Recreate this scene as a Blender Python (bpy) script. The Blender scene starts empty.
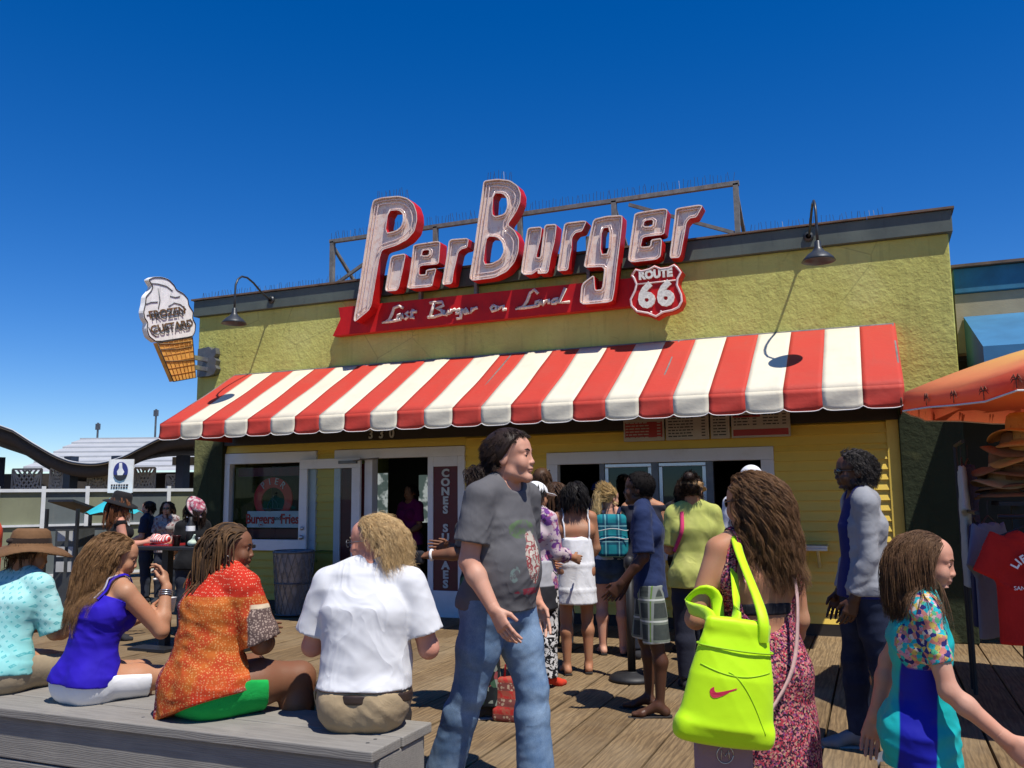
"""A burger stand on a sunny wooden pier, built from code."""
import bpy, math, random
import numpy as np
from mathutils import Vector, Matrix, Euler
random.seed(7); RNG=np.random.default_rng(11)
scene=bpy.context.scene
COL=scene.collection
R=math.radians
# ------------------------------------------------------------------ scene graph helpers
def tag(o,label=None,cat=None,group=None,kind=None):
    if label: o['label']=label
    if cat: o['category']=cat
    if group: o['group']=group
    if kind: o['kind']=kind
    return o
def empty(name,loc,rz=0,label=None,cat=None,group=None):
    o=bpy.data.objects.new(name,None); COL.objects.link(o); o.location=loc; o.rotation_euler=(0,0,rz); o.empty_display_size=.2
    return tag(o,label,cat,group)
def local_of(o):
    """4x4 from world to the frame of o (parents are never moved by anything but loc / rotation z)."""
    m=Matrix.Identity(4); c=o
    while c is not None:
        m=(Matrix.LocRotScale(c.location,c.rotation_euler,None))@m; c=c.parent
    return m.inverted()
def mesh_obj(name,V,F,mat,parent=None,smooth=False,world=True,bevel=0,mats=None,fmat=None):
    V=np.asarray(V,dtype=float)
    if parent is not None and world:
        M=np.array(local_of(parent)); V=V@M[:3,:3].T+M[:3,3]
    me=bpy.data.meshes.new(name)
    if isinstance(F,np.ndarray):
        n=len(F); k=F.shape[1]
        me.vertices.add(len(V)); me.vertices.foreach_set('co',V.astype(np.float32).ravel())
        me.loops.add(n*k); me.loops.foreach_set('vertex_index',F.astype(np.int32).ravel())
        me.polygons.add(n); me.polygons.foreach_set('loop_start',np.arange(0,n*k,k,dtype=np.int32))
        me.update(calc_edges=True)
    else:
        me.from_pydata([tuple(v) for v in V],[],F); me.update()
    for m in (mats or [mat]): me.materials.append(m)
    if fmat is not None: me.polygons.foreach_set('material_index',np.asarray(fmat,dtype=np.int32))
    if smooth: me.polygons.foreach_set('use_smooth',np.ones(len(me.polygons),dtype=bool))
    me.update()
    o=bpy.data.objects.new(name,me); COL.objects.link(o)
    if parent is not None: o.parent=parent
    if bevel:
        b=o.modifiers.new('bevel','BEVEL'); b.width=bevel; b.segments=2; b.limit_method='ANGLE'; b.angle_limit=R(40)
    return o
class MB:
    def __init__(s): s.v=[]; s.f=[]; s.m=[]
    def add(s,V,F,mi=0):
        n=len(s.v); s.v+= [tuple(v) for v in V]; s.f+=[tuple(i+n for i in f) for f in F]; s.m+=[mi]*len(F); return s
    def box(s,x0,x1,y0,y1,z0,z1,mi=0):
        return s.add([(x0,y0,z0),(x1,y0,z0),(x1,y1,z0),(x0,y1,z0),(x0,y0,z1),(x1,y0,z1),(x1,y1,z1),(x0,y1,z1)],
          [(0,3,2,1),(4,5,6,7),(0,1,5,4),(1,2,6,5),(2,3,7,6),(3,0,4,7)],mi)
    def beam(s,a,b,w,h=None,mi=0,up=(0,0,1)):
        h=h or w; a=Vector(a); b=Vector(b); d=(b-a).normalized(); u=Vector(up)
        if abs(d.dot(u))>.98: u=Vector((0,1,0))
        r=d.cross(u).normalized(); u=r.cross(d)
        P=[]
        for c in(a,b):
            for sx,sy in((-1,-1),(1,-1),(1,1),(-1,1)): P.append(c+r*sx*w/2+u*sy*h/2)
        return s.add(P,[(0,1,2,3),(7,6,5,4),(0,4,5,1),(1,5,6,2),(2,6,7,3),(3,7,4,0)],mi)
    def tube(s,pts,r,n=8,mi=0,caps=True):
        P=[Vector(p) for p in pts]; rr=r if isinstance(r,(list,tuple)) else [r]*len(P)
        rings=[]; prev=None
        for i,p in enumerate(P):
            t=(P[min(i+1,len(P)-1)]-P[max(i-1,0)])
            if t.length<1e-9: t=Vector((0,0,1))
            t.normalize()
            if prev is None:
                u=Vector((0,0,1)) if abs(t.z)<.9 else Vector((1,0,0)); x=t.cross(u).normalized()
            else:
                x=prev-t*prev.dot(t); x.normalize()
            prev=x; y=t.cross(x)
            rings.append([p+(x*math.cos(2*math.pi*k/n)+y*math.sin(2*math.pi*k/n))*rr[i] for k in range(n)])
        V=[v for q in rings for v in q]; F=[]
        for i in range(len(P)-1):
            for k in range(n): F.append((i*n+k,i*n+(k+1)%n,(i+1)*n+(k+1)%n,(i+1)*n+k))
        if caps: F.append(tuple(range(n-1,-1,-1))); F.append(tuple((len(P)-1)*n+k for k in range(n)))
        return s.add(V,F,mi)
    def lathe(s,prof,c=(0,0,0),n=24,mi=0,axis='z'):
        V=[];F=[]
        for r,z in prof:
            for k in range(n):
                a=2*math.pi*k/n; x,y=r*math.cos(a),r*math.sin(a)
                V.append((c[0]+x,c[1]+y,c[2]+z) if axis=='z' else (c[0]+x,c[1]+z,c[2]+y))
        for i in range(len(prof)-1):
            for k in range(n):
                q=(i*n+k,i*n+(k+1)%n,(i+1)*n+(k+1)%n,(i+1)*n+k); F.append(q if axis=='z' else q[::-1])
        return s.add(V,F,mi)
    def ball(s,c,r,n=12,mi=0,sc=(1,1,1)):
        pr=[(max(1e-4,math.sin(math.pi*i/(n//2+2))),-math.cos(math.pi*i/(n//2+2))) for i in range(n//2+3)]
        b=MB().lathe(pr,n=n); return s.add([(c[0]+x*r*sc[0],c[1]+y*r*sc[1],c[2]+z*r*sc[2]) for x,y,z in b.v],b.f,mi)
    def build(s,name,mat,parent=None,smooth=False,world=True,bevel=0,mats=None):
        return mesh_obj(name,s.v,s.f,mat,parent,smooth,world,bevel,mats,s.m if mats else None)
def copy_tree(o,parent=None):
    c=o.copy(); COL.objects.link(c); c.parent=parent
    for ch in list(o.children): copy_tree(ch,c)
    return c
def text_mesh(name,body,size,M,mat,parent,ext=.004,align='CENTER',sx=1.0,off=0.0,space=1.0,shear=0.0):
    cu=bpy.data.curves.new('txt','FONT'); cu.body=body; cu.size=size; cu.extrude=ext; cu.align_x=align; cu.align_y='CENTER'; cu.offset=off; cu.space_character=space; cu.shear=shear; cu.resolution_u=3
    t=bpy.data.objects.new('txt',cu); COL.objects.link(t)
    dg=bpy.context.evaluated_depsgraph_get(); me=t.evaluated_get(dg).to_mesh()
    V=np.array([v.co[:] for v in me.vertices]); F=[tuple(p.vertices) for p in me.polygons]
    bpy.data.objects.remove(t); bpy.data.curves.remove(cu)
    V[:,0]*=sx
    Mn=np.array(M); V=V@Mn[:3,:3].T+Mn[:3,3]
    return mesh_obj(name,V,F,mat,parent)
def facing(loc,xdir=(1,0,0),updir=(0,0,1)):
    """frame for flat lettering: text x along xdir, text y along updir."""
    x=Vector(xdir).normalized(); y=Vector(updir).normalized(); z=x.cross(y)
    M=Matrix((x,y,z)).transposed().to_4x4(); M.translation=Vector(loc); return M
def fill2d(outer,holes,name='fill'):
    """triangulated flat polygon with holes: vertices (n,2) and faces."""
    cu=bpy.data.curves.new(name,'CURVE'); cu.dimensions='2D'; cu.fill_mode='BOTH'
    for pl in [outer]+list(holes):
        sp=cu.splines.new('POLY'); sp.points.add(len(pl)-1); sp.use_cyclic_u=True
        for q,p in zip(sp.points,pl): q.co=(p[0],p[1],0,1)
    t=bpy.data.objects.new(name,cu); COL.objects.link(t)
    dg=bpy.context.evaluated_depsgraph_get(); me=t.evaluated_get(dg).to_mesh()
    V=np.array([v.co[:] for v in me.vertices]); F=[tuple(p.vertices) for p in me.polygons]
    Z=V[:,2]; zm=(Z.max()+Z.min())/2
    if Z.max()-Z.min()>1e-6: F=[f for f in F if all(V[i,2]>zm for i in f)]
    bpy.data.objects.remove(t); bpy.data.curves.remove(cu)
    return V[:,:2],F
def chaikin(pl,it=2,c=.2):
    for _ in range(it):
        q=[]
        for i,p in enumerate(pl):
            n=pl[(i+1)%len(pl)]
            q+= [(p[0]*(1-c)+n[0]*c,p[1]*(1-c)+n[1]*c),(p[0]*c+n[0]*(1-c),p[1]*c+n[1]*(1-c))]
        pl=q
    return pl
def area(pl): return sum(pl[i][0]*pl[(i+1)%len(pl)][1]-pl[(i+1)%len(pl)][0]*pl[i][1] for i in range(len(pl)))/2
def inset(pl,d):
    """offset every vertex inward (for a counter-clockwise outline) by d."""
    out=[];n=len(pl)
    for i in range(n):
        a=Vector(pl[i-1]);b=Vector(pl[i]);c=Vector(pl[(i+1)%n])
        e1=(b-a);e2=(c-b)
        if e1.length<1e-7 or e2.length<1e-7: out.append(tuple(b)); continue
        e1.normalize();e2.normalize()
        n1=Vector((-e1.y,e1.x));n2=Vector((-e2.y,e2.x)); m=n1+n2
        if m.length<1e-5: m=n1
        m.normalize(); k=max(.5,m.dot(n1)); out.append(tuple(b+m*(d/k)))
    return out
# ------------------------------------------------------------------ node helper
class NT:
    def __init__(s,name):
        s.mat=bpy.data.materials.new(name); s.mat.use_nodes=True; s.t=s.mat.node_tree; s.t.nodes.clear()
        s.out=s.n('ShaderNodeOutputMaterial'); s.b=s.n('ShaderNodeBsdfPrincipled'); s.l(s.b.outputs[0],s.out.inputs[0])
        s.tc=None
    def n(s,ty,**k):
        x=s.t.nodes.new(ty)
        for a,v in k.items(): setattr(x,a,v)
        return x
    def l(s,a,b): s.t.links.new(a,b)
    def put(s,sock,v):
        if hasattr(v,'links') or isinstance(v,bpy.types.NodeSocket): s.l(v,sock)
        elif isinstance(v,(tuple,list)) and len(v)==3 and sock.type=='RGBA': sock.default_value=(*v,1)
        else: sock.default_value=v
    def coord(s,w='Object'):
        if s.tc is None: s.tc=s.n('ShaderNodeTexCoord')
        return s.tc.outputs[w]
    def xyz(s,v=None):
        x=s.n('ShaderNodeSeparateXYZ'); s.l(v if v is not None else s.coord(),x.inputs[0]); return x.outputs
    def map(s,v=None,scale=(1,1,1),loc=(0,0,0),rot=(0,0,0)):
        m=s.n('ShaderNodeMapping'); s.l(v if v is not None else s.coord(),m.inputs[0]); m.inputs['Scale'].default_value=scale; m.inputs['Location'].default_value=loc; m.inputs['Rotation'].default_value=rot; return m.outputs[0]
    def math(s,op,a,b=0.0,c=0.0,clamp=False):
        m=s.n('ShaderNodeMath',operation=op,use_clamp=clamp); s.put(m.inputs[0],a); s.put(m.inputs[1],b); s.put(m.inputs[2],c); return m.outputs[0]
    def noise(s,v=None,scale=5,detail=4,rough=.55,dist=0):
        m=s.n('ShaderNodeTexNoise'); 
        s.l(v if v is not None else s.coord(),m.inputs['Vector']); m.inputs['Scale'].default_value=scale; m.inputs['Detail'].default_value=detail; m.inputs['Roughness'].default_value=rough; m.inputs['Distortion'].default_value=dist; return m.outputs
    def vor(s,v=None,scale=10,feature='F1',rand=1.0):
        m=s.n('ShaderNodeTexVoronoi',feature=feature); s.l(v if v is not None else s.coord(),m.inputs['Vector']); m.inputs['Scale'].default_value=scale; m.inputs['Randomness'].default_value=rand; return m.outputs
    def ramp(s,f,stops,interp='LINEAR'):
        m=s.n('ShaderNodeValToRGB'); s.l(f,m.inputs[0]); cr=m.color_ramp; cr.interpolation=interp
        while len(cr.elements)<len(stops): cr.elements.new(.5)
        for e,(p,c) in zip(cr.elements,stops): e.position=p; e.color=(*c,1) if len(c)==3 else c
        return m.outputs[0]
    def mix(s,f,a,b,blend='MIX'):
        m=s.n('ShaderNodeMix',data_type='RGBA',blend_type=blend); s.put(m.inputs[0],f); s.put(m.inputs[6],a); s.put(m.inputs[7],b); return m.outputs[2]
    def range(s,v,a,b,c=0,d=1):
        m=s.n('ShaderNodeMapRange'); s.put(m.inputs[0],v); 
        for i,q in enumerate((a,b,c,d)): m.inputs[i+1].default_value=q
        return m.outputs[0]
    def rnd(s): 
        g=s.n('ShaderNodeNewGeometry'); return g.outputs['Random Per Island']
    def bump(s,h,strength=.3,dist=.01,nrm=None):
        b=s.n('ShaderNodeBump'); b.inputs['Strength'].default_value=strength; b.inputs['Distance'].default_value=dist; s.l(h,b.inputs['Height'])
        if nrm is not None: s.l(nrm,b.inputs['Normal'])
        return b.outputs[0]
    def done(s,color=None,rough=.6,normal=None,metal=0,spec=.5,**k):
        if color is not None: s.put(s.b.inputs['Base Color'],color)
        s.put(s.b.inputs['Roughness'],rough); s.put(s.b.inputs['Metallic'],metal); s.b.inputs['Specular IOR Level'].default_value=spec
        if normal is not None: s.l(normal,s.b.inputs['Normal'])
        for a,v in k.items(): s.put(s.b.inputs[a.replace('_',' ')],v)
        return s.mat
def plain(name,c,rough=.6,var=.15,scale=8,bump=.15,metal=0,spec=.5,bscale=60,grime=None):
    t=NT(name); nz=t.noise(scale=scale)[0]
    lo=tuple(x*(1-var) for x in c); hi=tuple(min(1,x*(1+var)) for x in c)
    col=t.mix(t.range(nz,.3,.7),lo,hi)
    if grime:
        g=t.noise(t.map(scale=(3,3,.7)),scale=4,detail=6,rough=.7)[0]; col=t.mix(t.range(g,.55,.75,0,.7),col,grime)
    bn=t.bump(t.noise(scale=bscale,detail=3)[0],bump,.004) if bump else None
    return t.done(col,t.range(nz,.2,.8,max(.02,rough-.08),min(1,rough+.08)),bn,metal,spec)
SUN=4.6; SKYS=.108; EXPO=.25
# ------------------------------------------------------------------ signed-distance modelling of people, clothes and soft things
def nrm(v): v=np.asarray(v,float); return v/np.linalg.norm(v)
class Prim:
    def __init__(s,f,lo,hi,k,sub=False): s.f=f; s.lo=np.asarray(lo,float); s.hi=np.asarray(hi,float); s.k=k; s.sub=sub
def cone(a,b,ra,rb,k=.02,flat=False,sub=False,flata=False):
    a=np.asarray(a,float); b=np.asarray(b,float); ba=b-a; L2=max(ba@ba,1e-9); L=math.sqrt(L2)
    def f(P):
        v=P-a; t0=(v@ba)/L2; t=np.clip(t0,0,1); d=np.linalg.norm(v-t[...,None]*ba,axis=-1)-(ra+(rb-ra)*t)
        if flat: d=np.maximum(d,(t0-1)*L)
        if flata: d=np.maximum(d,-t0*L)
        return d
    r=max(ra,rb); return Prim(f,np.minimum(a,b)-r,np.maximum(a,b)+r,k,sub)
def ell(c,r,M=None,k=.02,sub=False):
    c=np.asarray(c,float); r=np.asarray(r,float); M=np.eye(3) if M is None else np.asarray(M,float)
    def f(P):
        q=(P-c)@M; k0=np.linalg.norm(q/r,axis=-1); k1=np.linalg.norm(q/(r*r),axis=-1)+1e-9
        return k0*(k0-1)/k1
    e=np.abs(M)@r; return Prim(f,c-e,c+e,k,sub)
def loft(pts,W,H,rights,k=.03,cap=.6,sub=False):
    pts=np.asarray(pts,float); W=np.asarray(W,float); H=np.asarray(H,float); rights=np.asarray(rights,float); n=len(pts)
    def f(P):
        out=np.full(P.shape[:-1],9.)
        for i in range(n-1):
            a=pts[i]; ba=pts[i+1]-a; L2=ba@ba; ax=ba/math.sqrt(L2)
            v=P-a; t0=(v@ba)/L2
            t=np.clip(t0,0,1)
            r=rights[i]+(rights[i+1]-rights[i])*.5; r=nrm(r-ax*(r@ax)); fw=np.cross(ax,r)
            u=v@r; w=v@fw; o=(t0-t)*math.sqrt(L2)
            ww=W[i]+(W[i+1]-W[i])*t; hh=H[i]+(H[i+1]-H[i])*t; ee=np.minimum(ww,hh)*cap
            k0=np.sqrt((u/ww)**2+(w/hh)**2+(o/ee)**2); k1=np.sqrt((u/ww**2)**2+(w/hh**2)**2+(o/ee**2)**2)+1e-9
            out=np.minimum(out,k0*(k0-1)/k1)
        return out
    m=max(W.max(),H.max()); return Prim(f,pts.min(0)-m,pts.max(0)+m,k,sub)
def boxp(c,h,M=None,rad=.01,k=.01,sub=False):
    c=np.asarray(c,float); h=np.asarray(h,float); M=np.eye(3) if M is None else np.asarray(M,float)
    def f(P):
        q=np.abs((P-c)@M)-(h-rad); return np.linalg.norm(np.maximum(q,0),axis=-1)+np.minimum(q.max(-1),0)-rad
    e=np.abs(M)@h; return Prim(f,c-e,c+e,k,sub)
def sdf(prims,P):
    D=np.full(P.shape[:-1],9.)
    for p in prims:
        d=p.f(P)
        if p.sub: D=np.maximum(D,-d); continue
        h=np.maximum(p.k-np.abs(D-d),0)/p.k; D=np.minimum(D,d)-h*h*p.k*.25
    return D
def surfnets(D,lo,h):
    S=D<0
    def sl(a,i): return a[i[0]:a.shape[0]-1+i[0],i[1]:a.shape[1]-1+i[1],i[2]:a.shape[2]-1+i[2]]
    cs=[(i,j,k) for i in(0,1) for j in(0,1) for k in(0,1)]
    cnt=sum(sl(S,c).astype(np.int8) for c in cs); act=(cnt>0)&(cnt<8)
    idx=np.argwhere(act); 
    if len(idx)==0: return np.zeros((0,3)),np.zeros((0,4),int)
    vals=[D[idx[:,0]+c[0],idx[:,1]+c[1],idx[:,2]+c[2]] for c in cs]
    acc=np.zeros((len(idx),3)); n=np.zeros(len(idx))
    for x in range(8):
        for y in range(x+1,8):
            ca=np.array(cs[x]); cb=np.array(cs[y])
            if np.abs(ca-cb).sum()!=1: continue
            m=(vals[x]<0)!=(vals[y]<0)
            t=vals[x][m]/(vals[x][m]-vals[y][m]); acc[m]+=ca+t[:,None]*(cb-ca); n[m]+=1
    V=lo+h*(idx+acc/n[:,None]); ids=np.full(act.shape,-1,np.int64); ids[act]=np.arange(len(idx))
    Fs=[]
    for ax in range(3):
        o1,o2=[(1,2),(2,0),(0,1)][ax]
        A=np.take(S,range(S.shape[ax]-1),axis=ax); B=np.take(S,range(1,S.shape[ax]),axis=ax)
        e=np.argwhere(A!=B); e=e[(e[:,o1]>0)&(e[:,o2]>0)&(e[:,o1]<act.shape[o1])&(e[:,o2]<act.shape[o2])]
        inside=A[e[:,0],e[:,1],e[:,2]]
        def g(d1,d2):
            q=e.copy(); q[:,o1]-=d1; q[:,o2]-=d2; return ids[q[:,0],q[:,1],q[:,2]]
        Q=np.stack([g(1,1),g(0,1),g(0,0),g(1,0)],1); Q[~inside]=Q[~inside][:,::-1]; Fs.append(Q)
    F=np.concatenate(Fs); F=F[(F>=0).all(1)]
    return V,F
def poly(prims,h,post=None,lo=None,hi=None,pad=.03):
    if lo is None: lo=np.min([p.lo for p in prims if not p.sub],0)-pad
    if hi is None: hi=np.max([p.hi for p in prims if not p.sub],0)+pad
    lo=np.asarray(lo,float); hi=np.asarray(hi,float)
    n=np.ceil((hi-lo)/h).astype(int)+1
    D=np.full(tuple(n),.5)
    ax=[lo[i]+h*np.arange(n[i]) for i in range(3)]
    for p in prims:
        m=p.k+3*h+.012
        a=np.clip(np.floor((p.lo-m-lo)/h).astype(int),0,n); b=np.clip(np.ceil((p.hi+m-lo)/h).astype(int)+1,0,n)
        if (b<=a).any(): continue
        s=tuple(slice(a[i],b[i]) for i in range(3))
        P=np.stack(np.meshgrid(*[ax[i][s[i]] for i in range(3)],indexing='ij'),-1)
        d=p.f(P); c=D[s]
        if p.sub:
            kk=max(p.k,1e-4); q=-d; hh=np.maximum(kk-np.abs(c-q),0)/kk; D[s]=np.maximum(c,q)+hh*hh*kk*.25
        else:
            hh=np.maximum(p.k-np.abs(c-d),0)/p.k; D[s]=np.minimum(c,d)-hh*hh*p.k*.25
    if post:
        m=np.abs(D)<.05; ii=np.argwhere(m); P=lo+h*ii; D[m]=post(P,D[m])
        # cut planes act everywhere inside
        if getattr(post,'planes',None):
            ii=np.argwhere(D<.05); P=lo+h*ii; d=D[D<.05]
            for (q,nn) in post.planes: d=np.maximum(d,(P-np.asarray(q))@nrm(nn))
            D[D<.05]=d
    D[0]=D[-1]=.1; D[:,0]=D[:,-1]=.1; D[:,:,0]=D[:,:,-1]=.1
    return surfnets(D,lo,h)
def folds(amp,freq,dirs,seed=0,warp=1.2):
    """cloth folds: ridged waves; dirs is a list of (direction, weight)."""
    rg=np.random.default_rng(seed); W=[]
    for d,w in dirs:
        for _ in range(3):
            v=nrm(np.asarray(d,float)+rg.normal(0,.25,3))*freq*rg.uniform(.6,1.7); W.append((v,w,rg.uniform(0,6.3),rg.normal(0,1,3)*freq*.35,rg.uniform(0,6.3)))
    tot=sum(w for _,w,_,_,_ in W)
    def f(P):
        o=0
        for v,w,ph,u,p2 in W:
            a=np.sin(P@u+p2); b=np.sin(P@(u[[2,0,1]])*1.3+p2*2)
            s=P@v+ph+warp*a+.8*b; o=o+w*(.42-np.abs(np.sin(s))**.75)*(.40+.60*b*a+.25)
        return amp*2.0*o/tot
    return f
class Post:
    def __init__(s,fold=None,planes=(),region=None): s.fold=fold; s.planes=list(planes); s.region=region
    def __call__(s,P,D):
        if s.fold is not None:
            q=s.fold(P); D=D-(q if s.region is None else q*s.region(P))
        return D
MB_DIM=dict(hw=.100,hd=.070,ww=.092,wd=.066,cw=.100,cd=.070,sw=.085,sd=.042,sh=.118)
FM_DIM=dict(hw=.104,hd=.072,ww=.078,wd=.056,cw=.086,cd=.062,sw=.074,sd=.038,sh=.102)
class Fig:
    """a posed figure in its own frame: faces +Y, its right is +X, feet at z = 0."""
    def __init__(s,H,sex='m',fat=1.0,limb=1.0,sit=None,lean=0,slouch=0,bend=0,twist=0,side=0,neck=(0,0),head=(0,0,0),aR=((.12,.0,-1),(.05,.25,-1)),aL=((-.12,.0,-1),(-.05,.25,-1)),
                 lR=((.03,.05,-1),(0,-.05,-1)),lL=((-.03,-.03,-1),(0,-.06,-1)),dims=None,handR=None,handL=None,curl=.45,belly=0,hs=1.0,foot=(None,None),palmR=None,palmL=None,stance=.052,bust=None):
        s.H=H; s.sex=sex; s.fat=fat; s.limb=limb; d=dict(MB_DIM if sex=='m' else FM_DIM); d.update(dims or {}); s.d=d; s.curl=curl; s.belly=belly; s.palm={1:palmR,-1:palmL}
        Rx=lambda a:np.array(Matrix.Rotation(R(a),3,'X')); Ry=lambda a:np.array(Matrix.Rotation(R(a),3,'Y')); Rz=lambda a:np.array(Matrix.Rotation(R(a),3,'Z'))
        th=.245*H; sh=.245*H
        hips=[np.array([stance*H*1.0,0,0]),np.array([-stance*H,0,0])]
        ank=[]
        for i,l in enumerate((lR,lL)):
            kn=hips[i]+nrm(l[0])*th; ank.append(kn+nrm(l[1])*sh)
        z=-min(a[2] for a in ank)+.043*H if sit is None else sit+.058*H*fat
        s.pel=np.array([0,0,z]); s.hip={1:hips[0]+s.pel,-1:hips[1]+s.pel}
        s.knee={};s.ank={}
        for sg,l in ((1,lR),(-1,lL)): s.knee[sg]=s.hip[sg]+nrm(l[0])*th; s.ank[sg]=s.knee[sg]+nrm(l[1])*sh
        up1=Rx(-lean)@Ry(side)@np.array([0,0,1.]); up2=Rx(-lean-slouch)@Ry(side)@np.array([0,0,1.])
        s.rh=np.array([1.,0,0]); s.rs=Rz(twist)@np.array([1.,0,0]); s.rs=nrm(s.rs-up2*(s.rs@up2)*.7)
        s.up1=up1; s.up2=up2; s.fw2=np.cross(up2,s.rs)
        s.waist=s.pel+up1*.11*H; s.chest=s.waist+nrm(up1+up2)*.105*H; s.shl=s.chest+up2*.085*H; s.nb=s.shl+up2*.022*H
        s.sho={sg:s.shl+s.rs*sg*(d['sh']*H*(.5+.5*max(fat,1)**.4)-.012*H)-up2*.012*H for sg in(1,-1)}
        s.elb={};s.wri={};s.hdir={}
        for sg,a,hd in ((1,aR,handR),(-1,aL,handL)):
            s.elb[sg]=s.sho[sg]+nrm(a[0])*.172*H; s.wri[sg]=s.elb[sg]+nrm(a[1])*.145*H; s.hdir[sg]=nrm(hd if hd is not None else a[1])
        hh=H*.136*hs; s.hs=hh/.235
        nd=Rx(-lean*.5-slouch*.5-neck[0])@Ry(neck[1])@np.array([0,0,1.]); s.hc=s.nb+nd*(.045*H+.055*hh/.23*1.0+.0)+np.cross(nd,s.rs)*.005
        s.hc=s.nb+nd*(.045*H)+nd*.055*s.hs
        yaw,pit,rol=head; s.HM=Rz(math.degrees(yaw))@Rx(math.degrees(pit))@Ry(math.degrees(rol))  # columns: head right, forward, up
        s.foot={1:foot[0],-1:foot[1]}; s.bust=(sex=='f') if bust is None else bust
    # points -------------------------------------------------
    def hp(s,x,y,z): return s.hc+s.HM@(np.array([x,y,z])*s.hs)
    def torso(s,e=0.0,top=True,bot=-.03,flare=0,k=.04):
        d=s.d;H=s.H;f=s.fat
        pts=[s.pel+s.up1*bot*H,s.pel+s.up1*.02*H,s.waist,s.chest,s.shl]
        W=[d['hw']*f*(.9 if bot>-.06 else 1),d['hw']*f,d['ww']*f,d['cw']*(.5+.5*f),d['sw']*(.6+.4*f)]; Dp=[d['hd']*f,d['hd']*f,d['wd']*f,d['cd']*(.4+.6*f),d['sd']*(.5+.5*f)]
        W=[w*H+e for w in W]; Dp=[w*H+e for w in Dp]; W[0]+=flare; Dp[0]+=flare
        return loft(pts,W,Dp,[s.rh,s.rh,(s.rh+s.rs)/2,s.rs,s.rs],k=k)
    def trunk(s,e=0.0,bot=-.03,flare=0):
        L=[s.torso(e,bot=bot,flare=flare)]; H=s.H
        # trapezius / shoulder slope
        for sg in(1,-1): L.append(cone(s.nb+s.up2*.012*H+s.rs*sg*.018*H,s.sho[sg],.026*H+e*.8,.030*H*s.limb+e,.035))
        L.append(cone(s.chest+s.rs*.06*H+s.fw2*(-.018)*H,s.chest-s.rs*.06*H+s.fw2*(-.018)*H,.045*H+e*.7,.045*H+e*.7,.05))
        if s.bust:
            for sg in(1,-1): L.append(ell(s.chest+s.rs*sg*.042*H+s.fw2*(.052*H*(.5+.5*s.fat))-s.up2*.002*H,np.array([.040,.040,.042])*H*(.6+.4*s.fat)+e*.8,k=.03))
        if s.belly: L.append(ell(s.waist+s.fw2*(.035*H+s.belly*.5)-s.up1*.01*H,np.array([.085*H,.06*H,.09*H])*s.fat+e+s.belly*.4,k=.06))
        if s.sex=='f' or s.fat>1.1:
            for sg in(1,-1): L.append(ell(s.pel+s.rh*sg*.045*H-np.array([0,.035,0])*H,np.array([.055,.055,.06])*H*(.5+.5*s.fat)+e,k=.04))
        return L
    def arm(s,sg,e=0.0,upto=1.0,fore=1.0,hem=0.0,k=.02):
        """arm, or sleeve when e > 0: upto = share of the upper arm covered, fore = share of the forearm (0: none)."""
        H=s.H;l=s.limb;a=s.sho[sg];b=s.elb[sg];c=s.wri[sg];L=[]
        if fore<=0:
            q=a+(b-a)*upto; r1=.026*H*l; L.append(cone(a,q,.032*H*l+e,r1+(.031*H*l-r1)*(1-upto)+e+hem,k,flat=True)); return L
        L.append(cone(a,b,.032*H*l+e,.0245*H*l+e,k))
        m=b+(c-b)*.3; q=b+(c-b)*fore
        if fore>.3:
            L.append(cone(b,m,.0245*H*l+e,.0255*H*l+e,k)); L.append(cone(m,q,.0255*H*l+e,.0255*H*l+(.0165*H-.0255*H*l)*(fore-.3)/.7+e+hem,k,flat=e>0))
        else: L.append(cone(b,q,.0245*H*l+e,.025*H*l+e+hem,k,flat=True))
        return L
    def leg(s,sg,e=0.0,upto=1.0,shin=1.0,hem=0.0,k=.03,eh=0.0):
        H=s.H;l=s.limb*(.5+.5*s.fat);a=s.hip[sg];b=s.knee[sg];c=s.ank[sg];L=[]
        if shin<=0:
            q=a+(b-a)*upto; L.append(cone(a,q,.054*H*l+e+eh,(.054+(.034-.054)*upto)*H*l+e+hem,k,flat=True)); return L
        m=a+(b-a)*.5
        L.append(cone(a,m,.054*H*l+e+eh,.046*H*l+e,k)); L.append(cone(m,b,.046*H*l+e,.0325*H*l+e,k))
        bk=np.cross(nrm(c-b),s.rh)*.012*H; bk=bk if bk[1]<0 else -bk
        m2=b+(c-b)*.28+bk*(1 if e==0 else .4); q=b+(c-b)*shin
        L.append(cone(b,m2,.031*H*l+e,.0345*H*l+e,k)); rq=(.0345+(.0205-.0345)*(shin-.28)/.72)*H*l+e+hem
        L.append(cone(m2,q,.0345*H*l+e,rq,k,flat=e>0)); return L
    def footp(s,sg,e=0.0,k=.015):
        H=s.H;a=s.ank[sg];f=s.foot[sg]; f=nrm(f) if f is not None else nrm([.12*sg,1,0]) 
        dn=np.array([0,0,-1.]); dn=nrm(dn-f*(dn@f)); r=np.cross(f,-dn)
        heel=a-f*.022*H+dn*.022*H; ball=a+f*.075*H+dn*.029*H; toe=a+f*.108*H+dn*.032*H
        return [cone(a+f*.005*H,heel,.021*H+e,.021*H+e,k),cone(a+f*.01*H,ball,.021*H+e,.015*H+e,k+.01),cone(ball+r*.011*H,ball-r*.011*H,.014*H+e,.014*H+e,k),cone(ball+r*.008*H,toe+r*.004*H,.014*H+e,.010*H+e,k),cone(ball-r*.01*H,toe-r*.010*H,.013*H+e,.009*H+e,k)]
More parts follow.
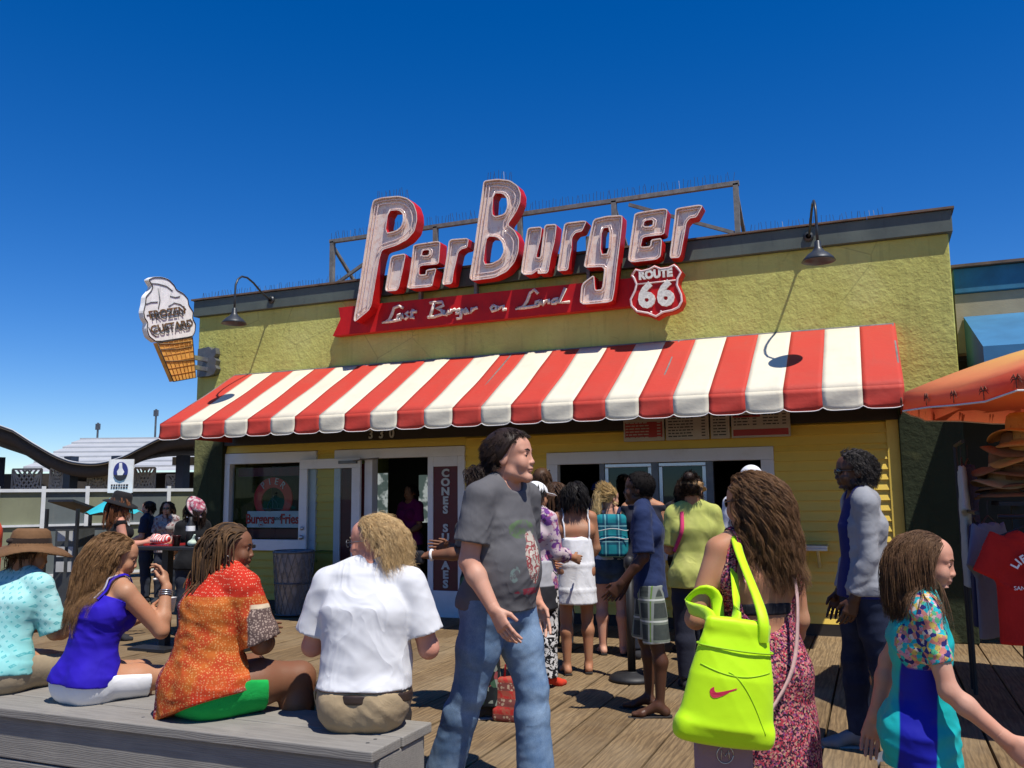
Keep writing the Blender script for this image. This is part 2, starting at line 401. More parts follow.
    def hand(s,sg,k=.005):
        H=s.H;w=s.wri[sg];d=s.hdir[sg];L=.108*H
        n=s.palm[sg]; n=np.asarray(n,float) if n is not None else np.array([-sg*1.,.15,0]); n=nrm(n-d*(n@d)); t=np.cross(d,n)*(1 if sg>0 else -1)   # t: towards the thumb
        t=-t if False else t
        P=[loft([w-d*.01,w+d*.18*L,w+d*.48*L],[.0165*H,.022*H,.025*H],[.014*H,.0105*H,.0085*H],[t,t,t],k=.012,cap=.8)]
        P.append(ell(w+d*.25*L+t*.014*H+n*.006*H,[.011*H]*3,k=.01))
        bases=[(.0185,.90),(.0065,1.0),(-.006,.93),(-.0175,.74)]
        for j,(o,fl) in enumerate(bases):
            b=w+d*.47*L+t*o*H; Ls=[.24*L*fl,.17*L*fl,.13*L*fl]; a=s.curl*(.55+.12*j); dd=nrm(d+t*o*3); p=b
            for q in range(3):
                dd2=nrm(dd*math.cos(a)+n*math.sin(a)); e2=p+dd2*Ls[q]; r=[.0054,.0048,.0042,.0037]
                P.append(cone(p,e2,r[q]*H,r[q+1]*H,k)); nn=nrm(n*math.cos(a)-dd*math.sin(a)); n2=nn; dd=dd2; p=e2
                # rotate the bend plane with the finger
                n_save=n; n=n2
            n=nrm(np.asarray(s.palm[sg],float)-d*(np.asarray(s.palm[sg],float)@d)) if s.palm[sg] is not None else nrm(np.array([-sg*1.,.15,0])-d*(np.array([-sg*1.,.15,0])@d))
        p=w+d*.12*L+t*.014*H+n*.004*H; e1=p+nrm(d*.75+t*.55+n*.35)*.26*L; e2=e1+nrm(d*.9+t*.15+n*.35)*.2*L
        P.append(cone(p,e1,.0085*H,.0062*H,.008)); P.append(cone(e1,e2,.006*H,.0045*H,k))
        return P
    def headp(s,neck=True):
        g=s.hs; hp=s.hp; M=s.HM; m=s.sex=='m'
        E=lambda c,r,k=.015,sub=False: ell(hp(*c),np.array(r)*g,M,k*g,sub)
        C=lambda a,b,ra,rb,k=.012: cone(hp(*a),hp(*b),ra*g,rb*g,k*g)
        L=[E((0,-.014,.035),(.076,.097,.084)),E((0,.030,-.03),(.060,.062,.082),.03),E((0,.045,.045),(.062,.048,.05),.03)]
        L+= [C((.045,.02,-.07),(.012,.078,-.096),.021,.016,.025),C((-.045,.02,-.07),(-.012,.074,-.095),.021,.016,.025)]
        L+= [E((0,.077,-.096),(.020,.016,.015),.02)]
        for sg in(1,-1):
            L+= [E((.036*sg,.068,-.030),(.027,.023,.030),.025),C((.012*sg,.086,.026),(.045*sg,.073,.026),.009,.007,.018)]
            L+= [E((.031*sg,.098,.008),(.016,.013,.009),.008,True)]
            L+= [E((.031*sg,.083,.007),(.0125,.012,.0095),.003),]
            L+= [E((.0115*sg,.099,-.031),(.007,.009,.006),.006)]
            L+= [ell(hp(.076*sg,-.006,-.004),np.array([.0085,.019,.032])*g,M@np.array(Matrix.Rotation(.35*sg,3,'Z')),.006*g)]
        L+= [C((0,.088,.018),(0,.1035,-.025),.0072,.0098,.014),E((0,.1025,-.028),(.0085,.0085,.0075),.008)]
        L+= [E((0,.092,-.056),(.021,.012,.0055),.004),E((0,.090,-.066),(.018,.012,.006),.004),E((0,.088,-.047),(.018,.014,.012),.012)]
        if neck: L+=s.neckp()
        return L
    def neckp(s,e=0.0):
        r=.034*s.H*(1 if s.sex=='m' else .86)*(.7+.3*s.fat)
        return [cone(s.nb-s.up2*.02*s.H,s.hp(0,-.022,-.045),r*1.12+e,r+e,.03)]
    def body_prims(s): 
        L=s.trunk()
        for sg in(1,-1): L+=s.arm(sg)+s.leg(sg)+s.footp(sg)
        return L+s.neckp()
    def collide(s): return s.trunk(.006)+s.arm(1,.006)+s.arm(-1,.006)+s.neckp(.004)+[ell(s.hp(0,-.014,.03),np.array([.079,.1,.088])*s.hs,s.HM,.02)]
    # meshes -------------------------------------------------
    def skin(s,name,mat,parent,h=.009,fine=True,hands=(1,-1),clipz=None,hidden=()):
        """one continuous skin mesh (body, head and hands polygonised at their own resolution)."""
        prims=s.body_prims(); planes=[]
        ncut=s.nb+(s.hp(0,-.022,-.045)-s.nb)*.35; nd=nrm(s.hp(0,-.022,-.045)-s.nb)
        hq=h*.45 if fine else h*.8
        V,F=poly(prims,h,Post(planes=[(ncut+nd*.006,nd)]))
        Vs=[V];Fs=[F]; n=len(V)
        hpz=Post(planes=[(ncut-nd*.006,-nd)])
        v,f=poly(s.headp(),hq,hpz,pad=.02); hd0=n; Vs.append(v);Fs.append(f+n); n+=len(v)
        for sg in hands:
            L=s.hand(sg); w=s.wri[sg]; fore=nrm(w-s.elb[sg]); L=L+[cone(w-fore*.05,w,.0185*s.H,.0165*s.H,.012)]
            v,f=poly(L,hq*.82 if fine else h*.7,Post(planes=[(w-fore*.03,-fore)]),pad=.012); Vs.append(v);Fs.append(f+n); n+=len(v)
        V=np.concatenate(Vs);F=np.concatenate(Fs)
        o=mesh_obj(name,V,F,mat,parent,True,False)
        # lips as a stored tint
        q=((V-s.hc)@s.HM)/s.hs
        lip=np.exp(-(((q[:,0]/.02)**2+((q[:,2]+.061)/.0085)**2))**2)*(q[:,1]>.07)
        at=o.data.attributes.new('lip','FLOAT','POINT'); at.data.foreach_set('value',lip.astype(np.float32))
        return o
    def eyes(s,parent,mw,mi,brow=None):
        for sg in(1,-1):
            b=MB(); b.ball((0,0,0),.0106*s.hs,12); V=(np.array(b.v))@s.HM.T+s.hp(.031*sg,.0848,.0065)
            fm=[1 if np.mean([(s.HM.T@(V[i]-s.hp(.031*sg,.0848,.0065)))[1] for i in f])>.0058*s.hs else 0 for f in b.f]
            mesh_obj('eye',V,b.f,mw,parent,True,False,mats=[mw,mi],fmat=fm)
            if brow is not None:
                b=MB(); b.tube([s.hp(x*sg,y,z) for x,y,z in((.012,.099,.026),(.028,.096,.031),(.046,.083,.027))],[.0035*s.hs,.0042*s.hs,.002*s.hs],6)
                mesh_obj('eyebrow',b.v,b.f,brow,parent,True,False)
    def tee(s,name,mat,parent,e=.014,upto=.62,fore=0,hem=-.03,flare=0.0,h=.008,fold=None,shem=.012,planes=(),extra=(),sleeves=(1,-1),k=.03,neck=True,se=None):
        L=s.trunk(e,bot=min(hem-.03,-.03),flare=flare)
        for sg in sleeves: L+=s.arm(sg,e if se is None else se,upto,fore,shem)
        if hem<-.03 and sleeves:
            for sg in(1,-1): L+=s.leg(sg,e,.35,0,.0)
        L+=list(extra)
        q=s.pel+s.up1*hem*s.H; pl=[(q,-s.up1)]+list(planes)
        if neck:
            nd=nrm(s.hp(0,-.022,-.045)-s.nb)
            L.append(cone(s.nb+nd*.016*s.H+s.fw2*.018*s.H,s.nb+nd*.12*s.H+s.fw2*.02*s.H,.037*s.H*(.75+.25*s.fat),.055*s.H,.01,sub=True))
        V,F=poly(L,h,Post(fold,pl)); return mesh_obj(name,V,F,mat,parent,True,False)
    def collar(s,name,mat,parent,r=.005):
        nd=nrm(s.hp(0,-.022,-.045)-s.nb); c=s.nb+nd*.014*s.H+s.fw2*.011*s.H; R_=.041*s.H*(.75+.25*s.fat); b=MB()
        pts=[c+(s.rs*math.cos(a)+s.fw2*math.sin(a))*R_-nd*.012*s.H*max(0,math.sin(a)) for a in np.linspace(0,2*math.pi,29)]
        b.tube(pts,r,6); return mesh_obj(name,b.v,b.f,mat,parent,True,False)
    def pants(s,name,mat,parent,e=.014,upto=1,shin=.96,hem=.01,waist=.09,h=.008,fold=None,planes=(),eh=0.0,k=.03,te=.007):
        L=[s.torso(te,bot=-.035)]
        if s.sex=='f' or s.fat>1.1:
            for sg in(1,-1): L.append(ell(s.pel+s.rh*sg*.045*s.H-np.array([0,.035,0])*s.H,np.array([.055,.055,.06])*s.H*(.5+.5*s.fat)+te,k=.04))
        for sg in(1,-1): L+=s.leg(sg,e,upto,shin,hem,k,eh)
        V,F=poly(L,h,Post(fold,[(s.pel+s.up1*waist*s.H,s.up1)]+list(planes))); return mesh_obj(name,V,F,mat,parent,True,False)
    def shoes(s,name,mat,parent,e=.007,h=.007,sole=None,flat=True):
        for sg in(1,-1):
            a=s.ank[sg]; V,F=poly(s.footp(sg,e),h,Post(planes=[(a+np.array([0,0,.012*s.H]),(0,0,1))])); o=mesh_obj(name,V,F,mat,parent,True,False)
            if sole is not None: s.sole(sg,sole,o)
    def sole(s,sg,mat,parent,name='sole',t=.022,h=.006):
        H=s.H;a=s.ank[sg];f=s.foot[sg]; f=nrm(f) if f is not None else nrm([.12*sg,1,0]); dn=np.array([0,0,-1.]); dn=nrm(dn-f*(dn@f)); r=np.cross(f,-dn)
        P=[loft([a-f*.045*H+dn*.039*H,a+f*.03*H+dn*.042*H,a+f*.085*H+dn*.046*H,a+f*.128*H+dn*.046*H],[.02*H,.024*H,.031*H,.018*H],[t/2]*4,[r]*4,cap=.9)]
        V,F=poly(P,h); return mesh_obj(name,V,F,mat,parent,True,False)
# ------------------------------------------------------------------ hair
def tubes(paths,rad,n=3):
    """paths (N,T,3), rad (N,T) -> vertices and quads of tapered tubes."""
    N,T,_=paths.shape; tan=np.gradient(paths,axis=1); tan/=np.linalg.norm(tan,axis=-1,keepdims=True)+1e-9
    ref=np.zeros_like(tan); ref[...,0]=.3; ref[...,1]=.9; ref[...,2]=.2
    x=np.cross(tan,ref); x/=np.linalg.norm(x,axis=-1,keepdims=True)+1e-9; y=np.cross(tan,x)
    a=np.arange(n)*2*math.pi/n
    V=paths[:,:,None,:]+rad[:,:,None,None]*(x[:,:,None,:]*np.cos(a)[None,None,:,None]+y[:,:,None,:]*np.sin(a)[None,None,:,None])
    base=(np.arange(N)*T*n)[:,None,None]+(np.arange(T-1)*n)[None,:,None]; k=np.arange(n)[None,None,:]; k2=(k+1)%n
    F=np.stack([base+k,base+k2,base+k2+n,base+k+n],-1).reshape(-1,4)
    return V.reshape(-1,3),F
def hair(fig,name,mat,parent,length=.3,n=900,guides=110,r=.0022,wave=.008,wfreq=22,curl=0,clump=.6,grav=1.0,back=.3,lift=.004,steps=16,seed=1,hairline=.055,front=.03,low=-.06,taper=.75,wpow=None,lenvar=.25,part=None,cap=True,spread=.018,out=.5,flow=None,sides=3,capth=.010,pull=None,noface=False,gs=None):
    rg=np.random.default_rng(seed); g=fig.hs
    c0=np.array([0,-.014,.035]); rr=np.array([.079,.100,.087])
    def roots(m):
        out_=[]
        while len(out_)<m:
            d=rg.normal(0,1,(m*4,3)); d/=np.linalg.norm(d,axis=1,keepdims=True); p=c0+d*rr
            ok=(p[:,2]>low)&((p[:,1]<front)|(p[:,2]>hairline))&~((p[:,1]>.062)&(p[:,2]<hairline+.03))&~((p[:,1]>-.028)&(p[:,2]<.012)&(p[:,1]<.06)&(np.abs(p[:,0])>.05)&(p[:,2]<.03))
            out_+= [(a,b) for a,b in zip(p[ok],d[ok])]
        return np.array([a for a,_ in out_[:m]]),np.array([b for _,b in out_[:m]])
    gp,gd=roots(guides); cp,cd=roots(n)
    toW=lambda q:fig.hc+(q*g)@fig.HM.T
    col=fig.collide()
    def sim(p0,d0,Ls):
        p=toW(p0); nd=d0@fig.HM.T; d=nd*out+0.0
        if flow is not None: d=d+np.asarray(flow(p0))@fig.HM.T
        else:
            bk=np.zeros_like(d0); bk[:,1]=-back; sgn=np.sign(d0[:,0]-(part or 0)); bk[:,0]=sgn*.25; d=d+bk@fig.HM.T
        d/=np.linalg.norm(d,axis=1,keepdims=True)+1e-9
        P=[p]
        for i in range(steps-1):
            t=(i+1)/(steps-1); G=np.array([0,0,-1.]);
            gr_=grav*(1 if gs is None else min(1,gs*t)); tgt=d*(1-.16*gr_)+G*.30*gr_
            if pull is not None: tgt=tgt+pull(p,t)
            d=tgt/(np.linalg.norm(tgt,axis=1,keepdims=True)+1e-9)
            q=p+d*(Ls/(steps-1))[:,None]
            for _ in range(2):
                dd=sdf(col,q); m=dd<lift
                if m.any():
                    qq=q[m]; e=.004; gr=np.stack([sdf(col,qq+np.eye(3)[k]*e)-dd[m] for k in range(3)],-1)/e; gr/=np.linalg.norm(gr,axis=1,keepdims=True)+1e-6
                    q[m]=qq+gr*(lift-dd[m])[:,None]
            d=(q-p)/(np.linalg.norm(q-p,axis=1,keepdims=True)+1e-9); p=q; P.append(p)
        return np.stack(P,1)
    Lg=length*(1-lenvar*rg.random(guides)); GP=sim(gp,gd,Lg)
    ci=np.argmin(np.linalg.norm(cp[:,None,:]-gp[None],axis=-1),axis=1)
    T=np.linspace(0,1,steps); off=(toW(cp)-GP[ci,0])
    rnd=rg.normal(0,1,(n,3)); rnd/=np.linalg.norm(rnd,axis=1,keepdims=True)
    ph=rg.uniform(0,6.3,guides)[ci]+rg.normal(0,.5,n); ph2=rg.uniform(0,6.3,n)
    if noface:
        fv=fig.HM[:,1]; rnd=rnd-2*np.maximum(rnd@fv,0)[:,None]*fv
    paths=GP[ci]+off[:,None,:]*(1-clump*T)[None,:,None]+rnd[:,None,:]*spread*(np.sqrt(T) if wpow is None else T**wpow)[None,:,None]*(.4+.6*rg.random(n))[:,None,None]
    arc=T[None,:]*Lg[ci][:,None]
    tan=np.gradient(GP[ci],axis=1); tan/=np.linalg.norm(tan,axis=-1,keepdims=True)+1e-9
    x=np.cross(tan,np.array([.2,.3,.9])); x/=np.linalg.norm(x,axis=-1,keepdims=True)+1e-9; y=np.cross(tan,x)
    w=(wave*(np.minimum(1,T*4) if wpow is None else T**wpow))[None,:]
    paths=paths+x*(w*np.sin(arc*wfreq*2*math.pi/ .5*.1+ph[:,None]))[...,None]+y*(w*(1.0 if curl else .6)*np.cos(arc*wfreq*2*math.pi/.5*.1*(1 if curl else .77)+ph[:,None]+(0 if curl else 1)))[...,None]
    dd=sdf([col[-1]],paths); m=dd<.002
    if m.any():
        c=fig.hp(0,-.014,.03); v=paths[m]-c; paths[m]=paths[m]+v/(np.linalg.norm(v,axis=1,keepdims=True)+1e-9)*(.003-dd[m])[:,None]
    rad=r*(1-taper*T**1.5)[None,:]*(.7+.6*rg.random(n))[:,None]
    V,F=tubes(paths,rad,sides)
    if cap:
        q=[ell(fig.hp(0,-.014,.035),(rr+capth)*g,fig.HM,.01)]
        hl=hairline
        cuts=[(fig.hp(0,.04,hl+.0),nrm(fig.HM@np.array([0,.9,-.6]))),(fig.hp(0,-.04,low+.005),nrm(fig.HM@np.array([0,.55,-1.])))]
        v,f=poly(q,.006*max(1,g),Post(folds(.003,90,[((1,0,0),1),((0,0,1),.4)],seed),cuts)); F=np.concatenate([F,f+len(V)]); V=np.concatenate([V,v])
    return mesh_obj(name,V,F,mat,parent,True,False)
# outlines of the sign work, metres (x or y along the board, z up)
LETTERS = [('P',[(-5.782,5.323),(-5.651,5.34),(-5.405,5.325),(-5.277,5.275),(-5.183,5.185),(-5.141,5.069),(-5.135,4.966),(-5.171,4.826),(-5.274,4.73),(-5.429,4.673),(-5.643,4.64),(-5.685,4.512),(-5.734,4.236),(-5.799,3.886),(-6.068,3.719),(-5.992,4.109),(-5.892,4.73),(-5.816,5.202)],[[(-5.553,5.144),(-5.404,5.134),(-5.347,5.079),(-5.34,4.994),(-5.368,4.913),(-5.445,4.867),(-5.596,4.856)]]),('i',[(-5.513,4.548),(-5.292,4.557),(-5.336,4.344),(-5.402,4.084),(-5.6,4.092),(-5.557,4.318)],[]),('e',[(-5.185,4.655),(-4.846,4.66),(-4.806,4.635),(-4.817,4.483),(-4.829,4.358),(-5.095,4.372),(-5.105,4.257),(-5.014,4.25),(-5.006,4.308),(-4.858,4.315),(-4.897,4.187),(-4.918,4.084),(-5.282,4.092),(-5.25,4.226),(-5.221,4.397),(-5.199,4.569)],[[(-5.054,4.562),(-4.96,4.56),(-4.969,4.49),(-5.069,4.497)]]),('r',[(-4.687,4.66),(-4.445,4.646),(-4.417,4.625),(-4.438,4.523),(-4.516,4.513),(-4.559,4.479),(-4.588,4.364),(-4.623,4.236),(-4.645,4.092),(-4.788,4.09),(-4.752,4.277),(-4.716,4.471)],[]),('B',[(-4.214,5.341),(-4.026,5.337),(-3.862,5.292),(-3.761,5.208),(-3.721,5.105),(-3.733,4.99),(-3.785,4.881),(-3.898,4.741),(-3.808,4.661),(-3.753,4.548),(-3.761,4.395),(-3.812,4.267),(-3.915,4.164),(-4.078,4.105),(-4.421,4.1),(-4.356,4.428),(-4.291,4.852),(-4.237,5.181)],[[(-4.08,5.162),(-3.956,5.139),(-3.909,5.074),(-3.902,4.965),(-3.938,4.882),(-4.062,4.866),(-4.103,4.905)],[(-4.167,4.63),(-4.043,4.608),(-3.976,4.537),(-3.953,4.419),(-4.005,4.328),(-4.118,4.287),(-4.221,4.295),(-4.199,4.487)]]),('u',[(-3.642,4.671),(-3.456,4.661),(-3.477,4.514),(-3.54,4.297),(-3.487,4.287),(-3.458,4.483),(-3.426,4.679),(-3.272,4.668),(-3.297,4.477),(-3.351,4.286),(-3.391,4.086),(-3.523,4.093),(-3.523,4.136),(-3.59,4.094),(-3.694,4.098),(-3.736,4.138),(-3.714,4.271),(-3.674,4.51)],[]),('r',[(-3.177,4.667),(-2.954,4.665),(-2.905,4.651),(-2.964,4.536),(-3.043,4.529),(-3.087,4.479),(-3.097,4.34),(-3.121,4.23),(-3.145,4.093),(-3.285,4.098),(-3.25,4.274),(-3.209,4.522)],[]),('g',[(-2.824,4.666),(-2.664,4.682),(-2.48,4.666),(-2.482,4.592),(-2.513,4.358),(-2.561,4.054),(-2.595,3.803),(-2.626,3.666),(-3.016,3.672),(-2.982,3.917),(-2.83,4.011),(-2.825,3.827),(-2.741,3.828),(-2.704,4.088),(-2.959,4.102),(-2.918,4.279),(-2.875,4.478)],[[(-2.724,4.542),(-2.631,4.542),(-2.657,4.238),(-2.75,4.24)]]),('e',[(-2.337,4.672),(-2.003,4.679),(-1.959,4.655),(-1.989,4.487),(-2.009,4.374),(-2.252,4.378),(-2.28,4.268),(-2.172,4.263),(-2.159,4.337),(-2.031,4.342),(-2.06,4.099),(-2.438,4.101),(-2.393,4.371),(-2.358,4.558)],[[(-2.225,4.565),(-2.127,4.565),(-2.138,4.49),(-2.242,4.5)]]),('r',[(-1.871,4.66),(-1.618,4.666),(-1.569,4.648),(-1.644,4.524),(-1.714,4.523),(-1.756,4.477),(-1.78,4.355),(-1.84,4.09),(-1.962,4.098),(-1.923,4.332),(-1.885,4.557)],[])]
SHIELD = [(-2.351,4.037),(-2.278,4.007),(-2.195,4.019),(-2.132,4.049),(-2.061,4.01),(-1.979,4.011),(-1.907,4.04),(-1.868,3.999),(-1.82,3.931),(-1.863,3.854),(-1.871,3.793),(-1.829,3.686),(-1.822,3.604),(-1.864,3.526),(-1.946,3.493),(-2.048,3.482),(-2.135,3.438),(-2.232,3.488),(-2.356,3.52),(-2.426,3.6),(-2.435,3.684),(-2.379,3.783),(-2.363,3.845),(-2.386,3.91),(-2.416,3.955)]
SCRIPT = [[(-5.437,3.9),(-5.497,3.933),(-5.573,3.913),(-5.602,3.835),(-5.647,3.759),(-5.738,3.74),(-5.617,3.743),(-5.466,3.756)],[(-5.467,3.823),(-5.512,3.814),(-5.526,3.761),(-5.481,3.757),(-5.443,3.821),(-5.442,3.759)],[(-5.356,3.845),(-5.401,3.822),(-5.359,3.784),(-5.412,3.751)],[(-5.294,3.873),(-5.323,3.757),(-5.276,3.76)],[(-5.332,3.834),(-5.241,3.837)],[(-5.053,3.93),(-4.879,3.926),(-4.859,3.88),(-4.966,3.843),(-4.894,3.823),(-4.879,3.769),(-4.995,3.746),(-5.082,3.748)],[(-4.989,3.924),(-5.053,3.746)],[(-4.851,3.819),(-4.862,3.76),(-4.822,3.751),(-4.788,3.813),(-4.799,3.754)],[(-4.748,3.822),(-4.762,3.758),(-4.742,3.801),(-4.694,3.817)],[(-4.631,3.811),(-4.674,3.802),(-4.68,3.759),(-4.637,3.76),(-4.603,3.809),(-4.623,3.694),(-4.674,3.696)],[(-4.581,3.762),(-4.522,3.783),(-4.547,3.808),(-4.581,3.781),(-4.567,3.748),(-4.505,3.758)],[(-4.463,3.813),(-4.474,3.75),(-4.449,3.794),(-4.393,3.809)],[(-4.178,3.815),(-4.211,3.785),(-4.192,3.744),(-4.146,3.753),(-4.137,3.795),(-4.178,3.815)],[(-4.096,3.799),(-4.11,3.75),(-4.085,3.785),(-4.042,3.794),(-4.048,3.744),(-4.005,3.752)],[(-3.595,3.902),(-3.639,3.956),(-3.692,3.924),(-3.733,3.827),(-3.787,3.757),(-3.881,3.748),(-3.748,3.748),(-3.59,3.758)],[(-3.568,3.811),(-3.62,3.804),(-3.629,3.762),(-3.59,3.758),(-3.547,3.814),(-3.555,3.76)],[(-3.513,3.811),(-3.524,3.757),(-3.5,3.8),(-3.456,3.813),(-3.459,3.763)],[(-3.335,3.815),(-3.39,3.812),(-3.42,3.785),(-3.415,3.765),(-3.381,3.763),(-3.335,3.79)],[(-3.245,3.936),(-3.33,3.765),(-3.197,3.763)]]
SWIRL = [(8.613, 4.442), (8.705, 4.5), (8.857, 4.535), (8.986, 4.532), (9.091, 4.478), (9.138, 4.422), (9.274, 4.395), (9.368, 4.335), (9.388, 4.249), (9.484, 4.165), (9.473, 4.072), (9.54, 3.993), (9.53, 3.877), (9.481, 3.796), (8.811, 3.607), (8.671, 3.666), (8.624, 3.764), (8.633, 3.851), (8.576, 3.904), (8.553, 3.984), (8.578, 4.096), (8.586, 4.204), (8.675, 4.309), (8.694, 4.361)]
CONE = [(8.825, 3.61), (9.475, 3.795), (9.572, 3.227), (9.15, 3.12)]
# ------------------------------------------------------------------ materials of the place
def m_planks():
    t=NT('weathered_planks'); r=t.rnd(); c=t.coord()
    g=t.noise(t.map(scale=(22,1.6,22)),scale=3.2,detail=7,rough=.62,dist=.5)[0]
    ring=t.n('ShaderNodeTexWave',wave_type='BANDS',bands_direction='X'); t.l(t.map(scale=(1,.09,1)),ring.inputs[0]); ring.inputs['Scale'].default_value=9; ring.inputs['Distortion'].default_value=14; ring.inputs['Detail'].default_value=4; ring.inputs['Detail Scale'].default_value=1.2
    base=t.ramp(r,[(0,(.205,.135,.064)),(.35,(.275,.185,.092)),(.7,(.225,.148,.070)),(1,(.32,.222,.115))])
    col=t.mix(t.range(g,.35,.7,0,.75),base,(.075,.046,.024))
    col=t.mix(t.math('MULTIPLY',t.range(ring.outputs[1],.55,.95),.45),col,(.07,.044,.024))
    big=t.noise(scale=1.3,detail=5)[0]; col=t.mix(t.range(big,.45,.75,0,.45),col,(.31,.245,.155))
    x=t.xyz()
    spot=t.vor(scale=2.1)[0]; col=t.mix(t.range(spot,.02,.05,.75,0),col,(.03,.025,.02))
    h=t.mix(.5,g,ring.outputs[0]); return t.done(col,.8,t.bump(h,.55,.006),spec=.25)
def m_bench():
    t=NT('grey_timber'); r=t.rnd()
    g=t.noise(t.map(scale=(1.0,18,18)),scale=4,detail=8,rough=.68,dist=.6)[0]
    w=t.n('ShaderNodeTexWave',wave_type='BANDS',bands_direction='Z'); t.l(t.map(scale=(.12,1,1)),w.inputs[0]); w.inputs['Scale'].default_value=34; w.inputs['Distortion'].default_value=9; w.inputs['Detail'].default_value=5
    base=t.mix(r,(.24,.225,.20),(.30,.28,.25)); col=t.mix(t.range(g,.40,.70,0,.5),base,(.13,.12,.108))
    col=t.mix(t.math('MULTIPLY',t.range(w.outputs[1],.5,.95),.2),col,(.14,.125,.11))
    s=t.noise(scale=2.2,detail=6)[0]; col=t.mix(t.range(s,.5,.72,0,.5),col,(.36,.33,.28))
    sp=t.vor(scale=5)[0]; col=t.mix(t.range(sp,.02,.05,.8,0),col,(.035,.03,.028))
    return t.done(col,.82,t.bump(t.mix(.5,g,w.outputs[0]),.25,.004),spec=.25)
def m_stucco(name,c,dark,up=None):
    t=NT(name); a=t.noise(scale=16,detail=5,rough=.6)[0]; b=t.noise(scale=2.0,detail=5)[0]; f=t.noise(scale=55,detail=3)[0]
    col=t.mix(t.range(b,.35,.7),c,dark)
    st=t.noise(t.map(scale=(5,5,.45)),scale=2.2,detail=6,rough=.7)[0]; col=t.mix(t.range(st,.52,.76,0,.6),col,tuple(x*.5 for x in c)); cr=t.vor(scale=1.1,feature='DISTANCE_TO_EDGE')[0]; pt=t.noise(scale=.9,detail=3)[0]; col=t.mix(t.math('MULTIPLY',t.range(cr,.004,.010,.55,0),t.range(pt,.5,.6)),col,tuple(x*.35 for x in c)); col=t.mix(t.range(pt,.55,.62,0,.3),col,(.60,.58,.22))
    n=t.bump(f,.35,.006,t.bump(a,.6,.022)); return t.done(col,.9,n,spec=.2)
def m_wood_paint(name,c,worn):
    t=NT(name); a=t.noise(scale=5,detail=6,rough=.65)[0]; g=t.noise(t.map(scale=(2,30,30)),scale=3,detail=4)[0]
    col=t.mix(t.range(a,.5,.75,0,.6),c,worn); col=t.mix(t.range(g,.6,.8,0,.25),col,tuple(x*.6 for x in c))
    return t.done(col,t.range(a,.3,.7,.38,.6),t.bump(g,.2,.003),spec=.4)
def m_awning(name,c,dirt):
    t=NT(name); a=t.noise(scale=3,detail=6,rough=.6)[0]; f=t.noise(t.map(scale=(600,600,600)),scale=1,detail=1)[0]
    s=t.noise(t.map(scale=(6,.7,.7)),scale=2.4,detail=5)[0]
    col=t.mix(t.range(a,.45,.75,0,.35),c,dirt); col=t.mix(t.range(s,.58,.8,0,.4),col,dirt)
    return t.done(col,.65,t.bump(t.noise(scale=9,detail=3)[0],.25,.02,t.bump(f,.15,.001)),spec=.3)
def m_sign_face():
    t=NT('peeling_cream_paint'); a=t.noise(scale=11,detail=7,rough=.7,dist=.8)[0]; b=t.noise(t.map(scale=(9,9,1.2)),scale=4,detail=6,rough=.7)[0]
    col=t.mix(t.range(a,.48,.66),(.88,.72,.62),(.72,.44,.34)); col=t.mix(t.range(b,.50,.68,0,.85),col,(.90,.80,.68)); 
    rs=t.noise(scale=23,detail=5,rough=.75)[0]; col=t.mix(t.range(rs,.62,.70,0,.85),col,(.16,.06,.035))
    return t.done(col,.6,t.bump(a,.2,.004))
def m_red_sign():
    t=NT('red_sign_enamel'); a=t.noise(scale=5,detail=6,rough=.65)[0]; b=t.noise(t.map(scale=(14,14,1.2)),scale=3,detail=5)[0]
    col=t.mix(t.range(a,.4,.7),(.58,.012,.012),(.46,.010,.012)); col=t.mix(t.range(b,.6,.8,0,.5),col,(.22,.03,.025))
    return t.done(col,.5,t.bump(a,.08,.003),spec=.25)
def m_glass(name,tint=(.8,.9,.95),refl=.35,trans=.9):
    t=NT(name); tr=t.n('ShaderNodeBsdfTransparent'); tr.inputs[0].default_value=(*[x*trans for x in tint],1); gl=t.n('ShaderNodeBsdfGlossy'); gl.inputs['Roughness'].default_value=.02; gl.inputs[0].default_value=(*tint,1)
    fr=t.n('ShaderNodeFresnel'); fr.inputs[0].default_value=1.5; m=t.n('ShaderNodeMixShader'); f=t.math('MULTIPLY',fr.outputs[0],refl,clamp=True)
    t.l(f,m.inputs[0]); t.l(tr.outputs[0],m.inputs[1]); t.l(gl.outputs[0],m.inputs[2]); t.l(m.outputs[0],t.out.inputs[0]); return t.mat
M={}
M['planks']=m_planks(); M['bench']=m_bench()
M['stucco']=m_stucco('olive_stucco',(.56,.555,.16),(.47,.45,.12)); M['stucco_dark']=m_stucco('dark_green_stucco',(.034,.043,.021),(.028,.034,.017))
M['siding']=m_wood_paint('yellow_clapboard_paint',(.82,.58,.10),(.72,.50,.09)); M['siding_low']=m_wood_paint('olive_clapboard_paint',(.50,.42,.07),(.42,.36,.06))
M['white_trim']=m_wood_paint('white_trim_paint',(.74,.74,.74),(.60,.60,.58)); M['fascia']=plain('grey_green_fascia',(.092,.112,.092),.6,.2,3,.2,grime=(.05,.055,.05))
M['cap']=plain('weathered_cap_board',(.14,.095,.065),.8,.35,6,.4); M['soffit']=plain('dark_header_paint',(.030,.024,.018),.7,.2)
M['red_cloth']=m_awning('red_awning_canvas',(.52,.048,.030),(.40,.08,.055)); M['white_cloth']=m_awning('cream_awning_canvas',(.72,.655,.50),(.55,.49,.37)); M['hem_white']=plain('white_piping',(.75,.73,.7),.7,.05)
M['face']=m_sign_face(); M['red']=m_red_sign(); M['neon']=plain('unlit_neon_glass',(.80,.62,.56),.15,.1,20,0,spec=.8); M['script']=plain('cream_script_paint',(.84,.78,.66),.5,.25,30)
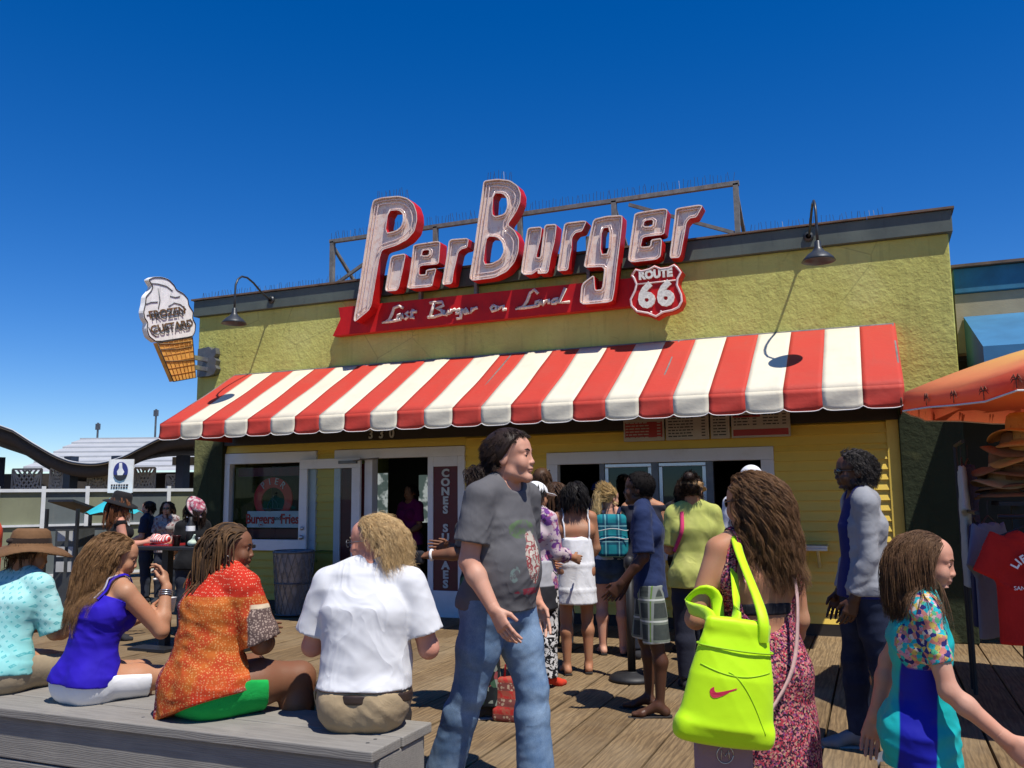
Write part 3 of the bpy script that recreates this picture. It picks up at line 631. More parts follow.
M['white_paint']=plain('white_enamel',(.88,.86,.82),.45,.1,9,.1,grime=(.45,.42,.36)); M['cone']=plain('cone_yellow_paint',(.72,.36,.075),.5,.2,14,.1,grime=(.4,.16,.03)); M['darkline']=plain('black_outline_paint',(.03,.025,.022),.5,.1); M['brownline']=plain('brown_tube_supports',(.16,.085,.03),.6,.3)
M['grey_metal']=plain('dull_grey_metal',(.16,.165,.17),.5,.2,10,.15,.6); M['frame_metal']=plain('weathered_grey_steel',(.20,.19,.17),.65,.3,12,.2,.2,grime=(.16,.09,.05)); M['steel']=plain('brushed_steel',(.55,.56,.57),.32,.1,20,.1,.9)
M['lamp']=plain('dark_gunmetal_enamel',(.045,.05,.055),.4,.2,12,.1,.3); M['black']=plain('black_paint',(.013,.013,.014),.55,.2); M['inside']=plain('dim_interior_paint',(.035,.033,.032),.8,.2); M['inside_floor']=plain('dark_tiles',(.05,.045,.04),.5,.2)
M['glass']=m_glass('window_glass',refl=.35,trans=.92); M['glass_dark']=m_glass('tinted_window_glass',(.45,.62,.75),1.2,.5)
M['panel_red']=plain('maroon_panel',(.10,.008,.010),.5,.2); M['letter_pale']=plain('pale_lettering',(.50,.54,.52),.6,.1); M['sign_pale']=plain('pale_blue_board',(.52,.62,.62),.6,.08); M['red_ink']=plain('red_print',(.50,.025,.02),.6,.1); M['ink']=plain('dark_print',(.03,.03,.035),.6,.1); M['cream_board']=plain('cream_menu_board',(.50,.45,.38),.5,.06); M['maroon']=plain('menu_red_print',(.38,.03,.025),.5,.1)
M['bluepaint']=plain('teal_blue_paint',(.020,.150,.255),.6,.25,4,.3,grime=(.05,.10,.12)); M['beige']=plain('beige_plaster',(.36,.31,.20),.85,.12,5,.4); M['blue_canvas']=plain('blue_canvas',(.030,.155,.30),.7,.15,3,.25)
M['green_panel']=plain('olive_fence_panel',(.20,.21,.13),.75,.12,2,.1,grime=(.16,.16,.11)); M['grey_panel']=plain('slate_fence_panel',(.105,.125,.125),.75,.15,2,.1,grime=(.15,.16,.15)); M['fence_white']=plain('white_fence_paint',(.62,.64,.64),.6,.08)
M['roof_white']=plain('white_standing_seam_roof',(.44,.45,.46),.5,.05,2,.05); M['roof_dark']=plain('dark_roof_soffit',(.055,.045,.038),.8,.2); M['blue_col']=plain('navy_column_paint',(.030,.045,.075),.5,.2); M['lattice']=plain('pale_lattice',(.42,.42,.40),.7,.1)
M['ground']=plain('grey_pier_ground',(.16,.14,.115),.9,.2,.4,.3)
# ------------------------------------------------------------------ pier ground and deck
g=MB(); g.add([(-900,-900,-.16),(900,-900,-.16),(900,900,-.16),(-900,900,-.16)],[(0,1,2,3)]); tag(g.build('ground',M['ground']),kind='structure')
d=MB(); rg=random.Random(3); W=.305
x=-.38-W*150
while x<14:
    y=-6-rg.random()*3
    while y<26:
        L=rg.uniform(3.2,5.2); y2=min(y+L,26.5); dz=rg.uniform(-.003,.003); gp=rg.uniform(.004,.008)
        if x<-30 and False: pass
        d.box(x+gp,x+W-gp,y+.004,y2-.004,-.06,dz); y=y2
    x+=W
tag(d.build('boardwalk',M['planks'],bevel=.006),kind='structure')
# ------------------------------------------------------------------ burger stand building
YW=10.0; YS=9.9
stand=empty('burger_stand',(-4.1,12,0),0,'low olive stucco and yellow clapboard food stand with a dark flat roofline','food stand')
b=MB(); b.box(-9.14,.86,YS,YS+.22,2.42,4.19); b.box(-9.14,-8.92,YS+.22,18,0,4.19); b.box(.64,.86,YS+.22,18,0,4.19); b.box(-8.92,.64,17.8,18,0,4.19); b.build('stucco_wall',M['stucco'],stand,bevel=.012)
b=MB(); b.box(-9.2,.90,YS-.06,YS+.3,4.19,4.425); b.box(-9.2,-8.86,YS+.3,18.05,4.19,4.425); b.box(.56,.90,YS+.3,18.05,4.19,4.425); fa=b.build('fascia',M['fascia'],stand,bevel=.006)
b=MB(); rr=random.Random(5); xx=-9.23
while xx<.93:
    L=rr.uniform(1.6,2.9); b.box(xx,min(xx+L,.93)-.004,YS-.09,YS+.33,4.428+rr.uniform(0,.004),4.452+rr.uniform(-.003,.004)); xx+=L
b.box(-8.9,.6,YS+.34,17.9,4.1,4.16); b.build('roof_cap',M['cap'],fa)
for x0,x1 in((-9.14,-8.62),(.26,.86)):
    MB().box(x0,x1,YS-.004,YS+.2,0,2.44).build('pilaster',M['stucco_dark'],stand,bevel=.01)
MB().box(-8.62,.26,YS+.02,YS+.3,2.26,2.415).build('header_beam',M['soffit'],stand,bevel=.006)
def siding(rects):
    b=MB(); p=.108
    for x0,x1,z0,z1 in rects:
        z=z0
        while z<z1-1e-4:
            zt=min(z+p,z1)
            b.add([(x0,YW-.030,z+.004),(x1,YW-.030,z+.004),(x1,YW-.003,zt+.003),(x0,YW-.003,zt+.003),(x0,YW+.05,z),(x1,YW+.05,z),(x1,YW+.05,zt),(x0,YW+.05,zt)],[(0,1,2,3),(4,5,1,0),(3,2,6,7),(0,3,7,4),(1,5,6,2)]); z=zt
    return b
siding([(-4.80,.26,2.02,2.26),(-4.8,-3.69,.12,2.02),(-1.02,.26,.12,2.02),(-3.69,-1.02,.12,.78),(-8.62,-4.8,2.15,2.26),(-7.05,-6.76,.80,2.15)]).build('siding',M['siding'],stand)
siding([(-8.62,-6.76,.12,.79)]).build('siding',M['siding_low'],stand)
MB().box(-8.62,-6.2,YW-.03,YW+.06,0,.118).box(-4.8,.26,YW-.03,YW+.06,0,.118).build('base_board',M['soffit'],stand)
MB().box(.14,.256,YW-.034,YW-.026,.12,2.26).build('corner_board',M['siding'],stand)
# interior room
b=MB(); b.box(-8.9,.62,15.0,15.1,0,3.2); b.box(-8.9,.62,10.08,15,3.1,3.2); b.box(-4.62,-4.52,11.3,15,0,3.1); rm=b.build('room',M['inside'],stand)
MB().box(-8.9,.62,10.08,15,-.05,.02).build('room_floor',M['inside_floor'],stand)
b=MB(); 
t_=NT('daylit_rear_pane'); nz_=t_.noise(scale=6,detail=3)[0]; M['rear']=t_.done((.3,.33,.34),.5,Emission_Color=t_.mix(t_.range(nz_,.45,.55),(.10,.14,.13),(.55,.60,.58)),Emission_Strength=.5)
for x0,x1,z0,z1 in((-8.62,-8.28,1.0,1.95),(-7.62,-7.44,1.05,1.9)): MB().box(x0,x1,13.9,13.93,z0,z1).build('rear_window',M['rear'],stand)
# front window with the lifebuoy emblem
def framed(name,x0,x1,z0,z1,w,y0,y1,mat,parent):
    b=MB(); b.box(x0,x1,y0,y1,z1-w,z1); b.box(x0,x1,y0,y1,z0,z0+w); b.box(x0,x0+w,y0,y1,z0+w,z1-w); b.box(x1-w,x1,y0,y1,z0+w,z1-w); return b.build(name,mat,parent,bevel=.006)
w1=framed('window',-8.68,-7.05,.79,2.147,.15,YW-.05,YW+.06,M['white_trim'],stand)
mesh_obj('pane',[(-8.53,YW+.02,.94),(-7.2,YW+.02,.94),(-7.2,YW+.02,1.95),(-8.53,YW+.02,1.95)],[(0,1,2,3)],M['glass'],w1)
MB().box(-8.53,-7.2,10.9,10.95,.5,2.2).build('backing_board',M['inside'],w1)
# door surround
b=MB(); b.box(-6.76,-4.8,YW-.045,YW+.06,2.02,2.148); b.box(-6.28,-6.16,YW-.045,YW+.1,.0,2.02); b.box(-5.33,-5.25,YW-.045,YW+.1,0,2.02); b.box(-4.9,-4.8,YW-.045,YW+.06,0,2.02); b.box(-5.25,-4.9,YW-.045,YW+.05,0,.33); b.box(-5.25,-4.9,YW-.045,YW+.05,1.89,2.02); b.box(-6.76,-6.66,YW-.045,YW+.06,.1,2.02); ds=b.build('door_surround',M['white_trim'],stand,bevel=.006)
b=MB(); b.box(-6.66,-6.28,YW-.02,YW+.02,.3,1.95); b.build('side_panel',M['panel_red'],ds)
# open glazed door folded back against the wall
dr=framed('door',-7.27,-6.30,.06,2.03,.13,YW-.125,YW-.08,M['white_trim'],stand)
MB().box(-7.14,-6.43,YW-.123,YW-.082,.19,.30).build('kick_rail',M['white_trim'],dr)
mesh_obj('pane',[(-7.14,YW-.1,.3),(-6.43,YW-.1,.3),(-6.43,YW-.1,1.9),(-7.14,YW-.1,1.9)],[(0,1,2,3)],M['glass'],dr)
b=MB(); b.tube([(-7.2,YW-.135,.98),(-7.2,YW-.17,.98)],.03,12); b.tube([(-7.2,YW-.135,1.1),(-7.2,YW-.15,1.1)],.025,12); b.build('handle',M['steel'],dr,True)
b=MB(); b.box(-6.62,-6.34,YW-.16,YW-.127,1.955,1.995); b.tube([(-6.4,YW-.15,1.985),(-6.25,YW-.2,2.0),(-6.05,YW-.06,2.02)],.009,6); b.build('door_closer',M['grey_metal'],dr)
# order window
ow=MB(); x0,x1,z0,z1=-3.69,-1.02,.78,2.02
ow.box(x0,x1,YW-.05,YW+.06,z1-.145,z1); ow.box(x0,x0+.14,YW-.05,YW+.06,z0,z1-.145); ow.box(x1-.14,x1,YW-.05,YW+.06,z0,z1-.145); ow.box(x0,x1,YW-.08,YW+.2,z0-.02,z0+.06); ow=ow.build('order_window',M['white_trim'],stand,bevel=.006)
for xa,xb in((-3.03,-2.97),(-2.40,-2.32),(-1.77,-1.69)): MB().box(xa,xb,YW-.02,YW+.05,.84,1.875).build('mullion',M['grey_metal'],ow,bevel=.004)
for xa,xb in((-2.97,-2.40),(-2.32,-1.77)):
    s=framed('sash',xa,xb,.84,1.87,.045,YW+.0,YW+.04,M['steel'],ow); mesh_obj('pane',[(xa+.045,YW+.02,.885),(xb-.045,YW+.02,.885),(xb-.045,YW+.02,1.825),(xa+.045,YW+.02,1.825)],[(0,1,2,3)],M['glass_dark'],s)
# house number 330
for i,(c,xx) in enumerate(zip('330',(-6.16,-6.0,-5.84))): text_mesh('house_number',c,.17,facing((xx,YS+.012,2.335)),M['letter_pale'],stand,.006,sx=.9,off=.004)
# serving shelf
s=MB(); s.box(-1.06,-.50,YW-.30,YW-.026,.93,.955); s.box(-1.06,-.50,YW-.30,YW-.285,.90,.93); s.beam((-.95,YW-.03,.72),(-.95,YW-.26,.925),.03); s.beam((-.6,YW-.03,.72),(-.6,YW-.26,.925),.03); tag(s.build('serving_shelf',M['steel'],bevel=.004),'narrow steel serving shelf on the yellow wall right of the order window','shelf')
# lifebuoy emblem and Burgers and Fries board hang inside the window
em=empty('window_emblem',(-7.86,YW+.05,1.05),0,'red ring emblem with arched lettering hanging in the left window','emblem')
pts=[( .33*math.cos(a),.30*math.sin(a)) for a in np.linspace(0,2*math.pi,40,endpoint=False)]; hol=[(.20*math.cos(a),.19*math.sin(a)-.03) for a in np.linspace(0,2*math.pi,32,endpoint=False)]
def slab(name,outer,holes,M4,th,mat,parent):
    """flat board of real thickness from a 2D outline."""
    V,F=fill2d(outer,holes); V=[(p[0],p[1]) for p in V]; b=MB(); n=len(V)
    b.add([(x,y,th/2) for x,y in V]+[(x,y,-th/2) for x,y in V],list(F)+[tuple(i+n for i in f[::-1]) for f in F])
    for pl in [outer]+list(holes):
        if (area(pl)<0)!=(pl is not outer): pl=pl[::-1]
        k=len(pl)
        b.add([(x,y,th/2) for x,y in pl]+[(x,y,-th/2) for x,y in pl],[(i,i+k,(i+1)%k+k,(i+1)%k) for i in range(k)])
    A=np.array(M4); V=np.array(b.v)@A[:3,:3].T+A[:3,3]; return mesh_obj(name,V,b.f,mat,parent)
slab('ring',pts,[hol],facing((-7.86,YW+.09,1.50)),.02,M['red_ink'],em)
for ch,a in zip('PIER',(130,103,77,50)):
    text_mesh('letter',ch,.13,facing((-7.86+.262*math.cos(R(a)),YW+.075,1.50+.245*math.sin(R(a))),(math.sin(R(a)),0,-math.cos(R(a))),(math.cos(R(a)),0,math.sin(R(a)))),M['letter_pale'],em,.003)
b=MB(); b.beam((-8.04,YW+.085,1.36),(-7.68,YW+.085,1.36),.02); b.tube([(-7.86+.09*math.cos(a),YW+.085,1.37+.12*math.sin(a)) for a in np.linspace(0,math.pi,10)],.008,5); b.beam((-7.86,YW+.085,1.36),(-7.86,YW+.085,1.55),.014); b.build('pier_drawing',M['ink'],em)
bf=empty('burgers_board',(-7.84,YW+.05,1.05),0,'pale board reading Burgers and Fries across the left window','sign')
MB().box(-8.28,-7.40,YW+.055,YW+.075,1.10,1.33).build('board',M['sign_pale'],bf,bevel=.004)
text_mesh('lettering','Burgers',.19,facing((-8.05,YW+.05,1.215)),M['red_ink'],bf,.003,sx=.84,off=.004); text_mesh('lettering','and',.09,facing((-7.755,YW+.05,1.23)),M['ink'],bf,.003); text_mesh('lettering','Fries',.19,facing((-7.545,YW+.05,1.215)),M['red_ink'],bf,.003,sx=.84,off=.004)
wb=MB(); wb.box(-8.5,-7.23,YW+.10,YW+.115,.95,1.08); wb.box(-8.5,-7.23,YW+.10,YW+.115,1.82,1.94); tag(wb.build('window_banner',M['panel_red']),'dark red strips along top and bottom inside the left window','banner')
# Cones Sundaes panel
cs=empty('cones_sign',(-5.08,YW-.05,.33),0,'tall dark red panel reading CONES SUNDAES beside the open door','sign')
MB().box(-5.25,-4.9,YW-.03,YW+.0,.33,1.89).build('board',M['panel_red'],cs)
word='CONES SUNDAES'; zz=1.80
for ch in word:
    if ch!=' ': text_mesh('letter',ch,.135,facing((-5.075,YW-.036,zz)),M['letter_pale'],cs,.004,sx=1.15,off=.006)
    zz-=.116
# menu boards
mb=[(-2.69,-2.05),(-2.04,-1.37),(-1.36,-1.055),(-1.045,-.82)]
mb=[(-2.69,-2.21),(-2.19,-1.70),(-1.68,-1.47),(-1.45,-.82)]
lay=[('red',),('list',),('list',),('both',)]
desc=['red panelled menu board, leftmost under the awning','cream menu board with a red heading, second from the left under the awning','narrow cream menu board, third from the left under the awning','wide cream menu board with red bands, rightmost under the awning']
for i,(xa,xb) in enumerate(mb):
    e=empty('menu_board',((xa+xb)/2,YS,2.12),0,desc[i],'menu board','menu boards above the order window')
    MB().box(xa,xb,YS-.03,YS+.018,2.12,2.44).build('board',M['cream_board'],e,bevel=.003)
    p=MB(); q=MB(); y0,y1=YS-.034,YS-.031; rq=random.Random(i)
    if i in(0,): p.box(xa+.02,xb-.02,y0,y1,2.16,2.34); q.box(xa+.03,xb-.06,y0,y1,2.375,2.385)
    if i in(1,): p.box(xa+.02,xb-.02,y0,y1,2.385,2.42)
    if i==3: p.box(xa+.02,xb-.02,y0,y1,2.14,2.21); p.box(xa+.02,(xa+xb)/2,y0,y1,2.345,2.37)
    z=2.36
    while z>2.15:
        if not(i==3 and z<2.23):
            n=2 if i==3 else 1
            for c in range(n):
                a=xa+.03+c*(xb-xa)/n; bb=xa+(c+1)*(xb-xa)/n-.03; ex=a
                while ex<a+(bb-a)*.62: 
                    l=rq.uniform(.02,.06); (p if i==0 and False else q).box(ex,min(ex+l,a+(bb-a)*.66),y0-(.004 if i==0 else 0),y1,z,z+.012); ex+=l+.012
                q.box(bb-.05,bb-.01,y0-(.004 if i==0 else 0),y1,z,z+.012)
        z-=.034
    if p.v: p.build('red_band',M['maroon'],e)
    q.build('price_list',M['ink'] if i else M['cream_board'],e)
# ------------------------------------------------------------------ striped awning
aw=empty('striped_awning',(-4.08,YS,2.3),0,'long red and cream striped canvas awning with scalloped valance over the counter','awning')
AX0,AX1,NS=-8.45,.29,25; sw=(AX1-AX0)/NS; AZ,FZ,FY=3.28,2.47,8.52
def aw_pt(x,t): return (x,YS-.005+(FY-(YS-.005))*t,AZ+(FZ-AZ)*t-.012*math.sin(math.pi*t)*(.7+.5*math.sin(x*1.3))+.006*math.sin(x*5.1+t*4)*math.sin(math.pi*t)+.004*math.sin(x*11-t*9)*t*(1-t)*4)
for mi,(nm,mt) in enumerate((('red_stripes',M['red_cloth']),('cream_stripes',M['white_cloth']))):
    b=MB()
    for i in range(NS):
        if i%2!=mi: continue
        xs=[AX0+sw*(i+k/8) for k in range(9)]; V=[];F=[]
        for j in range(11):
            for x in xs: V.append(aw_pt(x,j/10))
        nz=5
        for j in range(0,nz+1):
            for k,x in enumerate(xs):
                s=.182+.030*(1-abs((k-4)/4)**5)
                sw_=.012*math.sin(x*9+j)*j/nz
                V.append((x,FY-.006*j/nz+sw_,FZ-s*j/nz))
        nr=12+nz
        for j in range(nr-1):
            if j==10: continue
            for k in range(8): F.append((j*9+k,(j+1)*9+k,(j+1)*9+k+1,j*9+k+1))
        b.add(V,F)
    if mi==0:
        for x,s in((AX0,1),(AX1,-1)):
            V=[aw_pt(x,j/10) for j in range(11)]+[(x,FY,FZ-.17)]+[(x,YS-.005,FZ-.17)]; b.add(V,[tuple(range(13)) if s<0 else tuple(range(12,-1,-1))])
    o=b.build(nm,mt,aw,smooth=True); so=o.modifiers.new('cloth','SOLIDIFY'); so.thickness=.004; so.offset=0
b=MB()
for i in range(NS):
    b.tube([(AX0+sw*(i+k/10),FY-.008+.012*math.sin((AX0+sw*(i+k/10))*9+5),FZ-.182-.030*(1-abs((k-5)/5)**5)) for k in range(11)],.0045,5)
b.build('valance_piping',M['hem_white'],aw)
b=MB(); b.tube([(AX0+.01,FY+.02,FZ-.015),(AX1-.01,FY+.02,FZ-.015)],.016,8); b.tube([(AX0+.01,YS-.02,AZ-.015),(AX1-.01,YS-.02,AZ-.015)],.016,8)
for x in(AX0+.02,-6.2,-4.1,-2,AX1-.02): b.tube([(x,YS-.02,AZ-.02),(x,FY+.02,FZ-.02)],.014,6); b.tube([(x,YS-.02,FZ-.05),(x,FY+.02,FZ-.02)],.012,6)
b.build('awning_frame',M['frame_metal'],aw)
# ------------------------------------------------------------------ gooseneck lamps
def lamp(x,label):
    e=empty('gooseneck_lamp',(x,YS-.06,4.31),0,label,'lamp','gooseneck lamps on the roofline'); Y=YS-.06
    b=MB(); b.tube([(x+.13*q/.92,Y-q,zz) for q,zz in((0,4.31),(.11,4.315),(.3,4.365),(.48,4.44),(.64,4.475),(.77,4.46),(.86,4.40),(.91,4.31),(.92,4.15),(.92,3.98))],.014,8); b.build('arm',M['lamp'],e,True)
    b=MB(); b.lathe([(.001,.0),(.055,.0),(.055,.02),(.03,.035)],(0,0,0),16); V=[(x+p[0],Y-p[2],4.31+p[1]) for p in b.v]; mesh_obj('wall_plate',V,b.f,M['lamp'],e,True)
    b=MB(); b.lathe([(.022,.21),(.03,.20),(.034,.14),(.05,.12),(.062,.10),(.10,.075),(.145,.03),(.165,0),(.158,0),(.13,.035),(.05,.09),(.001,.1)],(x+.13,Y-.92,3.785),28); b.build('lamp_shade',M['lamp'],e,True)
lamp(-7.78,'dark gooseneck lamp on the roofline left of the big red sign'); lamp(-.52,'dark gooseneck lamp on the roofline right of the big red sign')
# ------------------------------------------------------------------ Pier Burger sign
sg=empty('rooftop_sign',(-4.2,9.55,3.6),0,'big red and cream channel letter sign reading Pier Burger over a red ribbon','sign')
def channel(outer,holes,yf,depth,rim,rec,mats,name,parent):
    """channel letter: rim walls, recessed face, back plate."""
    o=chaikin(outer,2,.13); o=o if area(o)>0 else o[::-1]; hs=[chaikin(h,1,.2) for h in holes]; hs=[h if area(h)<0 else h[::-1] for h in hs]
    b=MB(); V,F=fill2d(o,hs)
    b.add([(x,yf+rec,z) for x,z in V],[f if True else f for f in F],1); b.add([(x,yf+depth,z) for x,z in V],[f[::-1] for f in F],0)
    for pl in [o]+hs:
        i_=inset(pl,rim); n=len(pl)
        V=[(x,yf,z) for x,z in pl]+[(x,yf+depth,z) for x,z in pl]+[(x,yf,z) for x,z in i_]+[(x,yf+rec,z) for x,z in i_]
        for k in range(n):
            q=(k+1)%n; b.add([V[k],V[q],V[n+q],V[n+k]],[(0,3,2,1)],0); b.add([V[k],V[q],V[2*n+q],V[2*n+k]],[(0,1,2,3)],2); b.add([V[2*n+k],V[2*n+q],V[3*n+q],V[3*n+k]],[(0,1,2,3)],1)
    me=b.build(name,None,parent,mats=mats); return me,o,hs
KL=9.58/9.3; kx=lambda pl,k:[(x*k,1.5+(z-1.5)*k) for x,z in pl]
for nm,o,h in LETTERS:
    o=kx(o,KL); h=[kx(q,KL) for q in h]
    big=nm in'PB'
    L,oo,hh=channel(o,h,9.58,.19,.012,.05,[M['red'],M['face'],M['face']],'letter',sg); 
    b=MB()
    for dd in((.040,.085) if big else (.034,)):
        q=inset(oo,dd); q=[tuple(v) for v in q]; b.tube([(x,9.605,z) for x,z in q]+[(q[0][0],9.605,q[0][1])],.0075,6)
    for H_ in hh:
        q=inset(H_,.03); b.tube([(x,9.605,z) for x,z in q]+[(q[0][0],9.605,q[0][1])],.0075,6)
    b.build('neon_tube',M['neon'],L,True)
    b=MB(); cx=sum(p[0] for p in o)/len(o)
band=[(-6.438,4.007),(-6.402,3.85),(-6.52,3.631),(-2.0,3.652),(-2.0,3.975)]
slab('ribbon',kx(band,9.755/9.52),[],facing((0,9.815,0)),.12,M['red'],sg)
SCRIPT=[kx(s_,9.73/9.48) for s_ in SCRIPT]; SHIELD=kx(SHIELD,9.58/9.32)
for i0,i1 in((0,5),(5,12),(12,14),(14,19)):
    b=MB(); c=MB()
    for st in SCRIPT[i0:i1]: b.tube([(x,9.742,z) for x,z in st],.021,6); c.tube([(x,9.718,z) for x,z in st],.006,5)
    c.build('neon_tube',M['neon'],b.build('script_word',M['script'],sg,True),True)
for x in(-5.35,-4.55,-3.05,-2.3): MB().box(x-.02,x+.02,9.77,YS-.062,3.99,4.62).build('bracket',M['frame_metal'],sg)
# Route 66 shield
shd=empty('route_shield',(-2.19,9.66,3.5),0,'red shield sign reading ROUTE 66 with a cream neon outline','sign')
V=slab('shield',SHIELD,[],facing((0,9.66,0)),.15,M['red'],shd)
b=MB(); so=SHIELD if area(SHIELD)>0 else SHIELD[::-1]; q=inset(so,.02); b.tube([(x,9.575,z) for x,z in q]+[(q[0][0],9.575,q[0][1])],.014,6); b.tube([(-2.41,9.575,3.91),(-1.955,9.575,3.912)],.009,6); b.build('neon_tube',M['neon'],shd,True)
text_mesh('route_lettering','ROUTE',.13,facing((-2.185,9.577,4.005)),M['script'],shd,.012,off=.008,sx=.92)
for xx in(-2.295,-2.075): text_mesh('numeral','6',.385,facing((xx,9.577,3.755)),M['script'],shd,.014,off=.018,sx=1.0)
b=MB(); b.ball((-2.25,9.585,3.57),.014,8); b.build('bolt',M['neon'],shd,True); b=MB(); b.ball((-2.135,9.585,3.57),.014,8); b.build('bolt',M['neon'],shd,True)
# roof frame behind the letters
fr=empty('sign_frame',(-4.1,10.2,4.45),0,'grey steel pipe frame standing on the roof behind the letters','frame')
for x in(-6.93,-5.28,-4.05,-2.79,-1.31): MB().box(x-.03,x+.03,10.05,10.11,4.44,5.12).build('post',M['frame_metal'],fr)
b=MB(); b.box(-6.97,-1.27,10.05,10.11,5.10,5.15); b.build('top_rail',M['frame_metal'],fr)
for a,c in(((-6.9,10.08,4.48),(-6.0,10.08,4.95)),((-1.33,10.08,4.52),(-2.6,10.08,5.05)),((-1.31,10.1,5.05),(-1.31,11.2,4.3)),((-6.93,10.1,5.05),(-6.93,11.2,4.3)),((-2.79,10.1,5.05),(-2.79,11.2,4.3))): MB().beam(a,c,.04).build('brace',M['frame_metal'],fr)
b=MB(); b.box(-6.97,-5.9,10.03,10.13,4.45,4.49); b.box(-2.2,-1.25,10.03,10.13,4.45,4.49); b.build('foot_plate',M['cap'],fr)
# bird spikes
M['spike']=plain('thin_steel_wire',(.10,.11,.12),.4,.1,5,0,.6)
def spikes(pts,label,step=.045,h=.12):
    b=MB(); rq=random.Random(len(pts)+int(abs(pts[0][0])*10))
    for a,c in zip(pts[:-1],pts[1:]):
        a=Vector(a);c=Vector(c); n=max(1,int((c-a).length/step))
        for i in range(n):
            p=a.lerp(c,i/n); q=p+Vector((rq.uniform(-.02,.02),rq.uniform(-.03,.03),h*rq.uniform(.85,1.05))); b.beam(p,q,.004)
    o=b.build('bird_spikes',M['spike']); tag(o,label,'bird spikes','bird spike strips'); return o
spikes([(-6.95,10.08,5.15),(-1.29,10.08,5.15)],'thin wire bird spikes along the top rail of the roof frame')
spikes([(-1.2,9.96,4.455),(.3,9.96,4.455)],'thin wire bird spikes on the roof edge right of the frame')
spikes([(-9.15,9.96,4.455),(-6.1,9.96,4.455)],'thin wire bird spikes on the roof edge left of the sign')
spikes([(-5.95,9.68,5.45),(-5.56,9.68,5.45),(-5.43,9.68,5.40)],'thin wire bird spikes on top of the tall letter P',.035,.13)
spikes([(-4.33,9.68,5.465),(-4.1,9.68,5.46),(-3.96,9.68,5.41)],'thin wire bird spikes on top of the tall letter B',.035,.13)
# ice cream sign, at right angles to the wall
ic=empty('ice_cream_sign',(-8.9,9.3,3.2),0,'ice cream cone shaped sign reading FROZEN CUSTARD on the left corner of the building','sign')
ICM=facing((-8.9,0,0),(0,1,0),(0,0,1))
sc=chaikin(SWIRL,1,.14)
slab('swirl',sc,[],ICM,.075,M['white_paint'],ic); 
slab('cone',CONE,[],ICM,.07,M['cone'],ic)
def yz(pts,r,name,mat,x=-8.86,n=5):
    b=MB()
    for l in pts: b.tube([(x,y,z) for y,z in l],r,n)
    b.build(name,mat,ic,True)
e_=inset(sc if area(sc)>0 else sc[::-1],.012); 
yz([e_+[e_[0]],CONE+[CONE[0]]],.008,'outline',M['darkline'])
yz([[(8.66,4.40),(8.80,4.42),(8.95,4.42),(9.06,4.38)],[(8.80,4.36),(8.84,4.20),(8.82,4.08)],[(9.0,4.15),(9.1,4.22),(9.22,4.22),(9.33,4.17)],[(9.02,4.30),(9.12,4.30),(9.2,4.33)],[(8.60,4.10),(8.68,4.14),(8.80,4.17)],[(8.62,3.95),(8.80,4.02),(9.0,4.10)],[(8.66,3.80),(8.72,3.72),(8.80,3.69)],[(9.35,4.0),(9.42,4.05),(9.46,4.0)]],.008,'swirl_line',M['grey_metal'])
yz([[(8.86,3.60),(9.1,3.64),(9.45,3.73)],[(8.9,3.53),(9.2,3.58),(9.47,3.66)],[(8.98,3.38),(9.25,3.42),(9.53,3.48)]],.010,'cone_band',M['brownline'])
gl=[]
for k in range(1,6): gl.append([(8.825+(9.15-8.825)*k/6,3.61+(3.12-3.61)*k/6),(9.475+(9.572-9.475)*k/6,3.795+(3.227-3.795)*k/6)])
for k in range(1,7): gl.append([(8.825+.65*k/7,3.61+.185*k/7),(9.15+.422*k/7,3.12+.107*k/7)])
yz(gl,.004,'waffle_line',plain('waffle_line_paint',(.5,.22,.04),.6,.1))
sl=Vector((0,.578,.178)).normalized()
text_mesh('lettering','FROZEN',.14,facing((-8.860,8.985,4.06),sl,(0,-sl.z,sl.y)),M['brownline'],ic,.006,sx=1.3,off=.002)
text_mesh('lettering','CUSTARD',.14,facing((-8.860,9.085,3.885),sl,(0,-sl.z,sl.y)),M['brownline'],ic,.006,sx=1.3,off=.002)
text_mesh('neon_tube','FROZEN',.14,facing((-8.850,8.985,4.02),sl,(0,-sl.z,sl.y)),M['grey_metal'],ic,.004,sx=1.15)
text_mesh('neon_tube','CUSTARD',.14,facing((-8.850,9.085,3.845),sl,(0,-sl.z,sl.y)),M['grey_metal'],ic,.004,sx=1.15)
b=MB(); b.box(-8.93,-8.87,9.53,9.82,3.49,3.55); b.box(-8.93,-8.87,9.56,9.82,3.35,3.41); b.build('arm',M['steel'],ic)
pl=[(-9.06,3.69),(-8.86,3.71),(-8.80,3.66),(-8.74,3.69),(-8.72,3.60),(-8.76,3.55),(-8.71,3.50),(-8.73,3.43),(-8.70,3.38),(-8.75,3.30),(-8.83,3.28),(-9.06,3.275)]
slab('wall_box',pl,[],facing((0,9.85,0)),.09,M['grey_metal'],ic)
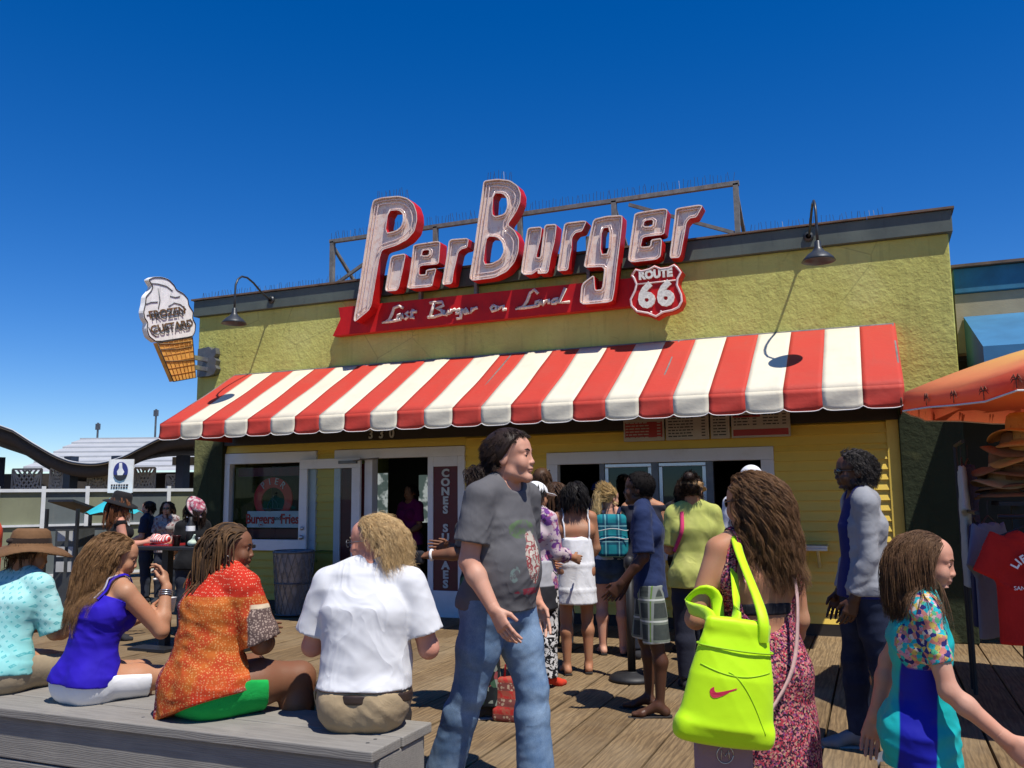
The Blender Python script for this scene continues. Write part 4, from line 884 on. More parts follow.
# ------------------------------------------------------------------ neighbouring shop on the right
shop=empty('souvenir_shop',(4,12,0),0,'neighbouring shop with teal parapet and dark open front','shop')
b=MB(); b.box(.93,9,10.5,10.8,3.66,3.94); b.build('parapet',M['bluepaint'],shop,bevel=.01); MB().box(.91,9,10.44,10.85,3.945,3.975).build('parapet_cap',M['cap'],shop)
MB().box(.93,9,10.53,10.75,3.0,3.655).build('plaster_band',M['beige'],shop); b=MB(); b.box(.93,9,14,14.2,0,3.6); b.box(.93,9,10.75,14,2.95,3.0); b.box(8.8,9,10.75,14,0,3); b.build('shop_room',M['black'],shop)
b=MB(); b.add([(1.0,10.52,3.40),(9,10.52,3.40),(9,9.3,2.88),(1.03,9.3,2.88),(1.03,9.3,2.70),(9,9.3,2.70),(1.0,10.52,2.70)],[(0,3,2,1),(3,4,5,2),(0,6,4,3)]); o=b.build('shop_awning',M['blue_canvas']); tag(o,'blue sloping canvas awning on the shop at the right edge','awning'); o.modifiers.new('cloth','SOLIDIFY').thickness=.006
# ------------------------------------------------------------------ bench in the foreground
bn=empty('timber_bench',(-4.2,3.45,0),0,'long weathered grey timber bench of thick planks in the foreground','bench')
def bx(name,*a,**k): return MB().box(*a).build(name,M['bench'],bn,bevel=.006)
bx('seat_plank',-7.4,-1.96,3.19,3.425,.425,.47); bx('seat_plank',-7.4,-1.955,3.432,3.70,.425,.47)
bx('front_board',-7.4,-1.985,3.215,3.255,.225,.422); bx('front_board',-7.4,-1.985,3.218,3.258,.015,.218)
bx('back_board',-7.4,-1.985,3.645,3.685,.225,.422); bx('back_board',-7.4,-1.985,3.645,3.685,.015,.218)
bx('end_board',-2.005,-1.965,3.262,3.64,.225,.422); bx('end_board',-2.005,-1.968,3.262,3.64,.015,.218)
b=MB()
for y in(3.30,3.36,3.5,3.6):
    for x in(-2.05,-3.3,-4.6,-5.9): b.lathe([(.009,.0),(.009,.0015),(.0005,.002)],(x,y,.4695),8)
b.build('nail_heads',M['grey_metal'],bn)
# ------------------------------------------------------------------ litter bin
tb=empty('litter_bin',(-7.05,9.5,0),0,'grey wire mesh litter bin lined with a clear bag below the left window','bin')
b=MB(); b.lathe([(.20,.02),(.21,.03),(.255,.80),(.262,.82),(.255,.835),(.245,.82),(.2,.04),(.001,.03)],(-7.05,9.5,0),32); b.build('bag_liner',plain('smoky_plastic_bag',(.20,.205,.22),.28,.35,7,.6,bscale=14,spec=.7),tb,True)
b=MB()
for k in range(18):
    a0=2*math.pi*k/18
    for s_ in(1,-1):
        b.tube([(-7.05+(.215+.05*t)*math.cos(a0+s_*t*.9),9.5+(.215+.05*t)*math.sin(a0+s_*t*.9),.04+.76*t) for t in np.linspace(0,1,7)],.004,4)
for z,r in((.03,.218),(.42,.243),(.81,.266)): b.tube([(-7.05+r*math.cos(a),9.5+r*math.sin(a),z) for a in np.linspace(0,2*math.pi,33)],.008,5)
b.build('wire_mesh',M['grey_metal'],tb)
# ------------------------------------------------------------------ queue post
st=empty('queue_post',(-1.93,7.14,0),0,'black queue post on a round base beside the boy in plaid shorts','post')
b=MB(); b.lathe([(.001,.0),(.185,0),(.19,.012),(.185,.028),(.15,.05),(.05,.062),(.04,.07)],(-1.93,7.14,.002),32); b.build('base',M['black'],st,True)
b=MB(); b.tube([(-1.93,7.14,.05),(-1.93,7.14,.95)],.033,16); b.lathe([(.034,.9),(.045,.91),(.045,.98),(.02,1.0),(.001,1.0)],(-1.93,7.14,0),16); b.build('pole',M['black'],st,True)
# ------------------------------------------------------------------ bar table with food
tx,ty=-6.55,7.05
tt=empty('bar_table',(tx,ty,0),0,'tall dark bar table with food on it behind the seated women','table')
MB().box(tx-.42,tx+.62,ty-.3,ty+.3,1.0,1.035).build('tabletop',M['black'],tt,bevel=.006)
b=MB(); b.box(tx-.30,tx-.22,ty-.04,ty+.04,.03,1.0); b.build('leg',M['black'],tt); b=MB(); b.box(tx+.42,tx+.5,ty-.04,ty+.04,.03,1.0); b.build('leg',M['black'],tt)
b=MB(); b.box(tx-.5,tx-.02,ty-.25,ty+.25,.003,.03); b.box(tx+.22,tx+.7,ty-.25,ty+.25,.003,.03); b.build('foot_plate',M['black'],tt)
tr=MB(); tr.box(tx-.40,tx-.05,ty-.2,ty+.02,1.037,1.045); tr.box(tx-.40,tx-.385,ty-.2,ty+.02,1.045,1.06); tr.box(tx-.065,tx-.05,ty-.2,ty+.02,1.045,1.06); tag(tr.build('food_tray',plain('red_plastic',(.45,.03,.03),.4)),'red food tray on the tall dark table','tray')
t=NT('striped_paper'); wv=t.n('ShaderNodeTexWave'); t.l(t.coord(),wv.inputs[0]); wv.inputs['Scale'].default_value=14; wv.inputs['Distortion'].default_value=1; M['stripepaper']=t.done(t.ramp(wv.outputs[1],[(0,(.75,.68,.6)),(.5,(.6,.05,.04))],'CONSTANT'),.7)
V,F=poly([ell((tx-.27,ty-.12,1.09),(.10,.08,.04),k=.03),ell((tx-.33,ty-.1,1.13),(.05,.05,.03),k=.04),ell((tx-.2,ty-.1,1.11),(.06,.05,.05),k=.03)],.008,Post(folds(.012,45,[((1,0,0),1),((0,1,1),1)],4))); tag(mesh_obj('food_wrapper',V,F,M['stripepaper'],None,True),'crumpled red striped food paper on the tray','wrapper')
def cup(x,y,z,h,r,mat,label,name='drink_cup',group=None):
    b=MB(); b.lathe([(.001,0),(r*.75,0),(r,h),(r*1.05,h+.004),(r*.95,h),(r*.72,.01),(.001,.01)],(x,y,z),18); return tag(b.build(name,mat,None,True),label,'cup',group)
cup(tx-.02,ty-.14,1.037,.10,.042,plain('dark_cola',(.06,.012,.01),.15),'dark red drink in a clear cup on the tall table')
cup(tx+.38,ty-.2,1.037,.085,.05,M['white_paint'],'white paper cup near the right end of the tall table')
bo=empty('black_bottle',(tx+.12,ty-.1,1.037),0,'black bottle with white label on the tall table','bottle'); b=MB(); b.lathe([(.001,0),(.045,0),(.045,.20),(.018,.25),(.018,.29),(.001,.29)],(tx+.12,ty-.1,1.037),18); b.build('body',M['black'],bo,True); b=MB(); b.lathe([(.0455,.15),(.0455,.20)],(tx+.12,ty-.1,1.037),18); b.build('label',M['white_paint'],bo,True)
V,F=poly([ell((tx+.2,ty-.16,1.07),(.05,.04,.035),k=.03),cone((tx+.2,ty-.16,1.07),(tx+.24,ty-.17,1.15),.02,.012,k=.02)],.006,Post(folds(.008,60,[((1,0,0),1)],8))); tag(mesh_obj('crumpled_napkin',V,F,plain('pale_green_napkin',(.55,.65,.5),.8),None,True),'crumpled pale napkin between the bottle and the white cup','napkin')
# ------------------------------------------------------------------ fence behind the tables
fn=empty('panel_fence',(-13,14,-.1),0,'white framed panel fence with olive and slate panels behind the bar table','fence')
def fp(s): return Vector((-14.84+.55*s,11.16+.83*s,0))
sp=.75; f0=-2.28
k=0; s=f0
while s<9:
    a=fp(s); c=fp(s+sp); MB().beam((a.x,a.y,-.12),(a.x,a.y,1.78),.07,up=(.55,.83,0)).build('post',M['fence_white'],fn)
    d_=(c-a).normalized(); n_=Vector((-d_.y,d_.x,0))
    b=MB(); b.beam((a.x,a.y,1.70),(c.x,c.y,1.70),.05,.06); b.beam((a.x,a.y,1.05),(c.x,c.y,1.05),.04,.04); b.beam((a.x,a.y,.12),(c.x,c.y,.12),.04,.05); b.build('rail',M['fence_white'],fn)
    up=M['grey_panel'] if k%2==0 else M['green_panel']; lo=M['grey_panel'] if k%3 else M['green_panel']
    aa=a+n_*.03; cc=c+n_*.03
    b=MB(); b.beam((aa.x,aa.y,1.365),(cc.x,cc.y,1.365),.012,.60); b.build('panel',up,fn); b=MB(); b.beam((aa.x,aa.y,.58),(cc.x,cc.y,.58),.012,.88); b.build('panel',lo,fn)
    s+=sp;k+=1
# ------------------------------------------------------------------ wavy roofed pavilion far behind
FWD=Vector((-.3837,.9235,0)); RGT=Vector((.9235,.3837,0))
def plan(lat,fwd,z=0): p=RGT*lat+FWD*fwd; return Vector((p.x,p.y,z))
pv=empty('wavy_pavilion',plan(-13,29),0,'far pavilion with a wavy brown roof edge and white ribbed roof','pavilion')
prof=[(-20,5.0),(-17.6,4.25),(-16.2,3.75),(-15.3,3.2),(-14.5,2.8),(-13.9,2.66),(-13.3,2.66),(-12.6,2.85),(-11.9,3.2),(-11.3,3.48),(-10.6,3.62),(-9.6,3.66),(-8.2,3.6),(-6.5,3.4),(-4,3.3)]
pp=[]
for i in range(len(prof)-1):
    for k in range(4):
        t=k/4; p0=prof[max(i-1,0)];p1=prof[i];p2=prof[i+1];p3=prof[min(i+2,len(prof)-1)]
        cr=lambda a,b,c,d:.5*((2*b)+(-a+c)*t+(2*a-5*b+4*c-d)*t*t+(-a+3*b-3*c+d)*t**3)
        pp.append((p1[0]+(p2[0]-p1[0])*t,cr(p0[1],p1[1],p2[1],p3[1])))
def strip(z0,z1,f0,f1,name,mat):
    b=MB(); V=[];F=[]
    for l,z in pp: V+= [plan(l-.5*(f0-28),f0,z+z0),plan(l-.5*(f0-28),f0,z+z1),plan(l-.5*(f1-28),f1,z+z1),plan(l-.5*(f1-28),f1,z+z0)]
    for i in range(len(pp)-1):
        for k in range(4): F.append((i*4+k,i*4+(k+1)%4,i*4+4+(k+1)%4,i*4+4+k))
    b.add(V,F); return b.build(name,mat,pv,True)
strip(-.36,-.02,28.2,36,'wavy_roof',M['roof_dark']); strip(-.02,.075,28,28.6,'roof_edge',M['roof_white']); strip(.0,.05,27.9,27.98,'edge_trim',M['blue_col'])
b=MB(); 
for i in range(7):
    z=2.75+i*.26; f_=37+i*.8; a_=-21.3; c_=-10; b.add([plan(a_,f_,z),plan(c_,f_,z),plan(c_,f_+.8,z+.18),plan(a_,f_+.8,z+.18),plan(c_,f_+.8,z+.26),plan(a_,f_+.8,z+.26)],[(0,1,2,3),(3,2,4,5)])
b.build('ribbed_roof',M['roof_white'],pv)
b=MB(); b.add([plan(-12,30.6,3.0),plan(-5,30.6,3.0),plan(-5,30.6,2.7),plan(-12,30.6,2.7)],[(0,3,2,1)]); b.build('eave_band',M['roof_white'],pv)
for l in(-17.5,-15.0,-13.4,-11.2,-10.0,-8.6): 
    p=plan(l,29.5); MB().box(p.x-.16,p.x+.16,p.y-.16,p.y+.16,-.15,3.0).build('column',M['blue_col'],pv)
b=MB(); p0=plan(-30,36.5); p1=plan(-4,36.5); b.beam((p0.x,p0.y,1.2),(p1.x,p1.y,1.2),.2,2.9); b.build('back_wall',M['roof_dark'],pv)
for l0,l1,z0,z1 in((-17.2,-16.2,1.9,2.6),(-15.9,-15.4,1.9,2.6),(-14.6,-13.9,1.9,2.6),(-13.0,-12.3,1.9,2.6),(-11.9,-11.2,1.9,2.35),(-9.6,-8.9,1.9,2.3),(-8.6,-7.4,1.9,2.3)):
    a=plan(l0,29.9); c=plan(l1,29.9); b=MB()
    n=6
    for i in range(n+1):
        t=i/n; x=a.lerp(c,t)
        for s_ in(1,-1):
            e=a.lerp(c,min(1,max(0,t+s_*.5))); b.beam((x.x,x.y,z0),(e.x,e.y,z1),.05)
    b.beam((a.x,a.y,z0),(c.x,c.y,z0),.06); b.beam((a.x,a.y,z1),(c.x,c.y,z1),.06); b.build('lattice',M['lattice'],pv)
for l,h_,f_ in((-15.6,5.35,43),(-13.2,6.0,43),(-12.0,5.45,43),(-10.7,5.5,43)):
    p=plan(l*43/36-2,f_); b=MB(); b.tube([(p.x,p.y,4.2),(p.x,p.y,h_)],.05,6); b.box(p.x-.12,p.x+.12,p.y-.05,p.y+.05,h_-.35,h_-.05); tag(b.build('roof_mast',M['grey_metal']),{-15.6:'short dark mast above the white roof, leftmost of the four',-13.2:'tallest mast above the white ribbed roof',-12.0:'short mast just right of the tallest mast',-10.7:'pale mast nearest the striped awning'}[l],'mast','masts on the far roof')
# ------------------------------------------------------------------ notice and kiosk
p=plan(-5.18,11.5); nt=empty('notice_board',p,0,'white notice with a round blue bird emblem on a post by the fence','sign')
rz=R(22); 
def off(l,f,z): q=p+RGT*l+FWD*f; return (q.x,q.y,z)
NM=facing(off(0,0,1.82),RGT,(0,0,1))
slab('board',[(-.165,-.22),(.165,-.22),(.165,.22),(-.165,.22)],[],NM,.02,M['white_paint'],nt)
slab('emblem',[(.095*math.cos(a),.125*math.sin(a)) for a in np.linspace(0,6.283,28,endpoint=False)],[],facing(off(0,-.014,1.88),RGT),.008,plain('emblem_blue',(.03,.04,.20),.5),nt)
slab('bird',[(-.02,.11),(.015,.115),(.022,.04),(.05,-.01),(.03,-.05),(-.035,-.05),(-.045,0),(-.02,.04)],[],facing(off(0,-.022,1.88),RGT),.008,M['white_paint'],nt)
slab('dark_band',[(-.088,-.045),(.088,-.045),(.06,-.10),(0,-.123),(-.06,-.10)],[],facing(off(0,-.021,1.88),RGT),.007,M['ink'],nt)
b=MB(); rq=random.Random(9)
for zz in(1.70,1.665):
    x=-.12
    while x<.11: l=rq.uniform(.015,.03); q=off(x,-.013,zz); q2=off(x+l,-.013,zz); b.beam(q,q2,.004,.022); x+=l+.012
b.build('small_print',M['ink'],nt); MB().beam(off(0,.03,-.1),off(0,.03,2.0),.04).build('post',M['grey_metal'],nt)
kp=plan(-5.75,11.6); kk=empty('kiosk',kp,0,'dark kiosk stand with slanted black roof and pinned papers by the fence','kiosk')
def ko(l,f,z): q=kp+RGT*l+FWD*f; return (q.x,q.y,z)
b=MB(); b.add([ko(-.32,-.2,1.52),ko(.06,-.3,1.52),ko(.34,.24,1.33),ko(-.02,.34,1.33)],[(0,1,2,3)]); o=b.build('roof',M['black'],kk); o.modifiers.new('thick','SOLIDIFY').thickness=.03
for l,f in((-.3,-.25),(.15,-.35),(.35,.3),(-.05,.4)): MB().beam(ko(l,f,-.1),ko(l,f,1.4),.035).build('leg',M['black'],kk)
b=MB(); b.beam(ko(-.02,-.05,.1),ko(-.02,-.05,1.15),.36,.3); b.build('cabinet',plain('dark_grey_cabinet',(.06,.065,.065),.6,.2),kk); b=MB(); b.beam(ko(-.3,-.25,1.16),ko(.15,-.35,1.16),.03); b.beam(ko(.15,-.35,1.16),ko(.35,.3,1.16),.03); b.build('rail',M['black'],kk)
for z in(1.05,.85,.66):
    for l in(-.1,.05): MB().beam(ko(l-.05,-.24,z),ko(l+.05,-.24,z),.01,.13).build('paper',M['lattice'],kk)
# turquoise parasol and orange parasol
tp=plan(-5.12,11.2); e=empty('turquoise_parasol',tp,0,'small turquoise parasol behind the woman in the black hat','parasol')
b=MB(); V=[];n=8; V.append((tp.x,tp.y,1.56)); 
for k in range(n*2):
    a=math.pi*k/n; r=.36 if k%2==0 else .33; V.append((tp.x+r*math.cos(a),tp.y+r*math.sin(a),1.33 if k%2==0 else 1.36))
b.add(V,[(0,1+k,1+(k+1)%(2*n)) for k in range(2*n)]); o=b.build('canopy',plain('turquoise_canvas',(.03,.42,.48),.6,.15,5),e); o.modifiers.new('cloth','SOLIDIFY').thickness=.004; b=MB(); b.tube([(tp.x,tp.y,0),(tp.x,tp.y,1.6)],.015,8); b.build('pole',M['steel'],e)
op=plan(-4.2,6.9); e=empty('folded_parasol',op,0,'folded orange red parasol at the left edge of the picture','parasol')
V,F=poly([cone((op.x,op.y,.7),(op.x,op.y,1.25),.17,.16,k=.03),cone((op.x,op.y,1.25),(op.x,op.y,1.58),.15,.09,k=.03)],.012,Post(folds(.02,26,[((1,0,0),1),((0,1,0),1)],5))); mesh_obj('canopy',V,F,plain('orange_red_canvas',(.62,.075,.03),.6,.15,5),e,True); b=MB(); b.tube([(op.x,op.y,0),(op.x,op.y,1.7)],.022,10); b.build('pole',M['steel'],e)
# ------------------------------------------------------------------ orange palm print parasol on the right
t=NT('sunset_parasol_canvas'); x=t.xyz(); r2=t.math('POWER',t.math('ADD',t.math('MULTIPLY',x[0],x[0]),t.math('MULTIPLY',x[1],x[1])),.5)
nz=t.noise(scale=2.5,detail=4)[0]; col=t.ramp(t.math('ADD',t.math('DIVIDE',r2,1.5),t.math('MULTIPLY',t.math('SUBTRACT',nz,.5),.25)),[(0,(.85,.42,.08)),(.45,(.90,.55,.14)),(.7,(.85,.34,.12)),(.9,(.78,.19,.085)),(1,(.66,.075,.035))])
M['sunset']=t.done(col,.6,t.bump(t.noise(scale=7)[0],.2,.02)); tl_=t.n('ShaderNodeBsdfTranslucent'); t.l(col,tl_.inputs[0]); mx_=t.n('ShaderNodeMixShader'); mx_.inputs[0].default_value=.35; t.l(t.b.outputs[0],mx_.inputs[1]); t.l(tl_.outputs[0],mx_.inputs[2]); t.l(mx_.outputs[0],t.out.inputs[0]); M['palm']=plain('dark_palm_print',(.16,.045,.02),.7,.2)
ux,uy,ur=1.62,6.95,1.42; up=empty('sunset_parasol',(ux,uy,0),0,'big orange sunset parasol printed with dark palm trees at the right edge','parasol')
nS=8; rot=R(10)
def upt(k,t): 
    a=rot+2*math.pi*k/nS; rr=ur*t; return (ux+rr*math.cos(a),uy+rr*math.sin(a),2.585-.385*t**1.5)
V=[];F=[]; rows=8; sub=4
for j in range(rows+1):
    t_=j/rows
    for k in range(nS):
        A=Vector(upt(k,t_));B=Vector(upt(k+1,t_))
        for q in range(sub):
            w=q/sub; p_=A.lerp(B,w); p_.z-=.03*t_*math.sin(math.pi*w); V.append(tuple(p_))
m=nS*sub
for j in range(rows):
    for i in range(m): F.append((j*m+i,(j+1)*m+i,(j+1)*m+(i+1)%m,j*m+(i+1)%m))
for i in range(m):
    v=Vector(V[rows*m+i]); o_=(v-Vector((ux,uy,v.z))).normalized(); V.append((v.x+o_.x*.01,v.y+o_.y*.01,v.z-.12+.012*math.sin(i*1.9)))
for i in range(m): F.append((rows*m+i,(rows+1)*m+i,(rows+1)*m+(i+1)%m,rows*m+(i+1)%m))
o=mesh_obj('canopy',V,F,M['sunset'],up,True); o.modifiers.new('cloth','SOLIDIFY').thickness=.004
b=MB(); b.tube([V[(rows+1)*m+i] for i in list(range(m))+[0]],.006,5); b.build('hem_piping',M['hem_white'],up)
for i in range(0,m):
    b=MB()
    A=Vector(V[(rows+1)*m+i]);T_=Vector(V[rows*m+i]); o_=(T_-Vector((ux,uy,T_.z))).normalized()*.007; tg=Vector((-o_.y,o_.x,0)).normalized()
    A=A+o_; b.tube([A+Vector((0,0,.012)),A+Vector((0,0,.066))],.003,4)
    for s_ in(-1,1): 
        for dz,dx in((.095,.022),(.084,.033),(.066,.033)): b.tube([A+Vector((0,0,.066)),A+tg*s_*dx*.6+Vector((0,0,dz)),A+tg*s_*dx+Vector((0,0,dz-.022))],[.003,.0045,.0015],4)
    b.build('palm_print',M['palm'],up)
b=MB(); b.tube([(ux,uy,0),(ux,uy,2.6)],.024,10); b.build('pole',M['white_paint'],up)
b=MB()
for k in range(nS): b.tube([(ux,uy,2.35),tuple(Vector(upt(k,.97))-Vector((0,0,.02)))],.008,5)
b.build('rib',M['steel'],up)
# ------------------------------------------------------------------ clothes and hats on show at the shop
M['straw']=None
def m_straw(name,c,d):
    t=NT(name); w=t.n('ShaderNodeTexWave',wave_type='BANDS',bands_direction='Z'); t.l(t.coord(),w.inputs[0]); w.inputs['Scale'].default_value=60; w.inputs['Distortion'].default_value=3; n=t.noise(scale=40,detail=4)[0]
    return t.done(t.mix(n,c,d),.75,t.bump(w.outputs[1],.5,.004),spec=.25)
M['straw']=m_straw('golden_straw',(.72,.36,.09),(.52,.24,.06)); M['straw_brown']=m_straw('brown_straw',(.34,.15,.06),(.22,.09,.035)); M['straw_tan']=m_straw('tan_straw',(.52,.32,.15),(.38,.21,.09))
def hat_mesh(c,M3,R_,cr,ch,droop,mat,name,parent,wav=.0,seed=0,dent=.015):
    rg=random.Random(seed); ph=rg.uniform(0,6); V=[];F=[];n=36; prof=[]
    for r,z in((R_,-droop),(R_*.86,-droop*.55),(R_*.72,-droop*.18),(cr*1.08,0),(cr,.02),(cr*.97,ch*.5),(cr*.88,ch*.85),(cr*.68,ch*1.0),(cr*.35,ch*.94),(.002,ch*.9)): prof.append((r,z))
    for r,z in prof:
        for k in range(n):
            a=2*math.pi*k/n; f=max(0,(r-cr)/(R_-cr+1e-6)); V.append((r*math.cos(a),r*1.12*math.sin(a),z+wav*f*math.sin(2*a+ph)+wav*.5*f*math.sin(3*a+ph*2)))
    for i in range(len(prof)-1):
        for k in range(n): F.append((i*n+k,i*n+(k+1)%n,(i+1)*n+(k+1)%n,(i+1)*n+k))
    V=np.array(V)@np.array(M3).T+np.array(c); o=mesh_obj(name,V,F,mat,parent,True,world=False if parent is None or name!='x' else True); s=o.modifiers.new('thick','SOLIDIFY'); s.thickness=.005; s.offset=-1
    return o
hs=[(0.95,7.1,1.50,'straw_brown'),(0.98,7.08,1.545,'straw_brown'),(0.94,7.1,1.59,'straw_tan'),(0.99,7.06,1.635,'straw_brown'),(.96,7.1,1.68,'straw_brown'),(1.06,7.0,1.74,'straw'),(1.03,7.04,1.80,'straw_brown'),(1.10,6.98,1.85,'straw'),(1.07,7.0,1.92,'straw')]
hl=['dark brown straw hat, lowest of the hat pile on the shop stand','dark brown straw hat, second from the bottom of the hat pile','tan straw hat, third from the bottom of the hat pile','dark brown straw hat just above the tan one in the pile','brown straw hat in the middle of the hat pile','golden straw hat, lowest golden one of the pile','brown straw hat between two golden hats','golden straw hat second from the top of the pile','golden straw hat, topmost of the pile under the orange parasol']
for i,(x,y,z,mn) in enumerate(hs):
    rt=Matrix.Rotation(random.Random(i).uniform(-.09,.09),3,'X')@Matrix.Rotation(random.Random(i+9).uniform(-.1,.1),3,'Y')@Matrix.Rotation(i*1.3,3,'Z')
    e=empty('straw_hat',(x,y,z),0,hl[i],'hat','straw hats piled at the shop'); e.location.x-=.10; hat_mesh((0,0,0),rt,.20,.09,.125,.035,M[mn],'hat_body',e,.022,i); b=MB(); b.lathe([(.0905,.012),(.0885,.04)],n=24); V=np.array(b.v)*np.array([1,1.12,1])@np.array(rt).T; mesh_obj('hat_band',V,b.f,M['black'] if i%2 else M['straw_brown'],e,True,world=False)
b=MB(); b.box(.78,2.2,6.85,7.3,1.40,1.43); b.beam((.9,7.1,0),(.9,7.1,1.4),.04); b.beam((2.1,7.1,0),(2.1,7.1,1.4),.04); b.tube([(.60,6.45,1.36),(.60,7.6,1.36)],.014,8); b.tube([(.60,7.5,0),(.60,7.5,1.36)],.016,8); b.tube([(.7,6.28,1.34),(2.2,6.28,1.34)],.014,8);  b.tube([(1.3,6.35,0),(1.3,6.35,1.34)],.016,8)
tag(b.build('shop_stand',M['black']),'dark metal stand carrying the hats and shirts','stand')
def hang_tee(x,y,zt,rz,mat,label,w=.25,L=.74,group='shirts hanging at the shop',seed=0):
    e=empty('hanging_shirt',(x,y,zt-L),rz,label,'T-shirt',group)
    P=[loft([(0,0,0),(0,0,L*.5),(0,0,L*.80),(0,0,L*.93)],[w*.98,w*.94,w*.92,w*.62],[.05,.04,.035,.03],[(1,0,0)]*4,k=.02,cap=.5)]
    for s_ in(1,-1): P.append(loft([(s_*w*.66,0,L*.90),(s_*w*1.16,0,L*.58)],[.085,.085],[.025,.03],[(.8,0,.6*s_)]*2,k=.03,cap=.15))
    P.append(ell((0,-.01,L*.99),(.075,.09,.05),k=.01,sub=True))
    V,F=poly(P,.009,Post(folds(.012,14,[((1,0,0),1),((1,.3,.25),.6)],seed),[((0,0,.02),(0,0,-1))])); mesh_obj('shirt',V,F,mat,e,True,False)
    b=MB(); b.tube([(-.17,0,L*.9),(0,0,L*1.0),(.17,0,L*.9)],.006,6); b.tube([(0,0,L),(0,0,L+.07),(.02,0,L+.10)],.003,5); b.build('hanger',M['black'],e,world=False); return e,L
def cl(name,c,var=.12): 
    t=NT(name); n=t.noise(scale=6,detail=4)[0]; wv=t.noise(scale=300,detail=2)[0]
    return t.done(t.mix(t.range(n,.3,.7),tuple(x*(1-var) for x in c),tuple(x*(1+var) for x in c)),.85,t.bump(wv,.12,.002,t.bump(t.noise(scale=14,detail=3,dist=1)[0],.35,.012)),spec=.15,Sheen_Weight=.05)
M['red_tee']=cl('red_cotton',(.50,.020,.015)); M['grey_tee']=cl('blue_grey_cotton',(.15,.16,.21)); M['navy_tee']=cl('dark_navy_cotton',(.02,.025,.07)); M['black_tee']=cl('black_cotton',(.018,.018,.02)); M['pale_tee']=cl('pale_cotton',(.42,.44,.40))
e,L=hang_tee(.85,6.15,1.30,R(8),M['red_tee'],'red shirt printed with white lifeguard lettering and cross hanging at the shop',w=.225,seed=1)
def on(e,x,z): return (x,-.058,z)
for i,ch in enumerate('LIFEGUARD'):
    a=R(150-15*i); text_mesh('print_letter',ch,.062,facing((0+.125*math.cos(a),-.054,L*.60+.10*math.sin(a)),(math.sin(a),0,-math.cos(a)),(math.cos(a),0,math.sin(a))),M['white_paint'],None,.003,off=.002).parent=e
for o in [o for o in bpy.data.objects if o.parent==e and o.name.startswith('print_letter')]: pass
slab('print_cross',[(-.018,-.055),(.018,-.055),(.018,-.018),(.055,-.018),(.055,.018),(.018,.018),(.018,.055),(-.018,.055),(-.018,.018),(-.055,.018),(-.055,-.018),(-.018,-.018)],[],facing((0,-.056,L*.60)),.006,M['white_paint'],None).parent=e
text_mesh('print_line','SANTA MONICA',.034,facing((0,-.055,L*.60-.085)),M['white_paint'],None,.003).parent=e
b=MB(); b.box(-.02,.02,.02,.024,L*.86,L*.93); b.build('neck_label',M['white_paint'],e,world=False)
hang_tee(.68,6.62,1.34,R(62),M['grey_tee'],'blue grey shirt hanging left of the red lifeguard shirt',seed=2,L=.80)
hang_tee(.62,6.9,1.32,R(80),M['navy_tee'],'dark navy shirt hanging behind the blue grey shirt',seed=3)
hang_tee(.60,7.25,1.75,R(85),M['pale_tee'],'pale shirt hanging high behind the pile of straw hats',seed=4,w=.22,L=.95)
hang_tee(.66,7.45,1.75,R(75),M['navy_tee'],'navy shirt hanging high at the back by the pale shirt',seed=5,w=.2)
hang_tee(1.3,6.2,1.32,R(4),M['black_tee'],'black shirt hanging right of the red lifeguard shirt',seed=6)
b=MB(); b.tube([(.6,7.0,1.86),(.6,7.7,1.86)],.014,8); b.tube([(.6,7.7,0),(.6,7.7,1.86)],.016,8); tag(b.build('clothes_rail',M['black']),'tall dark clothes rail at the back of the shop front','clothes rail')
# ------------------------------------------------------------------ people
def m_skin(name,c,rough=.55):
    t=NT(name); n=t.noise(scale=9,detail=5)[0]; f=t.noise(scale=140,detail=3)[0]
    col=t.mix(t.range(n,.35,.7),c,(c[0]*1.02,c[1]*.84,c[2]*.78)); col=t.mix(t.range(f,.5,.8,0,.25),col,tuple(x*.78 for x in c))
    a=t.n('ShaderNodeAttribute',attribute_name='lip'); col=t.mix(t.math('MULTIPLY',a.outputs['Fac'],.75),col,(c[0]*.72,c[1]*.42,c[2]*.42))
    return t.done(col,t.range(n,.3,.7,rough-.06,rough+.08),t.bump(f,.12,.002),spec=.3,Subsurface_Weight=.06,Subsurface_Radius=(.012,.005,.003))
SK={'light':m_skin('fair_skin',(.56,.31,.215)),'pink':m_skin('ruddy_skin',(.55,.27,.19)),'tan':m_skin('tanned_skin',(.44,.225,.125)),'brown':m_skin('brown_skin',(.190,.088,.046)),'dark':m_skin('dark_skin',(.080,.037,.021),.42),'olive':m_skin('olive_skin',(.38,.19,.105))}
def m_hair(name,a,b,rough=.5):
    t=NT(name); r=t.rnd(); n=t.noise(scale=30,detail=3)[0]; col=t.mix(r,a,b); col=t.mix(t.range(n,.4,.7,0,.4),col,tuple(x*.6 for x in a)); return t.done(col,rough,t.bump(t.noise(t.map(scale=(1,1,.3)),scale=160,detail=2)[0],.5,.003),spec=.22)
def m_buzz():
    t=NT('cropped_black_hair'); n=t.noise(scale=260,detail=2)[0]; return t.done(t.mix(n,(.006,.005,.005),(.022,.018,.016)),.95,t.bump(n,.8,.004),spec=.1)
